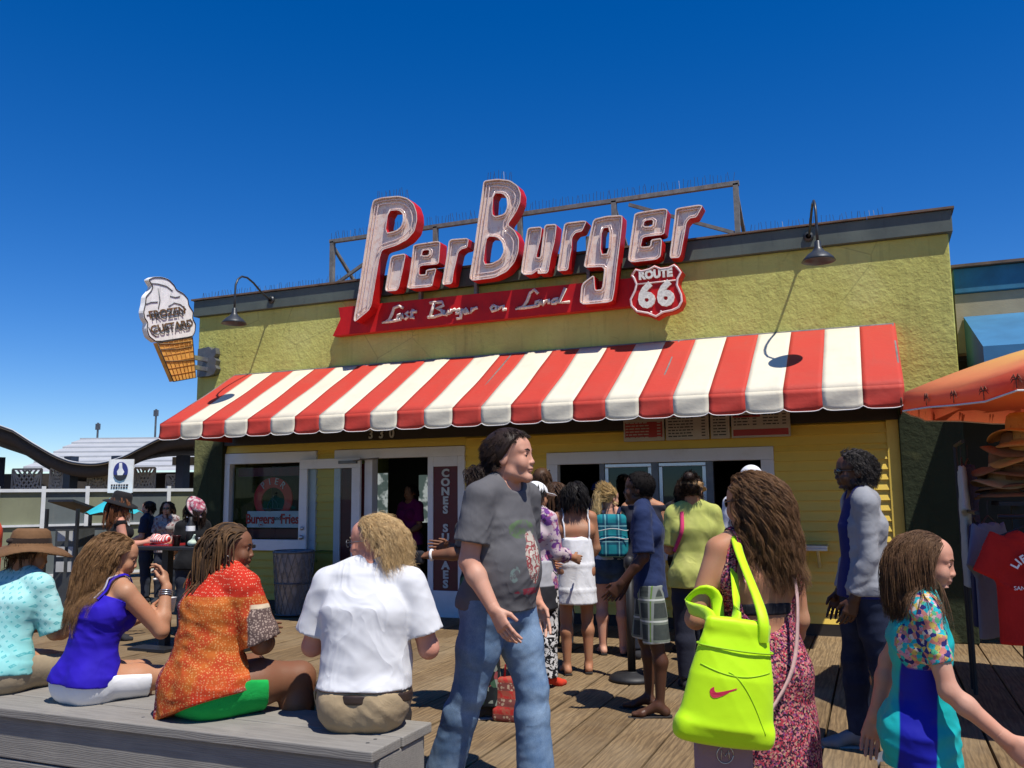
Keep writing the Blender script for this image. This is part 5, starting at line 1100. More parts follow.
HA={'buzz':m_buzz(),'brown':m_hair('brown_hair',(.050,.024,.013),(.115,.058,.028)),'dark':m_hair('dark_brown_hair',(.018,.011,.008),(.040,.022,.014)),'black':m_hair('black_hair',(.008,.007,.007),(.018,.014,.012)),'long':m_hair('chestnut_waves',(.075,.034,.016),(.25,.13,.055)),'curly':m_hair('strawberry_blond_curls',(.52,.33,.14),(.76,.55,.28),.5),'highlight':m_hair('highlighted_brown_hair',(.14,.068,.028),(.44,.25,.11)),'blond':m_hair('light_blond_hair',(.52,.35,.14),(.70,.52,.26)),'girl':m_hair('chestnut_hair',(.080,.038,.020),(.21,.115,.055)),'dread':m_hair('brown_dreadlocks',(.022,.014,.010),(.16,.085,.035),.75),'grey':m_hair('greying_curls',(.022,.018,.016),(.07,.06,.055),.7),'auburn':m_hair('auburn_hair',(.14,.05,.02),(.22,.09,.04))}
EW=plain('eye_white',(.42,.38,.36),.2,.03,5,0); EI=plain('dark_iris',(.02,.013,.01),.15,.1,5,0)
SHADE=plain('dark_lenses',(.008,.008,.009),.08,.1,5,0,spec=.8); SHOE_D=cl('dark_shoe_leather',(.03,.03,.034)); SOLE=cl('pale_rubber_sole',(.30,.29,.27)); SANDAL=cl('dark_flip_flop',(.028,.024,.022)); LEATHER=plain('dark_brown_leather',(.035,.02,.014),.45,.2)
def fabric(name,fn,bump=.45,rough=.85,sc=12,spec=.15):
    t=NT(name); col=fn(t); wv=t.noise(scale=420,detail=2)[0]
    w1=t.noise(t.map(scale=(1,1,.6),rot=(.3,.5,.2)),scale=sc*.42,detail=2,rough=.45,dist=1.2)[0]; w1=t.math('POWER',t.math('SUBTRACT',1.0,t.math('ABSOLUTE',t.math('MULTIPLY_ADD',w1,2.0,-1.0))),2.2)
    return t.done(col,rough,t.bump(wv,.10,.0015,t.bump(w1,bump*.55,.014)),spec=spec)
def solid(c,var=.10,bump=.45,name='cloth',rough=.85):
    return fabric(name,lambda t:t.mix(t.range(t.noise(scale=7,detail=4)[0],.3,.7),tuple(x*(1-var) for x in c),tuple(min(1,x*(1+var)) for x in c)),bump,rough)
def voroc(t,scale,stops,v=None):
    c=t.vor(v if v is not None else t.coord(),scale)[1]; s=t.n('ShaderNodeSeparateColor'); t.l(c,s.inputs[0]); return t.ramp(s.outputs[0],stops,'CONSTANT')
def band(t,v,a,b,soft=.006): return t.math('MULTIPLY',t.range(v,a-soft,a+soft),t.range(v,b-soft,b+soft,1,0))
def m_denim(name,c,fade):
    def fn(t):
        n=t.noise(scale=5,detail=6,rough=.6)[0]; x=t.xyz(); tw=t.noise(t.map(scale=(500,500,120)),scale=1,detail=2)[0]
        col=t.mix(t.range(n,.40,.68),c,fade); return t.mix(t.range(tw,.35,.65,0,.35),col,tuple(v*.5 for v in c))
    return fabric(name,fn,.6,.85,10)
def thing_person(x,y,rz,label,group=None,z=0): return empty('person',(x,y,z),rz,label,'person',group)
def sub(V,F,name,mat,parent): return mesh_obj(name,V,F,mat,parent,True,False)
def shades(f,parent,mat=SHADE):
    b=MB()
    for s in(1,-1):
        b.ball((0,0,0),1,14,sc=(.026,.006,.019)); 
    n=len(b.v)//2; V=np.array(b.v); q=V.copy(); q[:n]+=[.031,.108,.008]; q[n:]+=[-.031,.108,.008]; q[:,1]-=np.abs(q[:,0])**2*6
    b2=MB(); b2.tube([(-.01,.110,.014),(.01,.110,.014)],.003,6)
    for s in(1,-1): b2.tube([(.055*s,.090,.012),(.074*s,.06,.012),(.080*s,.0,.010)],.0028,6)
    V2=np.array(b2.v); A=np.concatenate([q,V2]); F=b.f+[tuple(i+len(q) for i in ff) for ff in b2.f]
    A=np.array([f.hp(*p) for p in A]); return mesh_obj('sunglasses',A,F,mat,parent,True,False)
def strap(f,pts,w,name,mat,parent,t=.004):
    """flat ribbon pushed out of the figure's body."""
    P=np.array(pts,float); n=28; T=np.linspace(0,len(P)-1,n); Q=np.stack([np.interp(T,range(len(P)),P[:,k]) for k in range(3)],1)
    for _ in range(3): Q[1:-1]=.25*Q[:-2]+.5*Q[1:-1]+.25*Q[2:]
    if f is not None:
        col=f.collide()
        for _ in range(4):
            d=sdf(col,Q); m=d<.013; 
            if m.any():
                e=.004; g=np.stack([sdf(col,Q[m]+np.eye(3)[k]*e)-d[m] for k in range(3)],-1)/e; g/=np.linalg.norm(g,axis=1,keepdims=True)+1e-6; Q[m]+=g*(.013-d[m])[:,None]
        for _ in range(2): Q[1:-1]=.25*Q[:-2]+.5*Q[1:-1]+.25*Q[2:]
        d=sdf(col,Q); e=.004; N=np.stack([sdf(col,Q+np.eye(3)[k]*e)-d for k in range(3)],-1); N/=np.linalg.norm(N,axis=1,keepdims=True)+1e-6
    else: N=np.tile(np.array([0,-1.,0]),(n,1))
    tan=np.gradient(Q,axis=0); tan/=np.linalg.norm(tan,axis=1,keepdims=True)+1e-9; S=np.cross(tan,N); S/=np.linalg.norm(S,axis=1,keepdims=True)+1e-9
    V=np.stack([Q+S*w/2+N*t/2,Q-S*w/2+N*t/2,Q-S*w/2-N*t/2,Q+S*w/2-N*t/2],1).reshape(-1,3); F=[]
    for i in range(n-1):
        for k in range(4): F.append((i*4+k,i*4+(k+1)%4,i*4+4+(k+1)%4,i*4+4+k))
    F+=[(0,1,2,3),(n*4-1,n*4-2,n*4-3,n*4-4)]
    return mesh_obj(name,V,F,mat,parent,True,False)
VERT=[((1,.2,.15),1),((.3,1,.1),.8)]; DIAG=[((.7,.2,.7),1),((-.6,.3,.7),.8),((.2,.2,1),.6)]; HORZ=[((.15,.1,1),1.2),((.5,.2,.8),.5)]
def fade_up(z0,z1): return lambda P:np.clip((P[:,2]-z0)/(z1-z0),0,1)
# --- 1 seated woman in the sun hat
e=thing_person(-4.52,3.46,R(4),'seated woman in a brown sun hat and aqua patterned blouse',z=0)
f=Fig(1.60,'f',1.20,1.1,sit=.47,lean=6,slouch=16,neck=(6,0),head=(R(-30),R(-14),0),aR=((.25,.25,-1),(-.35,1,-.1)),aL=((-.2,.3,-1),(.3,1,-.1)),lR=((.22,1,-.06),(0,.1,-1)),lL=((-.22,1,-.06),(0,.1,-1)))
f.skin('body',SK['tan'],e,.010)
def fn(t):
    x=t.xyz(); u=t.math('MULTIPLY',x[0],24); v=t.math('MULTIPLY',x[2],20)
    fu=t.math('ABSOLUTE',t.math('SUBTRACT',t.math('FRACT',u),.5)); fv=t.math('ABSOLUTE',t.math('SUBTRACT',t.math('FRACT',v),.5)); d=t.math('ADD',fu,fv)
    fu2=t.math('ABSOLUTE',t.math('SUBTRACT',t.math('FRACT',t.math('ADD',u,.5)),.5)); fv2=t.math('ABSOLUTE',t.math('SUBTRACT',t.math('FRACT',t.math('ADD',v,.5)),.5)); d2=t.math('ADD',fu2,fv2)
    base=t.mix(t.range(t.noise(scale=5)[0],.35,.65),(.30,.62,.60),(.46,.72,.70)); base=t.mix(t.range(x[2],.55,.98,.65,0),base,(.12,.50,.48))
    nn=t.noise(scale=60,detail=2)[0]
    m1=t.math('MULTIPLY',t.range(d,.20,.24,1,0),t.range(t.math('ABSOLUTE',t.math('SUBTRACT',d,.09)),.02,.04,.4,1)); m2=t.range(d2,.10,.13,1,0)
    col=t.mix(t.math('MULTIPLY',m1,t.range(nn,.2,.5,.35,.75)),base,(.02,.30,.33)); return t.mix(t.math('MULTIPLY',m2,.7),col,(.03,.38,.40))
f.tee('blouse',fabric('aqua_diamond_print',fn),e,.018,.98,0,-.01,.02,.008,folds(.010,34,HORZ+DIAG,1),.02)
f.pants('trousers',cl('khaki_twill',(.33,.26,.17)),e,.018,fold=folds(.006,28,DIAG,3),waist=.05)
f.shoes('shoe',SHOE_D,e)
hair(f,'hair',HA['brown'],e,.10,350,50,.0025,seed=3,low=-.06)
HM_=Matrix(f.HM.tolist())@Matrix.Rotation(R(12),3,'X')
hat_mesh(f.hp(0,-.01,.052),HM_,.205,.098,.10,.05,m_straw('brown_hat_straw',(.22,.115,.05),(.13,.065,.028)),'sun_hat',e,.022,4)
b=MB(); b.lathe([(.1005,-.002),(.099,.03),(.097,.045)],n=30); V=np.array(b.v)*[1,1.12,1]@np.array(HM_).T+f.hp(0,-.01,.052); sub(V,b.f,'hat_ribbon',cl('dark_hat_ribbon',(.035,.022,.016)),e)
for k in range(3):
    b=MB(); c=f.hp(-.02+.02*k,-.125,.06); b.ball(c,.022,10,sc=(1.3,.6,.7)); sub(np.array(b.v),b.f,'ribbon_bow',cl('dark_hat_ribbon_bow',(.04,.026,.02)),e)
# --- 2 seated woman in the blue tank top
e=thing_person(-3.86,3.47,R(-6),'seated woman with long highlighted hair in a royal blue tank top and white shorts')
f=Fig(1.61,'f',1.05,1.0,sit=.47,lean=4,slouch=12,side=3,neck=(10,0),head=(R(-42),R(-16),0),aR=((.42,.55,-.80),(-.22,.30,1)),aL=((-.15,.45,-1),(.65,.8,.35)),lR=((.45,1,-.05),(0,.05,-1)),lL=((.02,1,-.05),(0,.1,-1)),handR=(-.45,.2,.85),palmR=(-.7,-.5,-.2),curl=.75,palmL=(0.2,-.5,1))
f.skin('body',SK['tan'],e,.008)
blue=fabric('royal_blue_jersey',lambda t:t.mix(t.range(t.noise(scale=6)[0],.3,.7),(.020,.008,.32),(.030,.014,.43)),.4,.75)
tl=f.chest+f.up2*.035*f.H
f.tee('tank_top',blue,e,.017,0,0,-.005,.012,.0065,folds(.007,42,HORZ,5),planes=[(f.chest+f.up2*.042*f.H-f.fw2*.0,nrm(f.up2*1+f.fw2*.25))],sleeves=(),neck=False)
for s in(1,-1):
    a=f.chest+f.rs*s*.050*f.H-f.fw2*.055*f.H+f.up2*.03*f.H; c=f.shl+f.rs*s*.055*f.H+f.up2*.03*f.H; d_=f.chest+f.rs*s*.05*f.H+f.fw2*.06*f.H+f.up2*.03*f.H
    strap(f,[a,c,d_],.016,'top_strap',blue,e); strap(f,[a-f.rs*s*.022,c-f.rs*s*.02,d_],.010,'bra_strap',cl('lilac_strap',(.45,.42,.50)),e)
f.pants('shorts',fabric('white_cotton_shorts',lambda t:t.mix(t.noise(scale=6)[0],(.72,.72,.73),(.80,.80,.80)),.5),e,.014,.62,0,.012,waist=.03,te=.006,fold=folds(.005,30,DIAG,6),h=.007)
f.shoes('shoe',SANDAL,e)
f.eyes(e,EW,EI)
hair(f,'hair',HA['highlight'],e,.46,6000,480,.0008,.012,30,clump=.28,seed=4,back=.35,front=.0,grav=1.7,gs=4,capth=.004,spread=.010,steps=18,low=-.07,lift=.010,out=.25,pull=lambda p,t:np.array([-.13,-.03,0])*(1 if t<.6 else .2))
w=f.wri[1]; b=MB(); d_=nrm(f.wri[1]-f.elb[1])
for k in range(3):
    c=w-d_*(.022+.011*k); x_=nrm(np.cross(d_,[0,1,0])); y_=np.cross(d_,x_); b.tube([c+(x_*math.cos(a)+y_*math.sin(a))*.034 for a in np.linspace(0,6.283,20)],.0035,6)
sub(np.array(b.v),b.f,'bracelets',M['steel'],e)
ML=np.array(local_of(e).inverted()); toW=lambda p:tuple(ML[:3,:3]@np.asarray(p)+ML[:3,3])
h_=f.wri[1]+f.hdir[1]*.085
b=MB(); b.tube([toW(h_+np.array([.0,.01,.0])),toW(h_+np.array([-.09,.02,-.035]))],.0035,6); b.ball(toW(h_+np.array([-.10,.02,-.038])),.012,8,sc=(1.3,1,.5)); tag(b.build('plastic_spoon',M['white_paint'],None,True),'white plastic spoon in the hand of the woman in the blue tank top','spoon')
c=toW(f.wri[-1]+f.hdir[-1]*.09+np.array([.02,.02,.02])); b=MB(); b.lathe([(.001,-.035),(.034,-.035),(.046,.045),(.048,.047),(.044,.043),(.033,-.03),(.001,-.03)],c,20); tag(b.build('dessert_cup',M['white_paint'],None,True),'white dessert cup held by the woman in the blue tank top','cup')
# --- 3 seated woman with dreadlocks
e=thing_person(-3.07,3.45,R(-14),'seated woman with dreadlocks in an orange and red patchwork print shirt and green shorts')
f=Fig(1.67,'f',1.34,1.22,sit=.47,lean=5,slouch=12,neck=(6,0),head=(R(-48),R(-4),0),aR=((.26,.24,-1),(-.75,.8,-.1)),aL=((-.34,.2,-1),(.5,1,0)),lR=((.45,1,.02),(.05,.02,-1)),lL=((-.20,1,0),(0,.1,-1)))
f.skin('body',SK['brown'],e,.009)
def fn(t):
    x=t.xyz(); fl=t.vor(scale=78,rand=.3)[0]; fl2=t.vor(scale=95,rand=.8)[0]; z=x[2]
    wv=t.math('ADD',z,t.math('MULTIPLY',t.noise(scale=4)[0],.03))
    red=t.mix(t.range(fl,.22,.30,1,0),(.50,.030,.014),(.66,.33,.20)); org=t.mix(t.range(fl2,.25,.4,1,0),t.mix(t.range(t.noise(scale=9,detail=3)[0],.42,.58),(.46,.115,.020),(.44,.055,.016)),(.60,.27,.09)); mar=t.mix(t.range(fl2,.30,.45,.9,0),(.26,.02,.03),(.56,.36,.30))
    gry=t.mix(t.range(fl2,.3,.45,1,0),(.12,.08,.07),(.40,.30,.24))
    col=t.mix(t.range(x[0],-.105,-.100,1,0),org,mar); col=t.mix(t.math('MULTIPLY',t.range(x[0],.14,.148),t.range(z,.55,.72,.95,.0)),col,red)
    col=t.mix(t.range(wv,1.045,1.05),col,red)
    ax=t.math('ABSOLUTE',x[0]); sl=t.range(ax,.255,.262)
    slc=t.mix(t.range(z,.985,.99),gry,org); slc=t.mix(band(t,z,.975,.995,.002),slc,(.62,.50,.34)); slc=t.mix(t.range(z,1.06,1.07),slc,(.46,.30,.17)); slc=t.mix(t.range(z,1.125,1.13),slc,red)
    return t.mix(sl,col,slc)
f.tee('print_shirt',fabric('patchwork_print',fn,.5),e,.024,.98,0,-.090,.020,.0075,folds(.012,34,HORZ+DIAG[:1],7),.028,planes=[(f.pel-f.up1*.060*f.H,nrm(np.array([.38,.0,-1])))])
f.collar('collar',cl('orange_collar',(.55,.13,.03)),e,.012)
f.pants('shorts',cl('bright_green_nylon',(.010,.36,.065)),e,.016,.56,0,.014,waist=.03,te=.006,fold=folds(.006,26,DIAG,8))
f.shoes('shoe',SHOE_D,e); f.eyes(e,EW,EI,HA['black'])
hair(f,'hair',HA['dread'],e,.30,230,230,.0050,.007,14,clump=.0,seed=9,flow=lambda p:np.stack([p[:,0]*2.0,-1.0-6*np.maximum(p[:,1],0),.1+0*p[:,0]],1),out=.15,grav=1.5,gs=4,front=-.01,spread=.012,steps=15,low=-.055,taper=.45,lift=.008,lenvar=.35,sides=6)
b=MB(); 
for a in np.linspace(0,6.283,20): pass
b.tube([f.hp(.083,-.004+.012*math.sin(a),-.045+.014*math.cos(a)) for a in np.linspace(0,6.283,16)],.002,5); sub(np.array(b.v),b.f,'earring',M['steel'],e)
# --- 4 seated man in white T-shirt
e=thing_person(-2.21,3.52,R(16),'seated man with long curly blond hair in a white T-shirt and khaki trousers')
f=Fig(1.80,'m',1.11,1.03,hs=.97,sit=.47,lean=3,slouch=9,neck=(10,0),head=(R(84),R(-6),0),aR=((.30,.05,-1),(-.25,1,.05)),aL=((-.30,.12,-1),(.35,1,.05)),lR=((-.14,1,-.10),(0,.05,-1)),lL=((-.48,1,-.08),(0,.05,-1)),belly=.03)
f.skin('body',SK['pink'],e,.009)
f.tee('t_shirt',fabric('white_cotton',lambda t:t.mix(t.noise(scale=6)[0],(.62,.62,.63),(.69,.69,.69)),.8),e,.022,.78,0,.032,.004,.0075,folds(.0105,26,DIAG,11),.026)
f.pants('trousers',cl('khaki_chino',(.36,.27,.16)),e,.016,waist=.030,te=.010,fold=folds(.009,36,DIAG,12))
V,F=poly([loft([f.pel+f.up1*.002*f.H,f.pel+f.up1*.024*f.H],[f.d['hw']*f.fat*f.H+.024]*2,[f.d['hd']*f.fat*f.H+.030]*2,[f.rh,f.rh],cap=.3)],.006,Post(planes=[(f.pel+f.up1*.026*f.H,f.up1),(f.pel+f.up1*.003*f.H,-f.up1)])); sub(V,F,'belt',LEATHER,e)
f.shoes('shoe',SHOE_D,e,sole=SOLE); f.eyes(e,EW,EI,HA['curly'])
hair(f,'hair',HA['curly'],e,.185,5200,340,.0009,.009,75,curl=1,clump=.3,seed=12,front=-.020,noface=True,spread=.042,steps=24,low=-.07,lift=.004,lenvar=.3,hairline=.072,out=.05,grav=1.15,gs=1.6,wpow=1.3,flow=lambda p:np.stack([p[:,0]*1.5,-1.0-5*np.maximum(p[:,1],0),.02+0*p[:,0]],1),capth=.002)
b=MB()
for s in(1,-1):
    b.tube([f.hp((.031+.022*math.cos(a))*s,.112-.0035*abs(math.cos(a)),.005+.017*math.sin(a)) for a in np.linspace(0,6.283,17)],.0018,5); b.tube([f.hp(.053*s,.108,.008),f.hp(.076*s,.06,.010),f.hp(.081*s,.0,.008)],.0018,5)
b.tube([f.hp(-.009,.113,.009),f.hp(.009,.113,.009)],.0018,5); sub(np.array(b.v),b.f,'glasses',M['grey_metal'],e)
# --- 5 walking man in grey T-shirt
e=thing_person(-1.81,4.16,R(-104),'man striding past in a grey graphic T-shirt and faded blue jeans')
f=Fig(1.84,'m',1.12,1.06,lean=2,slouch=4,neck=(12,0),head=(R(15),R(3),0),hs=1.07,aR=((.16,-.10,-1),(-.02,.58,-.85)),aL=((-.2,-.25,-1),(.05,.4,-1)),lR=((.06,-.24,-1),(0,-.40,-1)),lL=((-.07,.25,-1),(0,.04,-1)),belly=.004,foot=((.1,.85,-.5),(-.1,1,.0)),curl=.35)
f.skin('body',SK['light'],e,.0085)
def fn(t):
    x=t.xyz(); base=t.mix(t.range(t.noise(scale=6)[0],.3,.7),(.105,.102,.106),(.135,.131,.134))
    fr=t.range(x[1],.03,.06); n=t.noise(scale=30,detail=4)[0]; n2=t.noise(scale=18,detail=3)[0]
    def bl(cx,cz,rx,rz,lo=.85,hi=1.0): 
        a=t.math('DIVIDE',t.math('SUBTRACT',x[0],cx),rx); b=t.math('DIVIDE',t.math('SUBTRACT',x[2],cz),rz); d=t.math('ADD',t.math('MULTIPLY',a,a),t.math('MULTIPLY',b,b)); return t.math('MULTIPLY',t.range(t.math('ADD',d,t.math('MULTIPLY',t.math('SUBTRACT',n2,.5),1.2)),lo,hi,1,0),fr)
    col=t.mix(t.math('MULTIPLY',bl(.02,1.335,.10,.05),t.range(n,.4,.55)),base,(.10,.15,.075))
    col=t.mix(bl(-.02,1.19,.065,.13),col,t.ramp(n,[(0,(.45,.40,.33)),(.45,(.30,.07,.07)),(.55,(.55,.50,.42)),(.68,(.10,.10,.08))],'CONSTANT'))
    col=t.mix(t.math('MULTIPLY',bl(.0,1.03,.11,.018),t.range(n,.42,.5)),col,(.28,.04,.06)); return t.mix(t.math('MULTIPLY',bl(.11,1.12,.025,.045),t.range(n,.45,.55)),col,(.18,.24,.22))
f.tee('t_shirt',fabric('charcoal_graphic_cotton',fn,.42),e,.020,.72,0,-.015,.014,.0075,folds(.010,26,DIAG,21),.022)
f.pants('jeans',m_denim('faded_blue_denim',(.11,.19,.32),(.27,.38,.52)),e,.017,1,1.0,.040,fold=folds(.0055,40,HORZ+DIAG,22),waist=.03,h=.0075)
b=MB()
f.shoes('shoe',SHOE_D,e,.010,sole=SOLE); f.eyes(e,EW,EI,HA['dark'])
hair(f,'hair',HA['dark'],e,.052,4600,320,.0014,.003,30,clump=.35,seed=22,spread=.010,steps=9,low=-.045,front=-.02,lift=.006,hairline=.060,out=.5,flow=lambda p:np.stack([np.sign(p[:,0])*.3,-.75+1.2*(p[:,2]>.09),.15+0*p[:,0]],1),grav=.55,capth=.018,lenvar=.4)
# --- 6 woman with the neon bag
e=thing_person(-.435,3.45,R(34),'woman with long wavy brown hair in an open backed floral dress carrying a neon bag')
f=Fig(1.575,'f',1.05,.96,lean=2,neck=(4,0),head=(R(26),R(-4),0),aL=((-.40,-.05,-.90),(.62,.72,.10)),aR=((.12,.02,-1),(-.06,.55,-.85)),lR=((.03,.12,-1),(0,-.02,-1)),lL=((-.03,-.12,-1),(0,-.12,-1)),handL=(.6,.7,.3))
f.skin('body',SK['tan'],e,.0075)
flo=fabric('ditsy_floral_print',lambda t:t.mix(t.range(t.vor(scale=95)[0],.0,.62,1,.0),voroc(t,170,[(0,(.025,.012,.02)),(.26,(.44,.05,.08)),(.48,(.58,.20,.22)),(.63,(.05,.025,.055)),(.78,(.50,.30,.20)),(.9,(.26,.06,.18))]),voroc(t,130,[(0,(.03,.014,.022)),(.45,(.34,.04,.07)),(.7,(.52,.17,.17)),(.86,(.09,.04,.10))])),.35)
H=f.H
L=f.trunk(.010,bot=-.03)+[loft([f.waist,f.pel,f.pel-np.array([0,.0,.13*H]),np.array([0,-.01,.09])],[.088*H,.118*H,.132*H,.150*H],[.068*H,.09*H,.108*H,.125*H],[(1,0,0)]*4,k=.03)]
back=f.chest-f.fw2*.085*H
L+=[ell(f.chest-f.fw2*.085*H+f.up2*.005*H,(.080*H,.085*H,.125*H),k=.008,sub=True)]
for s in(1,-1): L+=[cone(f.sho[s]+f.rs*s*.005*H+f.up2*.02*H,f.sho[s]+(f.elb[s]-f.sho[s])*.9,.036*H,.034*H,k=.01,sub=True)]
V,F=poly(L,.0075,Post(folds(.012,15,VERT,31),[(np.array([0,0,.10]),(0,0,-1)),(f.shl+f.up2*.012*H,nrm(f.up2+.0*f.fw2))],fade_up(1.25,.6))); sub(V,F,'dress',flo,e)
for s in(1,-1): strap(f,[f.chest+f.rs*s*.06*H-f.fw2*.06*H+f.up2*.0*H,f.shl+f.rs*s*.05*H+f.up2*.03*H,f.chest+f.rs*s*.05*H+f.fw2*.07*H],.018 if s<0 else .010,'dress_strap',flo,e)
V,F=poly([f.torso(.0075)],.0065,Post(planes=[(f.chest-f.up2*.050*H,f.up2),(f.chest-f.up2*.078*H,-f.up2)])); sub(V,F,'bra_band',cl('black_bra_cloth',(.018,.018,.024)),e)
f.shoes('sandal',SANDAL,e)
hair(f,'hair',HA['long'],e,.355,6500,520,.0008,.016,34,clump=.28,seed=32,flow=lambda p:np.stack([p[:,0]*1.0,-.8-3*np.maximum(p[:,1],0),.05+0*p[:,0]],1),grav=1.9,gs=3.5,front=.01,capth=.003,spread=.009,steps=22,low=-.075,lift=.007,lenvar=.3,out=.12,pull=lambda p,t:np.array([.05,-.03,0]))
shades(f,e)
ML=np.array(local_of(e).inverted()); toW=lambda p:tuple(ML[:3,:3]@np.asarray(p)+ML[:3,3])
PINKSTRAP=cl('pale_pink_strap',(.56,.36,.33)); W6=e
# neon tote bag hangs from the crook of her left arm
def m_neon():
    t=NT('neon_yellow_neoprene'); n=t.noise(scale=5,detail=3)[0]; return t.done(t.mix(n,(.50,.86,.004),(.60,.95,.008)),.55,t.bump(t.noise(scale=500,detail=1)[0],.1,.001,t.bump(n,.3,.02)),spec=.3,Sheen_Weight=.1)
NE=m_neon()
bc=Vector((-.515,3.03,.70)); bag=empty('tote_bag',bc,R(28),'puffy neon yellow tote bag with a pink swoosh on the woman\'s left arm','bag'); bag.rotation_euler=(R(4),R(9),R(28))
V,F=poly([loft([(0,0,.0),(0,0,.05),(0,0,.20),(0,0,.375)],[.156,.163,.148,.110],[.050,.072,.062,.022],[(1,0,0)]*4,k=.02,cap=.6),boxp((0,0,.02),(.159,.040,.024),rad=.020,k=.05),boxp((0,0,.37),(.108,.020,.022),rad=.015,k=.03)],.006,Post(folds(.013,11,[((1,0,.5),1),((.3,.2,1),.9)],33))); bodyo=mesh_obj('bag_body',V,F,NE,bag,True,False)
b=MB()
for zz in(.295,): b.tube([(.1305*math.cos(a),.0435*math.sin(a)-.0,zz) for a in np.linspace(0,6.283,30)],.0032,5)
mesh_obj('seam',b.v,b.f,plain('dark_lime_seam',(.28,.50,.004),.7),bodyo,True,False)
sw_=[(-.050,.012),(-.046,-.006),(-.036,-.013),(-.020,-.008),(.050,.034),(-.016,.010),(-.030,.006),(-.036,.012),(-.037,.024)]
sw_=chaikin(sw_,1); from mathutils.bvhtree import BVHTree
o=slab('swoosh_mark',sw_,[],facing((-.035,0,.150)),.002,plain('hot_pink_print',(.62,.03,.08),.4),None); o.parent=bag
bv=BVHTree.FromPolygons([tuple(v) for v in V],[tuple(int(i) for i in q) for q in F])
for v in o.data.vertices:
    h_=bv.ray_cast(Vector((v.co.x,-.5,v.co.z)),Vector((0,1,0)))[0]
    if h_ is not None: v.co.y=h_.y-.0012+v.co.y*.6
ps=[]
for i in range(18):
    q=i/17; x_=-.118+.236*q; z_=.235-.02*math.sin(q*3.14)
    h_=bv.ray_cast(Vector((x_,-.5,z_)),Vector((0,1,0)))[0]
    if h_ is not None: ps.append((h_.x,h_.y-.0005,h_.z))
b=MB(); b.tube(ps,.0022,5); mesh_obj('seam',b.v,b.f,plain('lime_stitching',(.34,.60,.004),.7),bodyo,True,False)
ps=[]
for i in range(18):
    q=i/17; x_=-.03+.15*q; z_=.225-.185*q**1.6
    h_=bv.ray_cast(Vector((x_,-.5,z_)),Vector((0,1,0)))[0]
    if h_ is not None: ps.append((h_.x,h_.y-.0005,h_.z))
b=MB(); b.tube(ps,.0018,5); mesh_obj('seam',b.v,b.f,plain('lime_panel_stitching',(.38,.66,.004),.7),bodyo,True,False)
Bi=np.array(local_of(bag)); toB=lambda p:Bi[:3,:3]@np.asarray(p)+Bi[:3,3]
eW=np.array(toW(f.elb[-1])); sW=np.array(toW(f.sho[-1])); mid=sW*.45+eW*.55
def handle(pts,w,nm):
    P=[toB(p) for p in pts]; P=np.array(P); n=30; T=np.linspace(0,len(P)-1,n); Q=np.stack([np.interp(T,range(len(P)),P[:,k]) for k in range(3)],1)
    for _ in range(4): Q[1:-1]=.25*Q[:-2]+.5*Q[1:-1]+.25*Q[2:]
    c=Q.mean(0); tan=np.gradient(Q,axis=0); tan/=np.linalg.norm(tan,axis=1,keepdims=True); N=Q-c; N-=tan*(N*tan).sum(1)[:,None]; N/=np.linalg.norm(N,axis=1,keepdims=True)+1e-9; S=np.cross(tan,N)
    t_=.012; V=np.stack([Q+S*w/2,Q+S*w*.3+N*t_/2,Q-S*w*.3+N*t_/2,Q-S*w/2,Q-S*w*.3-N*t_/2,Q+S*w*.3-N*t_/2],1).reshape(-1,3); F=[]
    for i in range(n-1):
        for k in range(6): F.append((i*6+k,i*6+(k+1)%6,i*6+6+(k+1)%6,i*6+6+k))
    mesh_obj(nm,V,F,NE,bag,True,False)
Bw=np.array(local_of(bag).inverted()); frB=lambda p:Bw[:3,:3]@np.asarray(p)+Bw[:3,3]
ua=eW+(sW-eW)*.36; camd=nrm(np.array([0,0,ua[2]])-ua); lf=np.array([-.99,-.13,0])
handle([frB((-.08,.01,.34)),frB((-.088,.02,.40)),eW+lf*.046+np.array([0,.02,.03]),ua+lf*.043+camd*.02+np.array([0,0,-.01]),ua+camd*.060+np.array([0,0,.03]),ua-lf*.055+camd*.035+np.array([0,0,.0]),eW-lf*.07+camd*.05+np.array([0,0,-.03]),frB((.02,-.005,.37)),frB((.02,.0,.335))],.046,'bag_handle')
sh_=np.array(toW(f.sho[-1]+f.rs*.045*f.H+f.up2*.045*f.H))
handle([frB((.085,-.02,.33)),frB((.075,-.03,.42)),sh_+np.array([.015,-.085,-.06]),sh_+np.array([0,-.01,.012]),sh_+np.array([-.03,.09,-.06]),frB((.02,.08,.42)),frB((.0,.03,.35))],.040,'bag_handle')
# small mauve crossbody bag with strap
pb=empty('crossbody_bag',(-.53,3.11,.49),R(24),'small mauve crossbody bag with a round monogram below the neon tote','bag')
V,F=poly([boxp((0,0,.09),(.098,.022,.10),rad=.014,k=.01)],.006,None); mesh_obj('bag_body',V,F,cl('mauve_leather',(.30,.185,.20)),pb,True,False)
b=MB(); b.tube([(.028*math.cos(a),-.0235,.14+.028*math.sin(a)) for a in np.linspace(0,6.283,24)],.0018,5); b.tube([(-.014,-.0235,.125),(-.012,-.0235,.155),(0,-.0235,.135),(.012,-.0235,.155),(.014,-.0235,.125)],.002,5); mesh_obj('monogram',b.v,b.f,M['steel'],pb,True,False)
Pb=np.array(local_of(pb).inverted()); q1=(Pb[:3,:3]@np.array([.095,0,.17]))+Pb[:3,3]; Me=np.array(local_of(W6)); q1=Me[:3,:3]@q1+Me[:3,3]
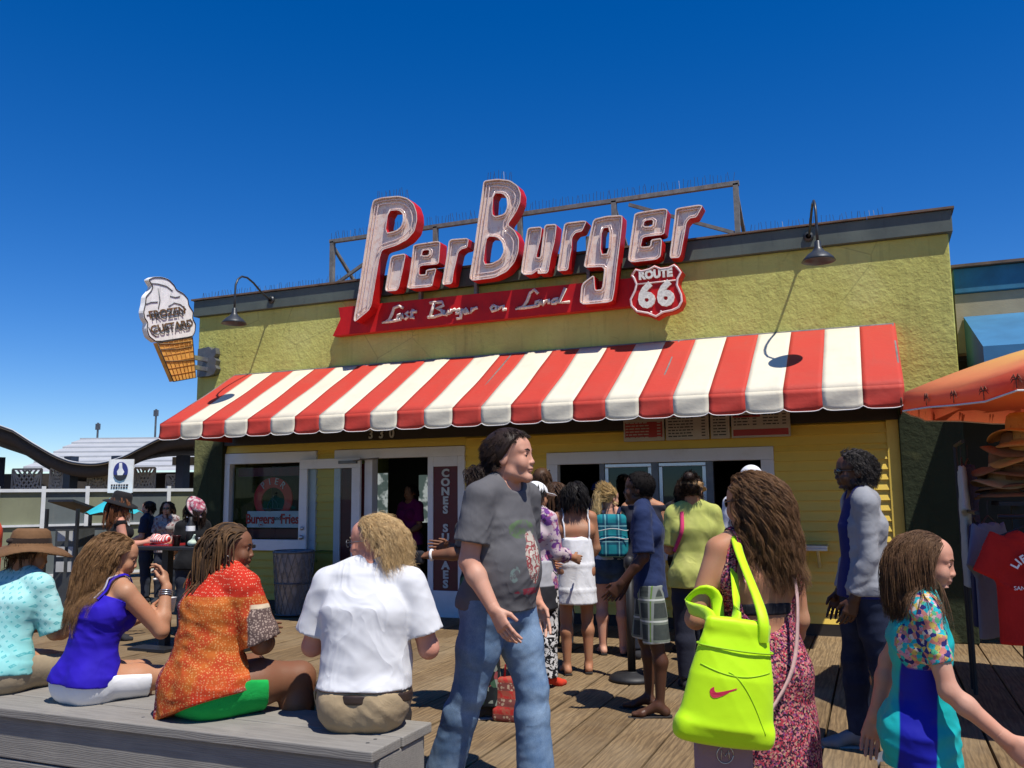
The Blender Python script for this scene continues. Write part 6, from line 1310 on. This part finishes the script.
o=strap(f,[q1,f.pel+f.rh*.02*H-f.fw2*.125*H+np.array([0,0,.02*H]),f.chest+f.rs*.062*H-f.fw2*.09*H-f.up2*.02*H,f.shl+f.rs*.055*H-f.fw2*.02*H+f.up2*.03*H,f.chest+f.rs*.04*H+f.fw2*.08*H],.013,'bag_strap',PINKSTRAP,W6)
# --- 7 girl in turquoise
e=thing_person(.094,3.235,R(-86),'girl in a turquoise and blue panelled top walking right in the foreground')
f=Fig(1.37,'f',1.0,.84,lean=3,neck=(10,0),head=(R(-10),R(-10),0),hs=1.03,aR=((.14,.20,-1),(.0,.80,-.72)),aL=((-.28,-.42,-.9),(-.02,-.28,-1)),lR=((.03,-.1,-1),(0,-.2,-1)),lL=((-.03,.2,-1),(0,-.02,-1)),dims=dict(sh=.106,cw=.086,cd=.062,hw=.088,ww=.076),bust=False,curl=.3)
f.skin('body',SK['light'],e,.007)
def fn(t):
    x=t.xyz(); base=t.mix(t.range(t.noise(scale=6)[0],.3,.7),(.010,.36,.37),(.016,.46,.46))
    side=t.math('MULTIPLY',t.range(t.math('ABSOLUTE',t.math('ADD',x[1],t.math('MULTIPLY',t.math('SUBTRACT',x[2],1.0),-.10))),.052,.057,1,0),t.math('MULTIPLY',t.range(x[2],1.005,1.01,1,0),t.range(t.math('ABSOLUTE',x[0]),.05,.06)))
    col=t.mix(side,base,(.012,.014,.30))
    pat=voroc(t,75,[(0,(.55,.20,.16)),(.2,(.02,.40,.45)),(.38,(.58,.42,.10)),(.5,(.55,.25,.35)),(.64,(.03,.03,.16)),(.76,(.10,.45,.22)),(.88,(.60,.50,.42))]); pat=t.mix(t.range(t.vor(scale=130)[0],.2,.3,.55,0),pat,(.02,.02,.10))
    return t.mix(t.math('MULTIPLY',t.range(t.math('ABSOLUTE',x[0]),.104,.110),t.range(x[2],.94,.95)),col,pat)
f.tee('top',fabric('turquoise_panel_jersey',fn,.35,.6),e,.014,.66,0,-.075,.012,.0065,folds(.007,40,HORZ,41),.004,se=.006)
f.pants('shorts',cl('pale_grey_shorts',(.40,.40,.42)),e,.006,.7,0,.02,waist=-.01,te=.003,fold=folds(.006,26,DIAG,42)); f.shoes('shoe',SHOE_D,e,sole=SOLE); f.eyes(e,EW,EI,HA['girl'])
hair(f,'hair',HA['girl'],e,.20,6000,520,.0008,.008,20,clump=.25,seed=43,spread=.008,steps=15,low=-.075,capth=.003,lift=.005,lenvar=.2,front=.018,out=.15,flow=lambda p:np.stack([np.sign(p[:,0])*.35,-.55-9*np.maximum(p[:,1],0),-.05+0*p[:,0]],1),hairline=.054,taper=.6)
# --- 8 woman in grey hoodie
e=thing_person(-.09,5.66,R(104),'woman in sunglasses, grey hoodie and blue top walking left by the yellow wall')
f=Fig(1.75,'f',1.14,1.0,lean=1,neck=(6,0),head=(R(0),R(-3),0),aL=((-.10,.02,-1),(.10,.35,-.95)),aR=((.14,.05,-1),(-.05,.35,-1)),lR=((.03,.16,-1),(0,.0,-1)),lL=((-.03,-.10,-1),(0,-.22,-1)),foot=((.1,1,0),(-.1,.95,-.25)),bust=False)
f.skin('body',SK['dark'],e,.010)
f.tee('blue_top',cl('deep_blue_jersey',(.013,.018,.11)),e,.012,.2,0,-.02,.012,.009,folds(.005,20,DIAG,51),sleeves=())
H=f.H; L=f.trunk(.024,bot=-.05)
for s in(1,-1): L+=f.arm(s,.011,1,.92,.006)
L+=[ell(f.nb-f.fw2*.035*H-f.up2*.02*H,(.06*H,.036*H,.038*H),k=.04)]
L+=[boxp(f.chest+f.fw2*.12*H-f.up2*.06*H,(.060*H,.125*H,.30*H),np.stack([f.rs,f.fw2,f.up2],1),rad=.01,k=.01,sub=True)]
V,F=poly(L,.009,Post(folds(.010,34,DIAG,52),[(f.pel+f.up1*-.01*H,-f.up1)])); sub(V,F,'hoodie',cl('heather_grey_fleece',(.27,.275,.29)),e)
f.pants('jeans',m_denim('dark_indigo_denim',(.012,.016,.035),(.03,.04,.075)),e,.012,1,1,.008,fold=folds(.007,22,HORZ,53),h=.01); f.shoes('shoe',cl('grey_trainers',(.16,.16,.17)),e,.009,sole=SOLE)
shades(f,e); hair(f,'hair',HA['grey'],e,.075,1700,320,.0018,.007,120,curl=1,clump=.2,seed=54,spread=.010,steps=14,low=-.075,lift=.008,out=.5,grav=.7,hairline=.072,capth=.012,flow=lambda p:np.stack([p[:,0]*2,-.8+0*p[:,0],.0+0*p[:,0]],1))
# --- 9 boy in navy T-shirt
e=thing_person(-1.51,6.14,R(100),'boy in a navy T-shirt and plaid shorts standing in the queue')
f=Fig(1.66,'m',.84,.90,lean=1,slouch=6,neck=(8,0),head=(R(-6),R(2),0),aL=((-.14,-.02,-1),(.0,.62,-.70)),aR=((.14,.1,-1),(-.05,.5,-.8)),lR=((.04,.14,-1),(0,-.05,-1)),lL=((-.05,-.10,-1),(0,-.02,-1)),curl=.4)
f.skin('body',SK['dark'],e,.009)
f.tee('t_shirt',cl('navy_cotton',(.018,.030,.085)),e,.018,.92,0,-.06,.012,.008,folds(.009,32,DIAG,61),.022,se=.018)
def fn(t):
    x=t.xyz(); s=lambda v,k,w:t.range(t.math('ABSOLUTE',t.math('SUBTRACT',t.math('FRACT',t.math('MULTIPLY',v,k)),.5)),w,w+.02,1,0)
    h=t.math('ADD',x[0],x[1]); base=t.mix(t.noise(scale=40)[0],(.035,.045,.04),(.07,.08,.07)); col=t.mix(t.math('MULTIPLY',s(h,7.5,.16),.85),base,(.27,.29,.26)); col=t.mix(t.math('MULTIPLY',s(x[2],7,.14),.6),col,(.23,.26,.20)); col=t.mix(s(h,7.5,.03),col,(.13,.22,.05)); return t.mix(s(x[2],7,.03),col,(.5,.52,.46))
f.pants('plaid_shorts',fabric('dark_green_plaid',fn,.4),e,.022,.98,0,.030,waist=.0,te=.008,fold=folds(.009,18,VERT,62)); 
for s in(1,-1): f.sole(s,SANDAL,e,'flip_flop',.02)
f.eyes(e,EW,EI); hair(f,'hair',HA['buzz'],e,.018,2600,300,.0022,.004,160,curl=1,clump=0,seed=63,spread=.004,steps=6,low=-.06,lift=.004,out=1.3,grav=.2,hairline=.062,capth=.014)
# --- 10 woman in white dress
e=thing_person(-2.44,7.27,R(26),'woman in a tiered white sundress seen from behind in the queue')
f=Fig(1.60,'f',.95,.95,head=(R(8),R(-6),0),lR=((.03,.08,-1),(0,-.1,-1)),lL=((-.03,-.05,-1),(0,-.05,-1)),aR=((.16,.12,-1),(-.15,.7,-.4)),aL=((-.14,.1,-1),(.2,.7,-.2)),neck=(4,0))
f.skin('body',SK['olive'],e,.009); H=f.H
def skirt(f,mat,e,z_top,z_hem,w0,w1,name,seed,amp=.012,tiers=0,freq=16,h=.009):
    pts=[];W=[];D=[]; n=3+tiers*2
    a=np.array([0,f.waist[1],z_top]); c=np.array([0,-.03,z_hem]); a[1]-=.022
    for i in range(n):
        t=i/(n-1); pts.append(a+(c-a)*t); w=w0+(w1-w0)*t**.8; 
        W.append(w); D.append(w*.93)
    L=[loft(pts,W,D,[(1,0,0)]*n,k=.02,cap=.3)]
    if tiers:
        for k in range(1,tiers+1):
            t=k/(tiers+.6); q=a+(c-a)*t; w=w0+(w1-w0)*t**.8+.003; L.append(loft([q+np.array([0,0,.01]),q-np.array([0,0,.012])],[w]*2,[w*.93]*2,[(1,0,0)]*2,k=.012,cap=.2))
    V,F=poly(L,h,Post(folds(amp,freq,VERT,seed),[(np.array([0,0,z_hem+.01]),(0,0,-1))])); return sub(V,F,name,mat,e)
wh=cl('white_crinkle_cotton',(.72,.72,.73)); skirt(f,wh,e,1.12,.575,.142,.185,'tiered_skirt',71,.014,2,20)
V,F=poly([f.torso(.016,bot=.0),ell(f.chest+f.fw2*.05*H,(.13,.08,.09),k=.03)],.009,Post(folds(.006,22,VERT,72),[(f.chest-f.up2*.01*H,nrm(f.up2-f.fw2*.55)),(np.array([0,0,1.02]),(0,0,-1))])); sub(V,F,'bodice',wh,e)
for s in(1,-1): strap(f,[f.chest+f.rs*s*.062*H-f.fw2*.05*H-f.up2*.03*H,f.shl+f.rs*s*.06*H+f.up2*.03*H,f.chest+f.rs*s*.05*H+f.fw2*.07*H],.012,'dress_strap',wh,e)
V,F=poly([f.torso(.010)],.008,Post(planes=[(f.chest-f.up2*.022*H,f.up2),(f.chest-f.up2*.050*H,-f.up2)])); sub(V,F,'bikini_band',fabric('pink_tribal_print',lambda t:voroc(t,60,[(0,(.45,.03,.08)),(.4,(.55,.45,.40)),(.6,(.02,.02,.06)),(.8,(.5,.1,.15))]),.2),e)
for s in(1,-1): f.sole(s,SANDAL,e,'flip_flop',.018)
hair(f,'hair',HA['black'],e,.15,900,120,.0026,.010,25,clump=.3,seed=73,spread=.02,steps=10,low=-.09,lift=.012,out=.8,back=.6,capth=.016)
# --- 11 woman in white cap
e=thing_person(-2.575,6.69,R(-24),'woman in a white cap, floral blouse and black and white patterned trousers')
f=Fig(1.60,'f',1.0,.98,head=(R(-14),R(-4),0),aR=((.14,.15,-1),(-.1,.9,-.2)),aL=((-.14,.1,-1),(.1,.8,-.3)),lR=((.03,.05,-1),(0,-.06,-1)),lL=((-.03,.0,-1),(0,-.05,-1)))
f.skin('body',SK['olive'],e,.010)
f.tee('blouse',fabric('purple_floral_print',lambda t:t.mix(t.range(t.noise(scale=14,detail=4)[0],.48,.53),(.55,.44,.45),voroc(t,30,[(0,(.16,.05,.22)),(.4,(.38,.12,.20)),(.7,(.07,.03,.10)),(.85,(.5,.35,.38))])),.4),e,.020,1,.55,-.055,.02,.009,folds(.010,18,DIAG,81),.016)
f.pants('patterned_trousers',fabric('black_white_swirl_print',lambda t:t.mix(t.range(t.noise(scale=16,detail=1.5,dist=2.2)[0],.49,.505),(.012,.012,.014),(.62,.60,.58)),.3),e,.028,1,.98,.03,fold=folds(.010,18,VERT,82)); f.shoes('shoe',cl('red_shoe_cloth',(.55,.045,.02)),e)
hair(f,'hair',HA['black'],e,.12,700,90,.0026,.004,20,seed=83,steps=9,low=-.1,lift=.008,back=.6)
def cap(f,e,mat,visor=True,name='cap'):
    V,F=poly([ell(f.hp(0,-.014,.04),np.array([.099,.121,.102])*f.hs,f.HM,.01)],.006,Post(planes=[(f.hp(0,0,.035),nrm(f.HM@np.array([0,.12,-1.])))])); c=sub(V,F,name,mat,e)
    V,F=poly([loft([f.hp(0,.07,.045),f.hp(0,.15,.035),f.hp(0,.185,.026)],[.085*f.hs,.075*f.hs,.045*f.hs],[.004]*3,[f.HM[:,0]]*3,cap=2)],.004,None); sub(V,F,'cap_visor',mat,c); return c
cap(f,e,cl('white_cap_cotton',(.75,.75,.75)))
tb2=empty('shoulder_tote',(-2.46,6.55,.0),R(-24),'grey and black tote hanging at the hip of the woman in the white cap','bag'); V,F=poly([loft([(0,0,.62),(0,0,.78),(0,0,.98)],[.05,.045,.02],[.15,.14,.10],[(1,0,0)]*3,k=.02)],.009,Post(folds(.010,22,DIAG,84))); mesh_obj('bag_body',V,F,fabric('grey_black_canvas',lambda t:t.mix(t.range(t.xyz()[2],.79,.80),(.03,.03,.035),(.38,.38,.40)),.3),tb2,True,False)
# --- 12 blond woman with backpack
e=thing_person(-2.40,8.22,R(20),'blond woman with a ponytail, teal plaid backpack and denim shorts at the window')
f=Fig(1.58,'f',1.04,1.02,head=(R(-50),R(-8),0),aR=((.16,.05,-1),(-.05,.3,-1)),aL=((-.14,.1,-1),(.1,.7,-.5)),lR=((.04,.04,-1),(0,-.06,-1)),lL=((-.03,.1,-1),(0,-.1,-1)))
f.skin('body',SK['light'],e,.010); f.tee('tank_top',cl('white_ribbed_cotton',(.6,.6,.6)),e,.010,0,0,.03,.0,.010,sleeves=(),planes=[(f.shl-f.up2*.0*f.H,f.up2)],neck=False)
f.pants('denim_shorts',m_denim('mid_blue_denim',(.03,.055,.11),(.07,.12,.2)),e,.014,.45,0,.015,te=.012,fold=folds(.006,25,DIAG,91))
hair(f,'hair',HA['blond'],e,.10,700,100,.0022,.004,20,seed=92,steps=8,low=-.07,lift=.004,out=.2,clump=.3,flow=lambda p:np.stack([-p[:,0]*6,-1+0*p[:,0],.5+0*p[:,0]],1),grav=.1)
hp_=f.hp(0,-.115,.06); rg2=np.random.default_rng(5); N=260; T=np.linspace(0,1,14); bd=-f.HM[:,1]
base=hp_[None,:]+rg2.normal(0,.012,(N,3)); P=base[:,None,:]+bd[None,None,:]*(.07*np.sin(T*2))[None,:,None]+np.array([0,0,1])*(.03*T-.26*T**1.7)[None,:,None]+rg2.normal(0,1,(N,1,3))*.02*T[None,:,None]+np.sin(T*12)[None,:,None]*.006
V,F=tubes(P,.0024*(1-.6*T)[None,:]*np.ones((N,1)),3); sub(V,F,'ponytail',HA['blond'],e)
bk=empty('backpack',(0,0,0),0,'teal and navy plaid backpack worn by the blond woman','backpack'); bk.location=(-2.40,8.22,0); bk.rotation_euler=(0,0,R(20)); H=f.H
def fnp(t):
    x=t.xyz(); s=lambda v,k,w:t.range(t.math('ABSOLUTE',t.math('SUBTRACT',t.math('FRACT',t.math('MULTIPLY',v,k)),.5)),w,w+.02,1,0); col=t.mix(t.math('MULTIPLY',s(x[0],8,.2),.7),(.012,.19,.22),(.01,.05,.10)); col=t.mix(t.math('MULTIPLY',s(x[2],7,.2),.7),col,(.01,.04,.09)); return t.mix(t.math('MULTIPLY',s(x[2],7,.03),.7),t.mix(t.math('MULTIPLY',s(x[0],8,.03),.7),col,(.2,.5,.5)),(.25,.5,.5))
PL=fabric('teal_plaid_canvas',fnp,.3); c=f.chest-f.fw2*.13*H; V,F=poly([boxp(c-f.up2*.035*H,(.155,.075,.20),rad=.06,k=.03),boxp(c-f.fw2*.05-f.up2*.10*H,(.125,.05,.10),rad=.04,k=.015)],.008,Post(folds(.006,22,DIAG,93))); bo_=mesh_obj('pack_body',V,F,PL,bk,True,False)
b=MB(); 
for zz in(.0,-.08): b.tube([c+np.array([.15*math.cos(a),-.085+.02*math.sin(a),zz+.01*math.sin(3*a)]) for a in np.linspace(3.3,6.1,16)],.005,5)
mesh_obj('zip',b.v,b.f,M['lattice'],bo_,True,False)
for s in(1,-1): strap(f,[c+np.array([.07*s,.05,.15]),f.shl+f.rs*s*.062*H+f.up2*.035*H,f.chest+f.rs*s*.065*H+f.fw2*.07*H,f.waist+f.rs*s*.09*H],.035,'pack_strap',cl('navy_webbing',(.015,.02,.06)),bk)
for s in(1,-1): f.sole(s,SANDAL,e,'flip_flop',.018)
# --- 13 woman in lime top with visor
e=thing_person(-1.36,7.02,R(16),'woman in a lime shirt and straw visor with a pink strap behind the boy')
f=Fig(1.64,'f',1.08,1.05,head=(R(-20),R(-8),0),aR=((.15,.1,-1),(-.3,.9,.1)),aL=((-.15,.1,-1),(.3,.9,.1))); f.skin('body',SK['olive'],e,.010)
lime=fabric('lime_chiffon',lambda t:t.mix(t.range(t.noise(scale=7)[0],.3,.7),(.36,.39,.09),(.50,.50,.15)),.5); f.tee('lime_shirt',lime,e,.024,.9,0,-.06,.02,.009,folds(.012,20,VERT,101),.02); f.pants('trousers',cl('dark_trousers',(.02,.022,.035)),e,.014); f.shoes('shoe',SHOE_D,e)
hair(f,'hair',HA['dark'],e,.07,900,120,.0024,.006,40,seed=102,steps=8,low=-.07,lift=.004,out=.3,flow=lambda p:np.stack([-p[:,0]*6,-1+0*p[:,0],.6+0*p[:,0]],1),grav=.1,capth=.014)
b=MB(); b.ball(f.hp(0,-.10,.10),.045,14); sub(np.array(b.v),b.f,'hair_bun',HA['dark'],e)
V,F=poly([loft([f.hp(0,-.125,.012),f.hp(0,.10,.045)],[.094*f.hs]*2,[.020]*2,[f.HM[:,0]]*2,cap=1.0),loft([f.hp(0,.08,.05),f.hp(0,.17,.04)],[.09,.06],[.004]*2,[f.HM[:,0]]*2,cap=1.5)],.006,None); V=V
b=MB(); b.lathe([(.100,-.004),(.106,.018),(.104,.04),(.1015,.04),(.1015,-.004)],n=28); VV=np.array(b.v)*[.92,1.10,1]; VV=np.array([f.hp(v[0],v[1]-.012,v[2]+.03) for v in VV]); v_=sub(VV,b.f,'visor_band',M['straw_tan'],e)
V,F=poly([loft([f.hp(0,.08,.045),f.hp(0,.16,.03),f.hp(0,.19,.02)],[.10*f.hs,.088*f.hs,.05],[.004]*3,[f.HM[:,0]]*3,cap=2)],.004,None); sub(V,F,'visor_brim',M['straw_tan'],v_)
H=f.H; strap(f,[f.waist-f.rs*.10*H-f.fw2*.04*H,f.chest-f.rs*.06*H-f.fw2*.1*H,f.shl-f.rs*.055*H+f.up2*.04*H,f.chest-f.rs*.05*H+f.fw2*.1*H],.03,'pink_strap',cl('hot_pink_webbing',(.55,.045,.13)),e)
# --- 14 woman behind the striding man
e=thing_person(-2.62,5.69,R(98),'dark haired woman holding a black purse, half hidden behind the striding man')
f=Fig(1.70,'f',1.02,1.0,head=(R(10),R(-6),0),aL=((-.16,.25,-1),(.02,1,-.05)),aR=((.15,.1,-1),(-.1,.9,.1)),lR=((.03,.14,-1),(0,-.04,-1)),lL=((-.03,-.12,-1),(0,-.14,-1)),palmL=(.3,.0,-1)); f.skin('body',SK['brown'],e,.010)
f.tee('dark_top',cl('black_navy_cotton',(.016,.017,.026)),e,.016,.9,0,-.05,.02,.010,folds(.010,18,DIAG,111)); f.pants('print_trousers',fabric('dark_green_leaf_print',lambda t:voroc(t,26,[(0,(.012,.014,.016)),(.55,(.04,.09,.05)),(.72,(.20,.22,.18)),(.82,(.015,.02,.02)),(.92,(.22,.05,.05))]),.3),e,.026,1,.98,.03,fold=folds(.010,18,VERT,112)); f.shoes('shoe',SHOE_D,e,sole=SOLE)
hair(f,'hair',HA['dark'],e,.11,1100,140,.0026,.012,60,curl=1,clump=.2,seed=113,steps=11,spread=.022,low=-.08,lift=.014,out=1.0,capth=.018)
w=f.wri[-1];d_=nrm(f.wri[-1]-f.elb[-1]); b=MB(); x_=nrm(np.cross(d_,[0,0,1])); y_=np.cross(d_,x_); b.tube([w-d_*.02+(x_*math.cos(a)+y_*math.sin(a))*.033 for a in np.linspace(0,6.283,20)],.010,8); sub(np.array(b.v),b.f,'bangle',M['white_paint'],e)
ML=np.array(local_of(e).inverted()); c=ML[:3,:3]@(w+f.hdir[-1]*.10+np.array([0,.02,-.012]))+ML[:3,3]; V,F=poly([boxp((0,0,0),(.085,.035,.048),rad=.022,k=.02)],.007,Post(folds(.004,40,DIAG,2))); tag(mesh_obj('purse',V+c,F,cl('black_purse_leather',(.02,.02,.024)),None,True),'black purse held out in front of the CONES SUNDAES panel','purse')
fb=empty('printed_shopping_bag',(-2.33,5.62,0),R(10),'red and cream printed shopping bag standing on the planks behind the striding man','bag'); V,F=poly([loft([(0,0,.02),(0,0,.12),(0,0,.27)],[.16,.165,.15],[.07,.075,.05],[(1,0,0)]*3,k=.02,cap=.4),boxp((0,0,.05),(.155,.07,.045),rad=.02,k=.03)],.009,Post(folds(.007,24,DIAG,5))); mesh_obj('bag_body',V,F,fabric('red_cream_band_print',lambda t:t.mix(t.math('MULTIPLY',t.range(t.math('SINE',t.math('MULTIPLY',t.xyz()[2],62)),-.1,.1),1),t.mix(t.range(t.noise(scale=40)[0],.45,.5),(.42,.035,.03),(.34,.08,.05)),t.mix(t.range(t.vor(scale=40)[0],.3,.4),(.42,.30,.2),(.2,.06,.05))),.3),fb,True,False)
b=MB(); b.tube([(-.08,0,.26),(-.07,.0,.36),(0,0,.40),(.07,0,.36),(.08,0,.26)],.008,6); mesh_obj('bag_handle',b.v,b.f,cl('red_bag_handle',(.35,.03,.03)),fb,True,False)
# --- the rest of the queue
def extra(x,y,rz,label,H,sex,skin,topc,hairn,hl=.12,group=None,fat=1.0,head=(0,0,0),legc=(.03,.035,.05),aR=((.14,.1,-1),(-.1,.8,-.3)),aL=((-.14,.1,-1),(.1,.8,-.3)),top='t_shirt',h=.012,hseed=1,curlw=.006,upto=.8,sit=None,topmat=None,lR=((.03,.05,-1),(0,-.05,-1)),lL=((-.03,-.03,-1),(0,-.06,-1)),hn=600):
    e=thing_person(x,y,R(rz),label,group); f=Fig(H,sex,fat,1.0,head=tuple(R(a) for a in head),aR=aR,aL=aL,sit=sit,lR=lR,lL=lL); f.skin('body',SK[skin],e,h); m=topmat or cl('cloth_'+label.split()[1]+'_'+str(hseed),topc)
    f.tee(top,m,e,.016,upto,0,-.04,.012,h,folds(.010,18,DIAG,hseed),neck=upto>0,sleeves=(1,-1) if upto>0 else (),planes=[] if upto>0 else [(f.shl+f.up2*.004*f.H,f.up2)])
    f.pants('trousers',cl('trouser_cloth_'+str(hseed),legc),e,.014,h=h); f.shoes('shoe',SHOE_D,e,h=.009)
    if hairn: hair(f,'hair',HA[hairn],e,hl,hn,80,.003,curlw,20,seed=hseed,steps=10,low=-.08,lift=.007,back=.2,grav=1.6,spread=.010,sides=3,capth=.010)
    return e,f
e,f=extra(-2.05,8.15,18,'bare armed woman in a patterned headscarf standing just beyond the boy',1.68,'f','tan',(.02,.02,.03),'dark',.08,upto=0,hseed=201,head=(-30,0,0))
V,F=poly([ell(f.hp(0,-.015,.045),np.array([.088,.112,.092])*f.hs,f.HM,.01),ell(f.hp(0,-.11,.02),(.05,.05,.045),k=.02)],.007,Post(folds(.006,60,DIAG,6),[(f.hp(0,0,.028),nrm(f.HM@np.array([0,.35,-1.])))])); sub(V,F,'headscarf',fabric('tan_black_stripe_scarf',lambda t:t.mix(t.range(t.noise(scale=22,detail=2,dist=1)[0],.46,.52),(.03,.025,.02),(.45,.36,.20)),.3),e)
extra(-2.92,8.1,24,'dark haired person in black between the white cap and the white dress',1.63,'f','olive',(.014,.014,.018),'brown',.30,hseed=202)
e,f=extra(-3.18,8.45,30,'brown haired person with sunglasses pushed up on the head near the order window',1.78,'m','light',(.03,.025,.03),'brown',.07,hseed=203,head=(-30,0,0))
b=MB(); 
for s in(1,-1): b.ball(f.hp(.03*s,.078,.10),.024,10,sc=(1,.6,.7))
b.tube([f.hp(-.09,0,.05),f.hp(-.05,.06,.10),f.hp(.05,.06,.10),f.hp(.09,0,.05)],.003,5); sub(np.array(b.v),b.f,'sunglasses',SHADE,e)
e,f=extra(-1.0,7.85,10,'person in a white cap and white shirt at the right pane of the order window',1.73,'m','light',(.68,.68,.70),'dark',.04,hseed=204,fat=1.05); cap(f,e,cl('white_cap_twill',(.72,.72,.73)))
extra(-1.72,8.55,25,'person in a black top standing between the boy and the order window',1.66,'f','tan',(.015,.015,.02),'dark',.16,hseed=208)
extra(-6.22,11.1,170,'person in a magenta shirt standing inside the dim doorway',1.68,'f','tan',(.26,.02,.14),'dark',.12,hseed=205)
e,f=extra(-3.28,10.75,180,'worker in a blue shirt and blue cap behind the order window',1.66,'m','tan',(.02,.04,.20),'black',.03,hseed=206); cap(f,e,cl('blue_cap_cotton',(.02,.05,.25)))
# --- people round the tall table on the left
e,f=extra(-7.71,7.25,-42,'woman in a black hat and black tank top standing at the tall table',1.54,'f','pink',(.012,.012,.014),'auburn',.30,hseed=211,upto=0,head=(-10,-14,0),aR=((.2,.25,-1),(-.2,1,.15)),aL=((-.18,.2,-1),(.25,1,.1)))
hat_mesh(f.hp(0,-.01,.06),Matrix(f.HM.tolist()),.17,.098,.11,.035,cl('black_felt',(.016,.015,.016)),'black_hat',e,.012,5)
e,f=extra(-9.80,10.10,205,'woman in sunglasses facing us behind the tall table',1.47,'f','light',(.48,.42,.40),'brown',.18,hseed=212,topmat=fabric('pale_print_blouse',lambda t:voroc(t,35,[(0,(.36,.33,.32)),(.5,(.22,.12,.12)),(.75,(.32,.28,.27))]),.3)); shades(f,e)
extra(-10.13,10.05,120,'dark haired person in a navy shirt left of the woman in sunglasses',1.48,'m','light',(.022,.028,.055),'dark',.06,hseed=213)
e,f=extra(-7.18,7.80,60,'broad person in black with a round brimmed hat tipped back',1.47,'f','tan',(.010,.010,.011),'dark',.20,hseed=214,fat=1.22,head=(20,-10,0))
hat_mesh(f.hp(0,-.075,.05),Matrix(f.HM.tolist())@Matrix.Rotation(R(70),3,'X'),.125,.085,.06,.01,fabric('pale_pink_print_cotton',lambda t:t.mix(t.range(t.noise(scale=25)[0],.45,.55),(.5,.40,.40),(.35,.08,.12)),.2),'tipped_hat',e,.004,6)
b=MB(); MH=np.array(Matrix(f.HM.tolist())@Matrix.Rotation(R(70),3,'X')); b.tube([f.hp(0,-.075,.05)+MH@np.array([.128*math.cos(a),.143*math.sin(a),-.01]) for a in np.linspace(0,6.283,30)],.007,6); sub(np.array(b.v),b.f,'hat_rim',M['black'],e)
e,f=extra(-8.99,9.93,200,'person in a white T-shirt with a pink round print by the dark pillar',1.50,'m','brown',(.55,.57,.60),'black',.02,hseed=215,topmat=fabric('white_tee_pink_emblem',lambda t:(lambda x,n:t.mix(t.math('MULTIPLY',t.range(t.math('ADD',t.math('POWER',t.math('MULTIPLY',x[0],7.0),2.0),t.math('POWER',t.math('MULTIPLY',t.math('SUBTRACT',x[2],1.12),8.5),2.0)),.9,1.0,1,0),t.range(n,.42,.47)),(.55,.57,.61),(.50,.08,.14)))(t.xyz(),t.noise(scale=16,detail=2)[0]),.3))
# ------------------------------------------------------------------ camera, sun and sky
cam=bpy.data.cameras.new('camera'); co=bpy.data.objects.new('camera',cam); COL.objects.link(co); scene.camera=co
cam.sensor_fit='HORIZONTAL'; cam.sensor_width=36; cam.lens=36*866/1024; cam.clip_start=.05; cam.clip_end=3000
yaw,pit,rol=R(22.56),R(7.39),R(-.6)
fh=Vector((-math.sin(yaw),math.cos(yaw),0)); r0=Vector((math.cos(yaw),math.sin(yaw),0)); Zv=Vector((0,0,1)); fw=fh*math.cos(pit)+Zv*math.sin(pit); u0=-fh*math.sin(pit)+Zv*math.cos(pit)
rt=r0*math.cos(rol)+u0*math.sin(rol); uu=u0*math.cos(rol)-r0*math.sin(rol)
m=Matrix((rt,uu,-fw)).transposed().to_4x4(); m.translation=(0,0,1.5); co.matrix_world=m
SD=Vector((.41,-.26,1.0)).normalized()   # towards the sun
sl=bpy.data.lights.new('sun','SUN'); sl.energy=SUN; sl.angle=R(.53); sl.color=(1,.955,.88); so=bpy.data.objects.new('sun',sl); COL.objects.link(so); so.rotation_euler=SD.to_track_quat('Z','Y').to_euler()
w=bpy.data.worlds.new('World'); scene.world=w; w.use_nodes=True; nt=w.node_tree; nt.nodes.clear()
sky=nt.nodes.new('ShaderNodeTexSky'); sky.sky_type='NISHITA'; sky.sun_disc=False; sky.sun_elevation=math.asin(SD.z); sky.sun_rotation=math.atan2(SD.x,SD.y); sky.altitude=1200; sky.air_density=1.0; sky.dust_density=.05; sky.ozone_density=5.0
hs_=nt.nodes.new('ShaderNodeHueSaturation'); hs_.inputs['Saturation'].default_value=1.36; hs_.inputs['Hue'].default_value=.512; hs_.inputs['Value'].default_value=1.0
bg=nt.nodes.new('ShaderNodeBackground'); bg.inputs[1].default_value=SKYS; out=nt.nodes.new('ShaderNodeOutputWorld')
nt.links.new(sky.outputs[0],hs_.inputs['Color']); nt.links.new(hs_.outputs[0],bg.inputs[0]); nt.links.new(bg.outputs[0],out.inputs[0])
scene.view_settings.view_transform='Standard'; scene.view_settings.look='None'; scene.view_settings.gamma=1; scene.view_settings.use_curve_mapping=False; scene.view_settings.exposure=EXPO
scene.cycles.max_bounces=6; scene.cycles.diffuse_bounces=3; scene.cycles.transparent_max_bounces=8; scene.cycles.glossy_bounces=3; scene.cycles.caustics_reflective=False; scene.cycles.caustics_refractive=False
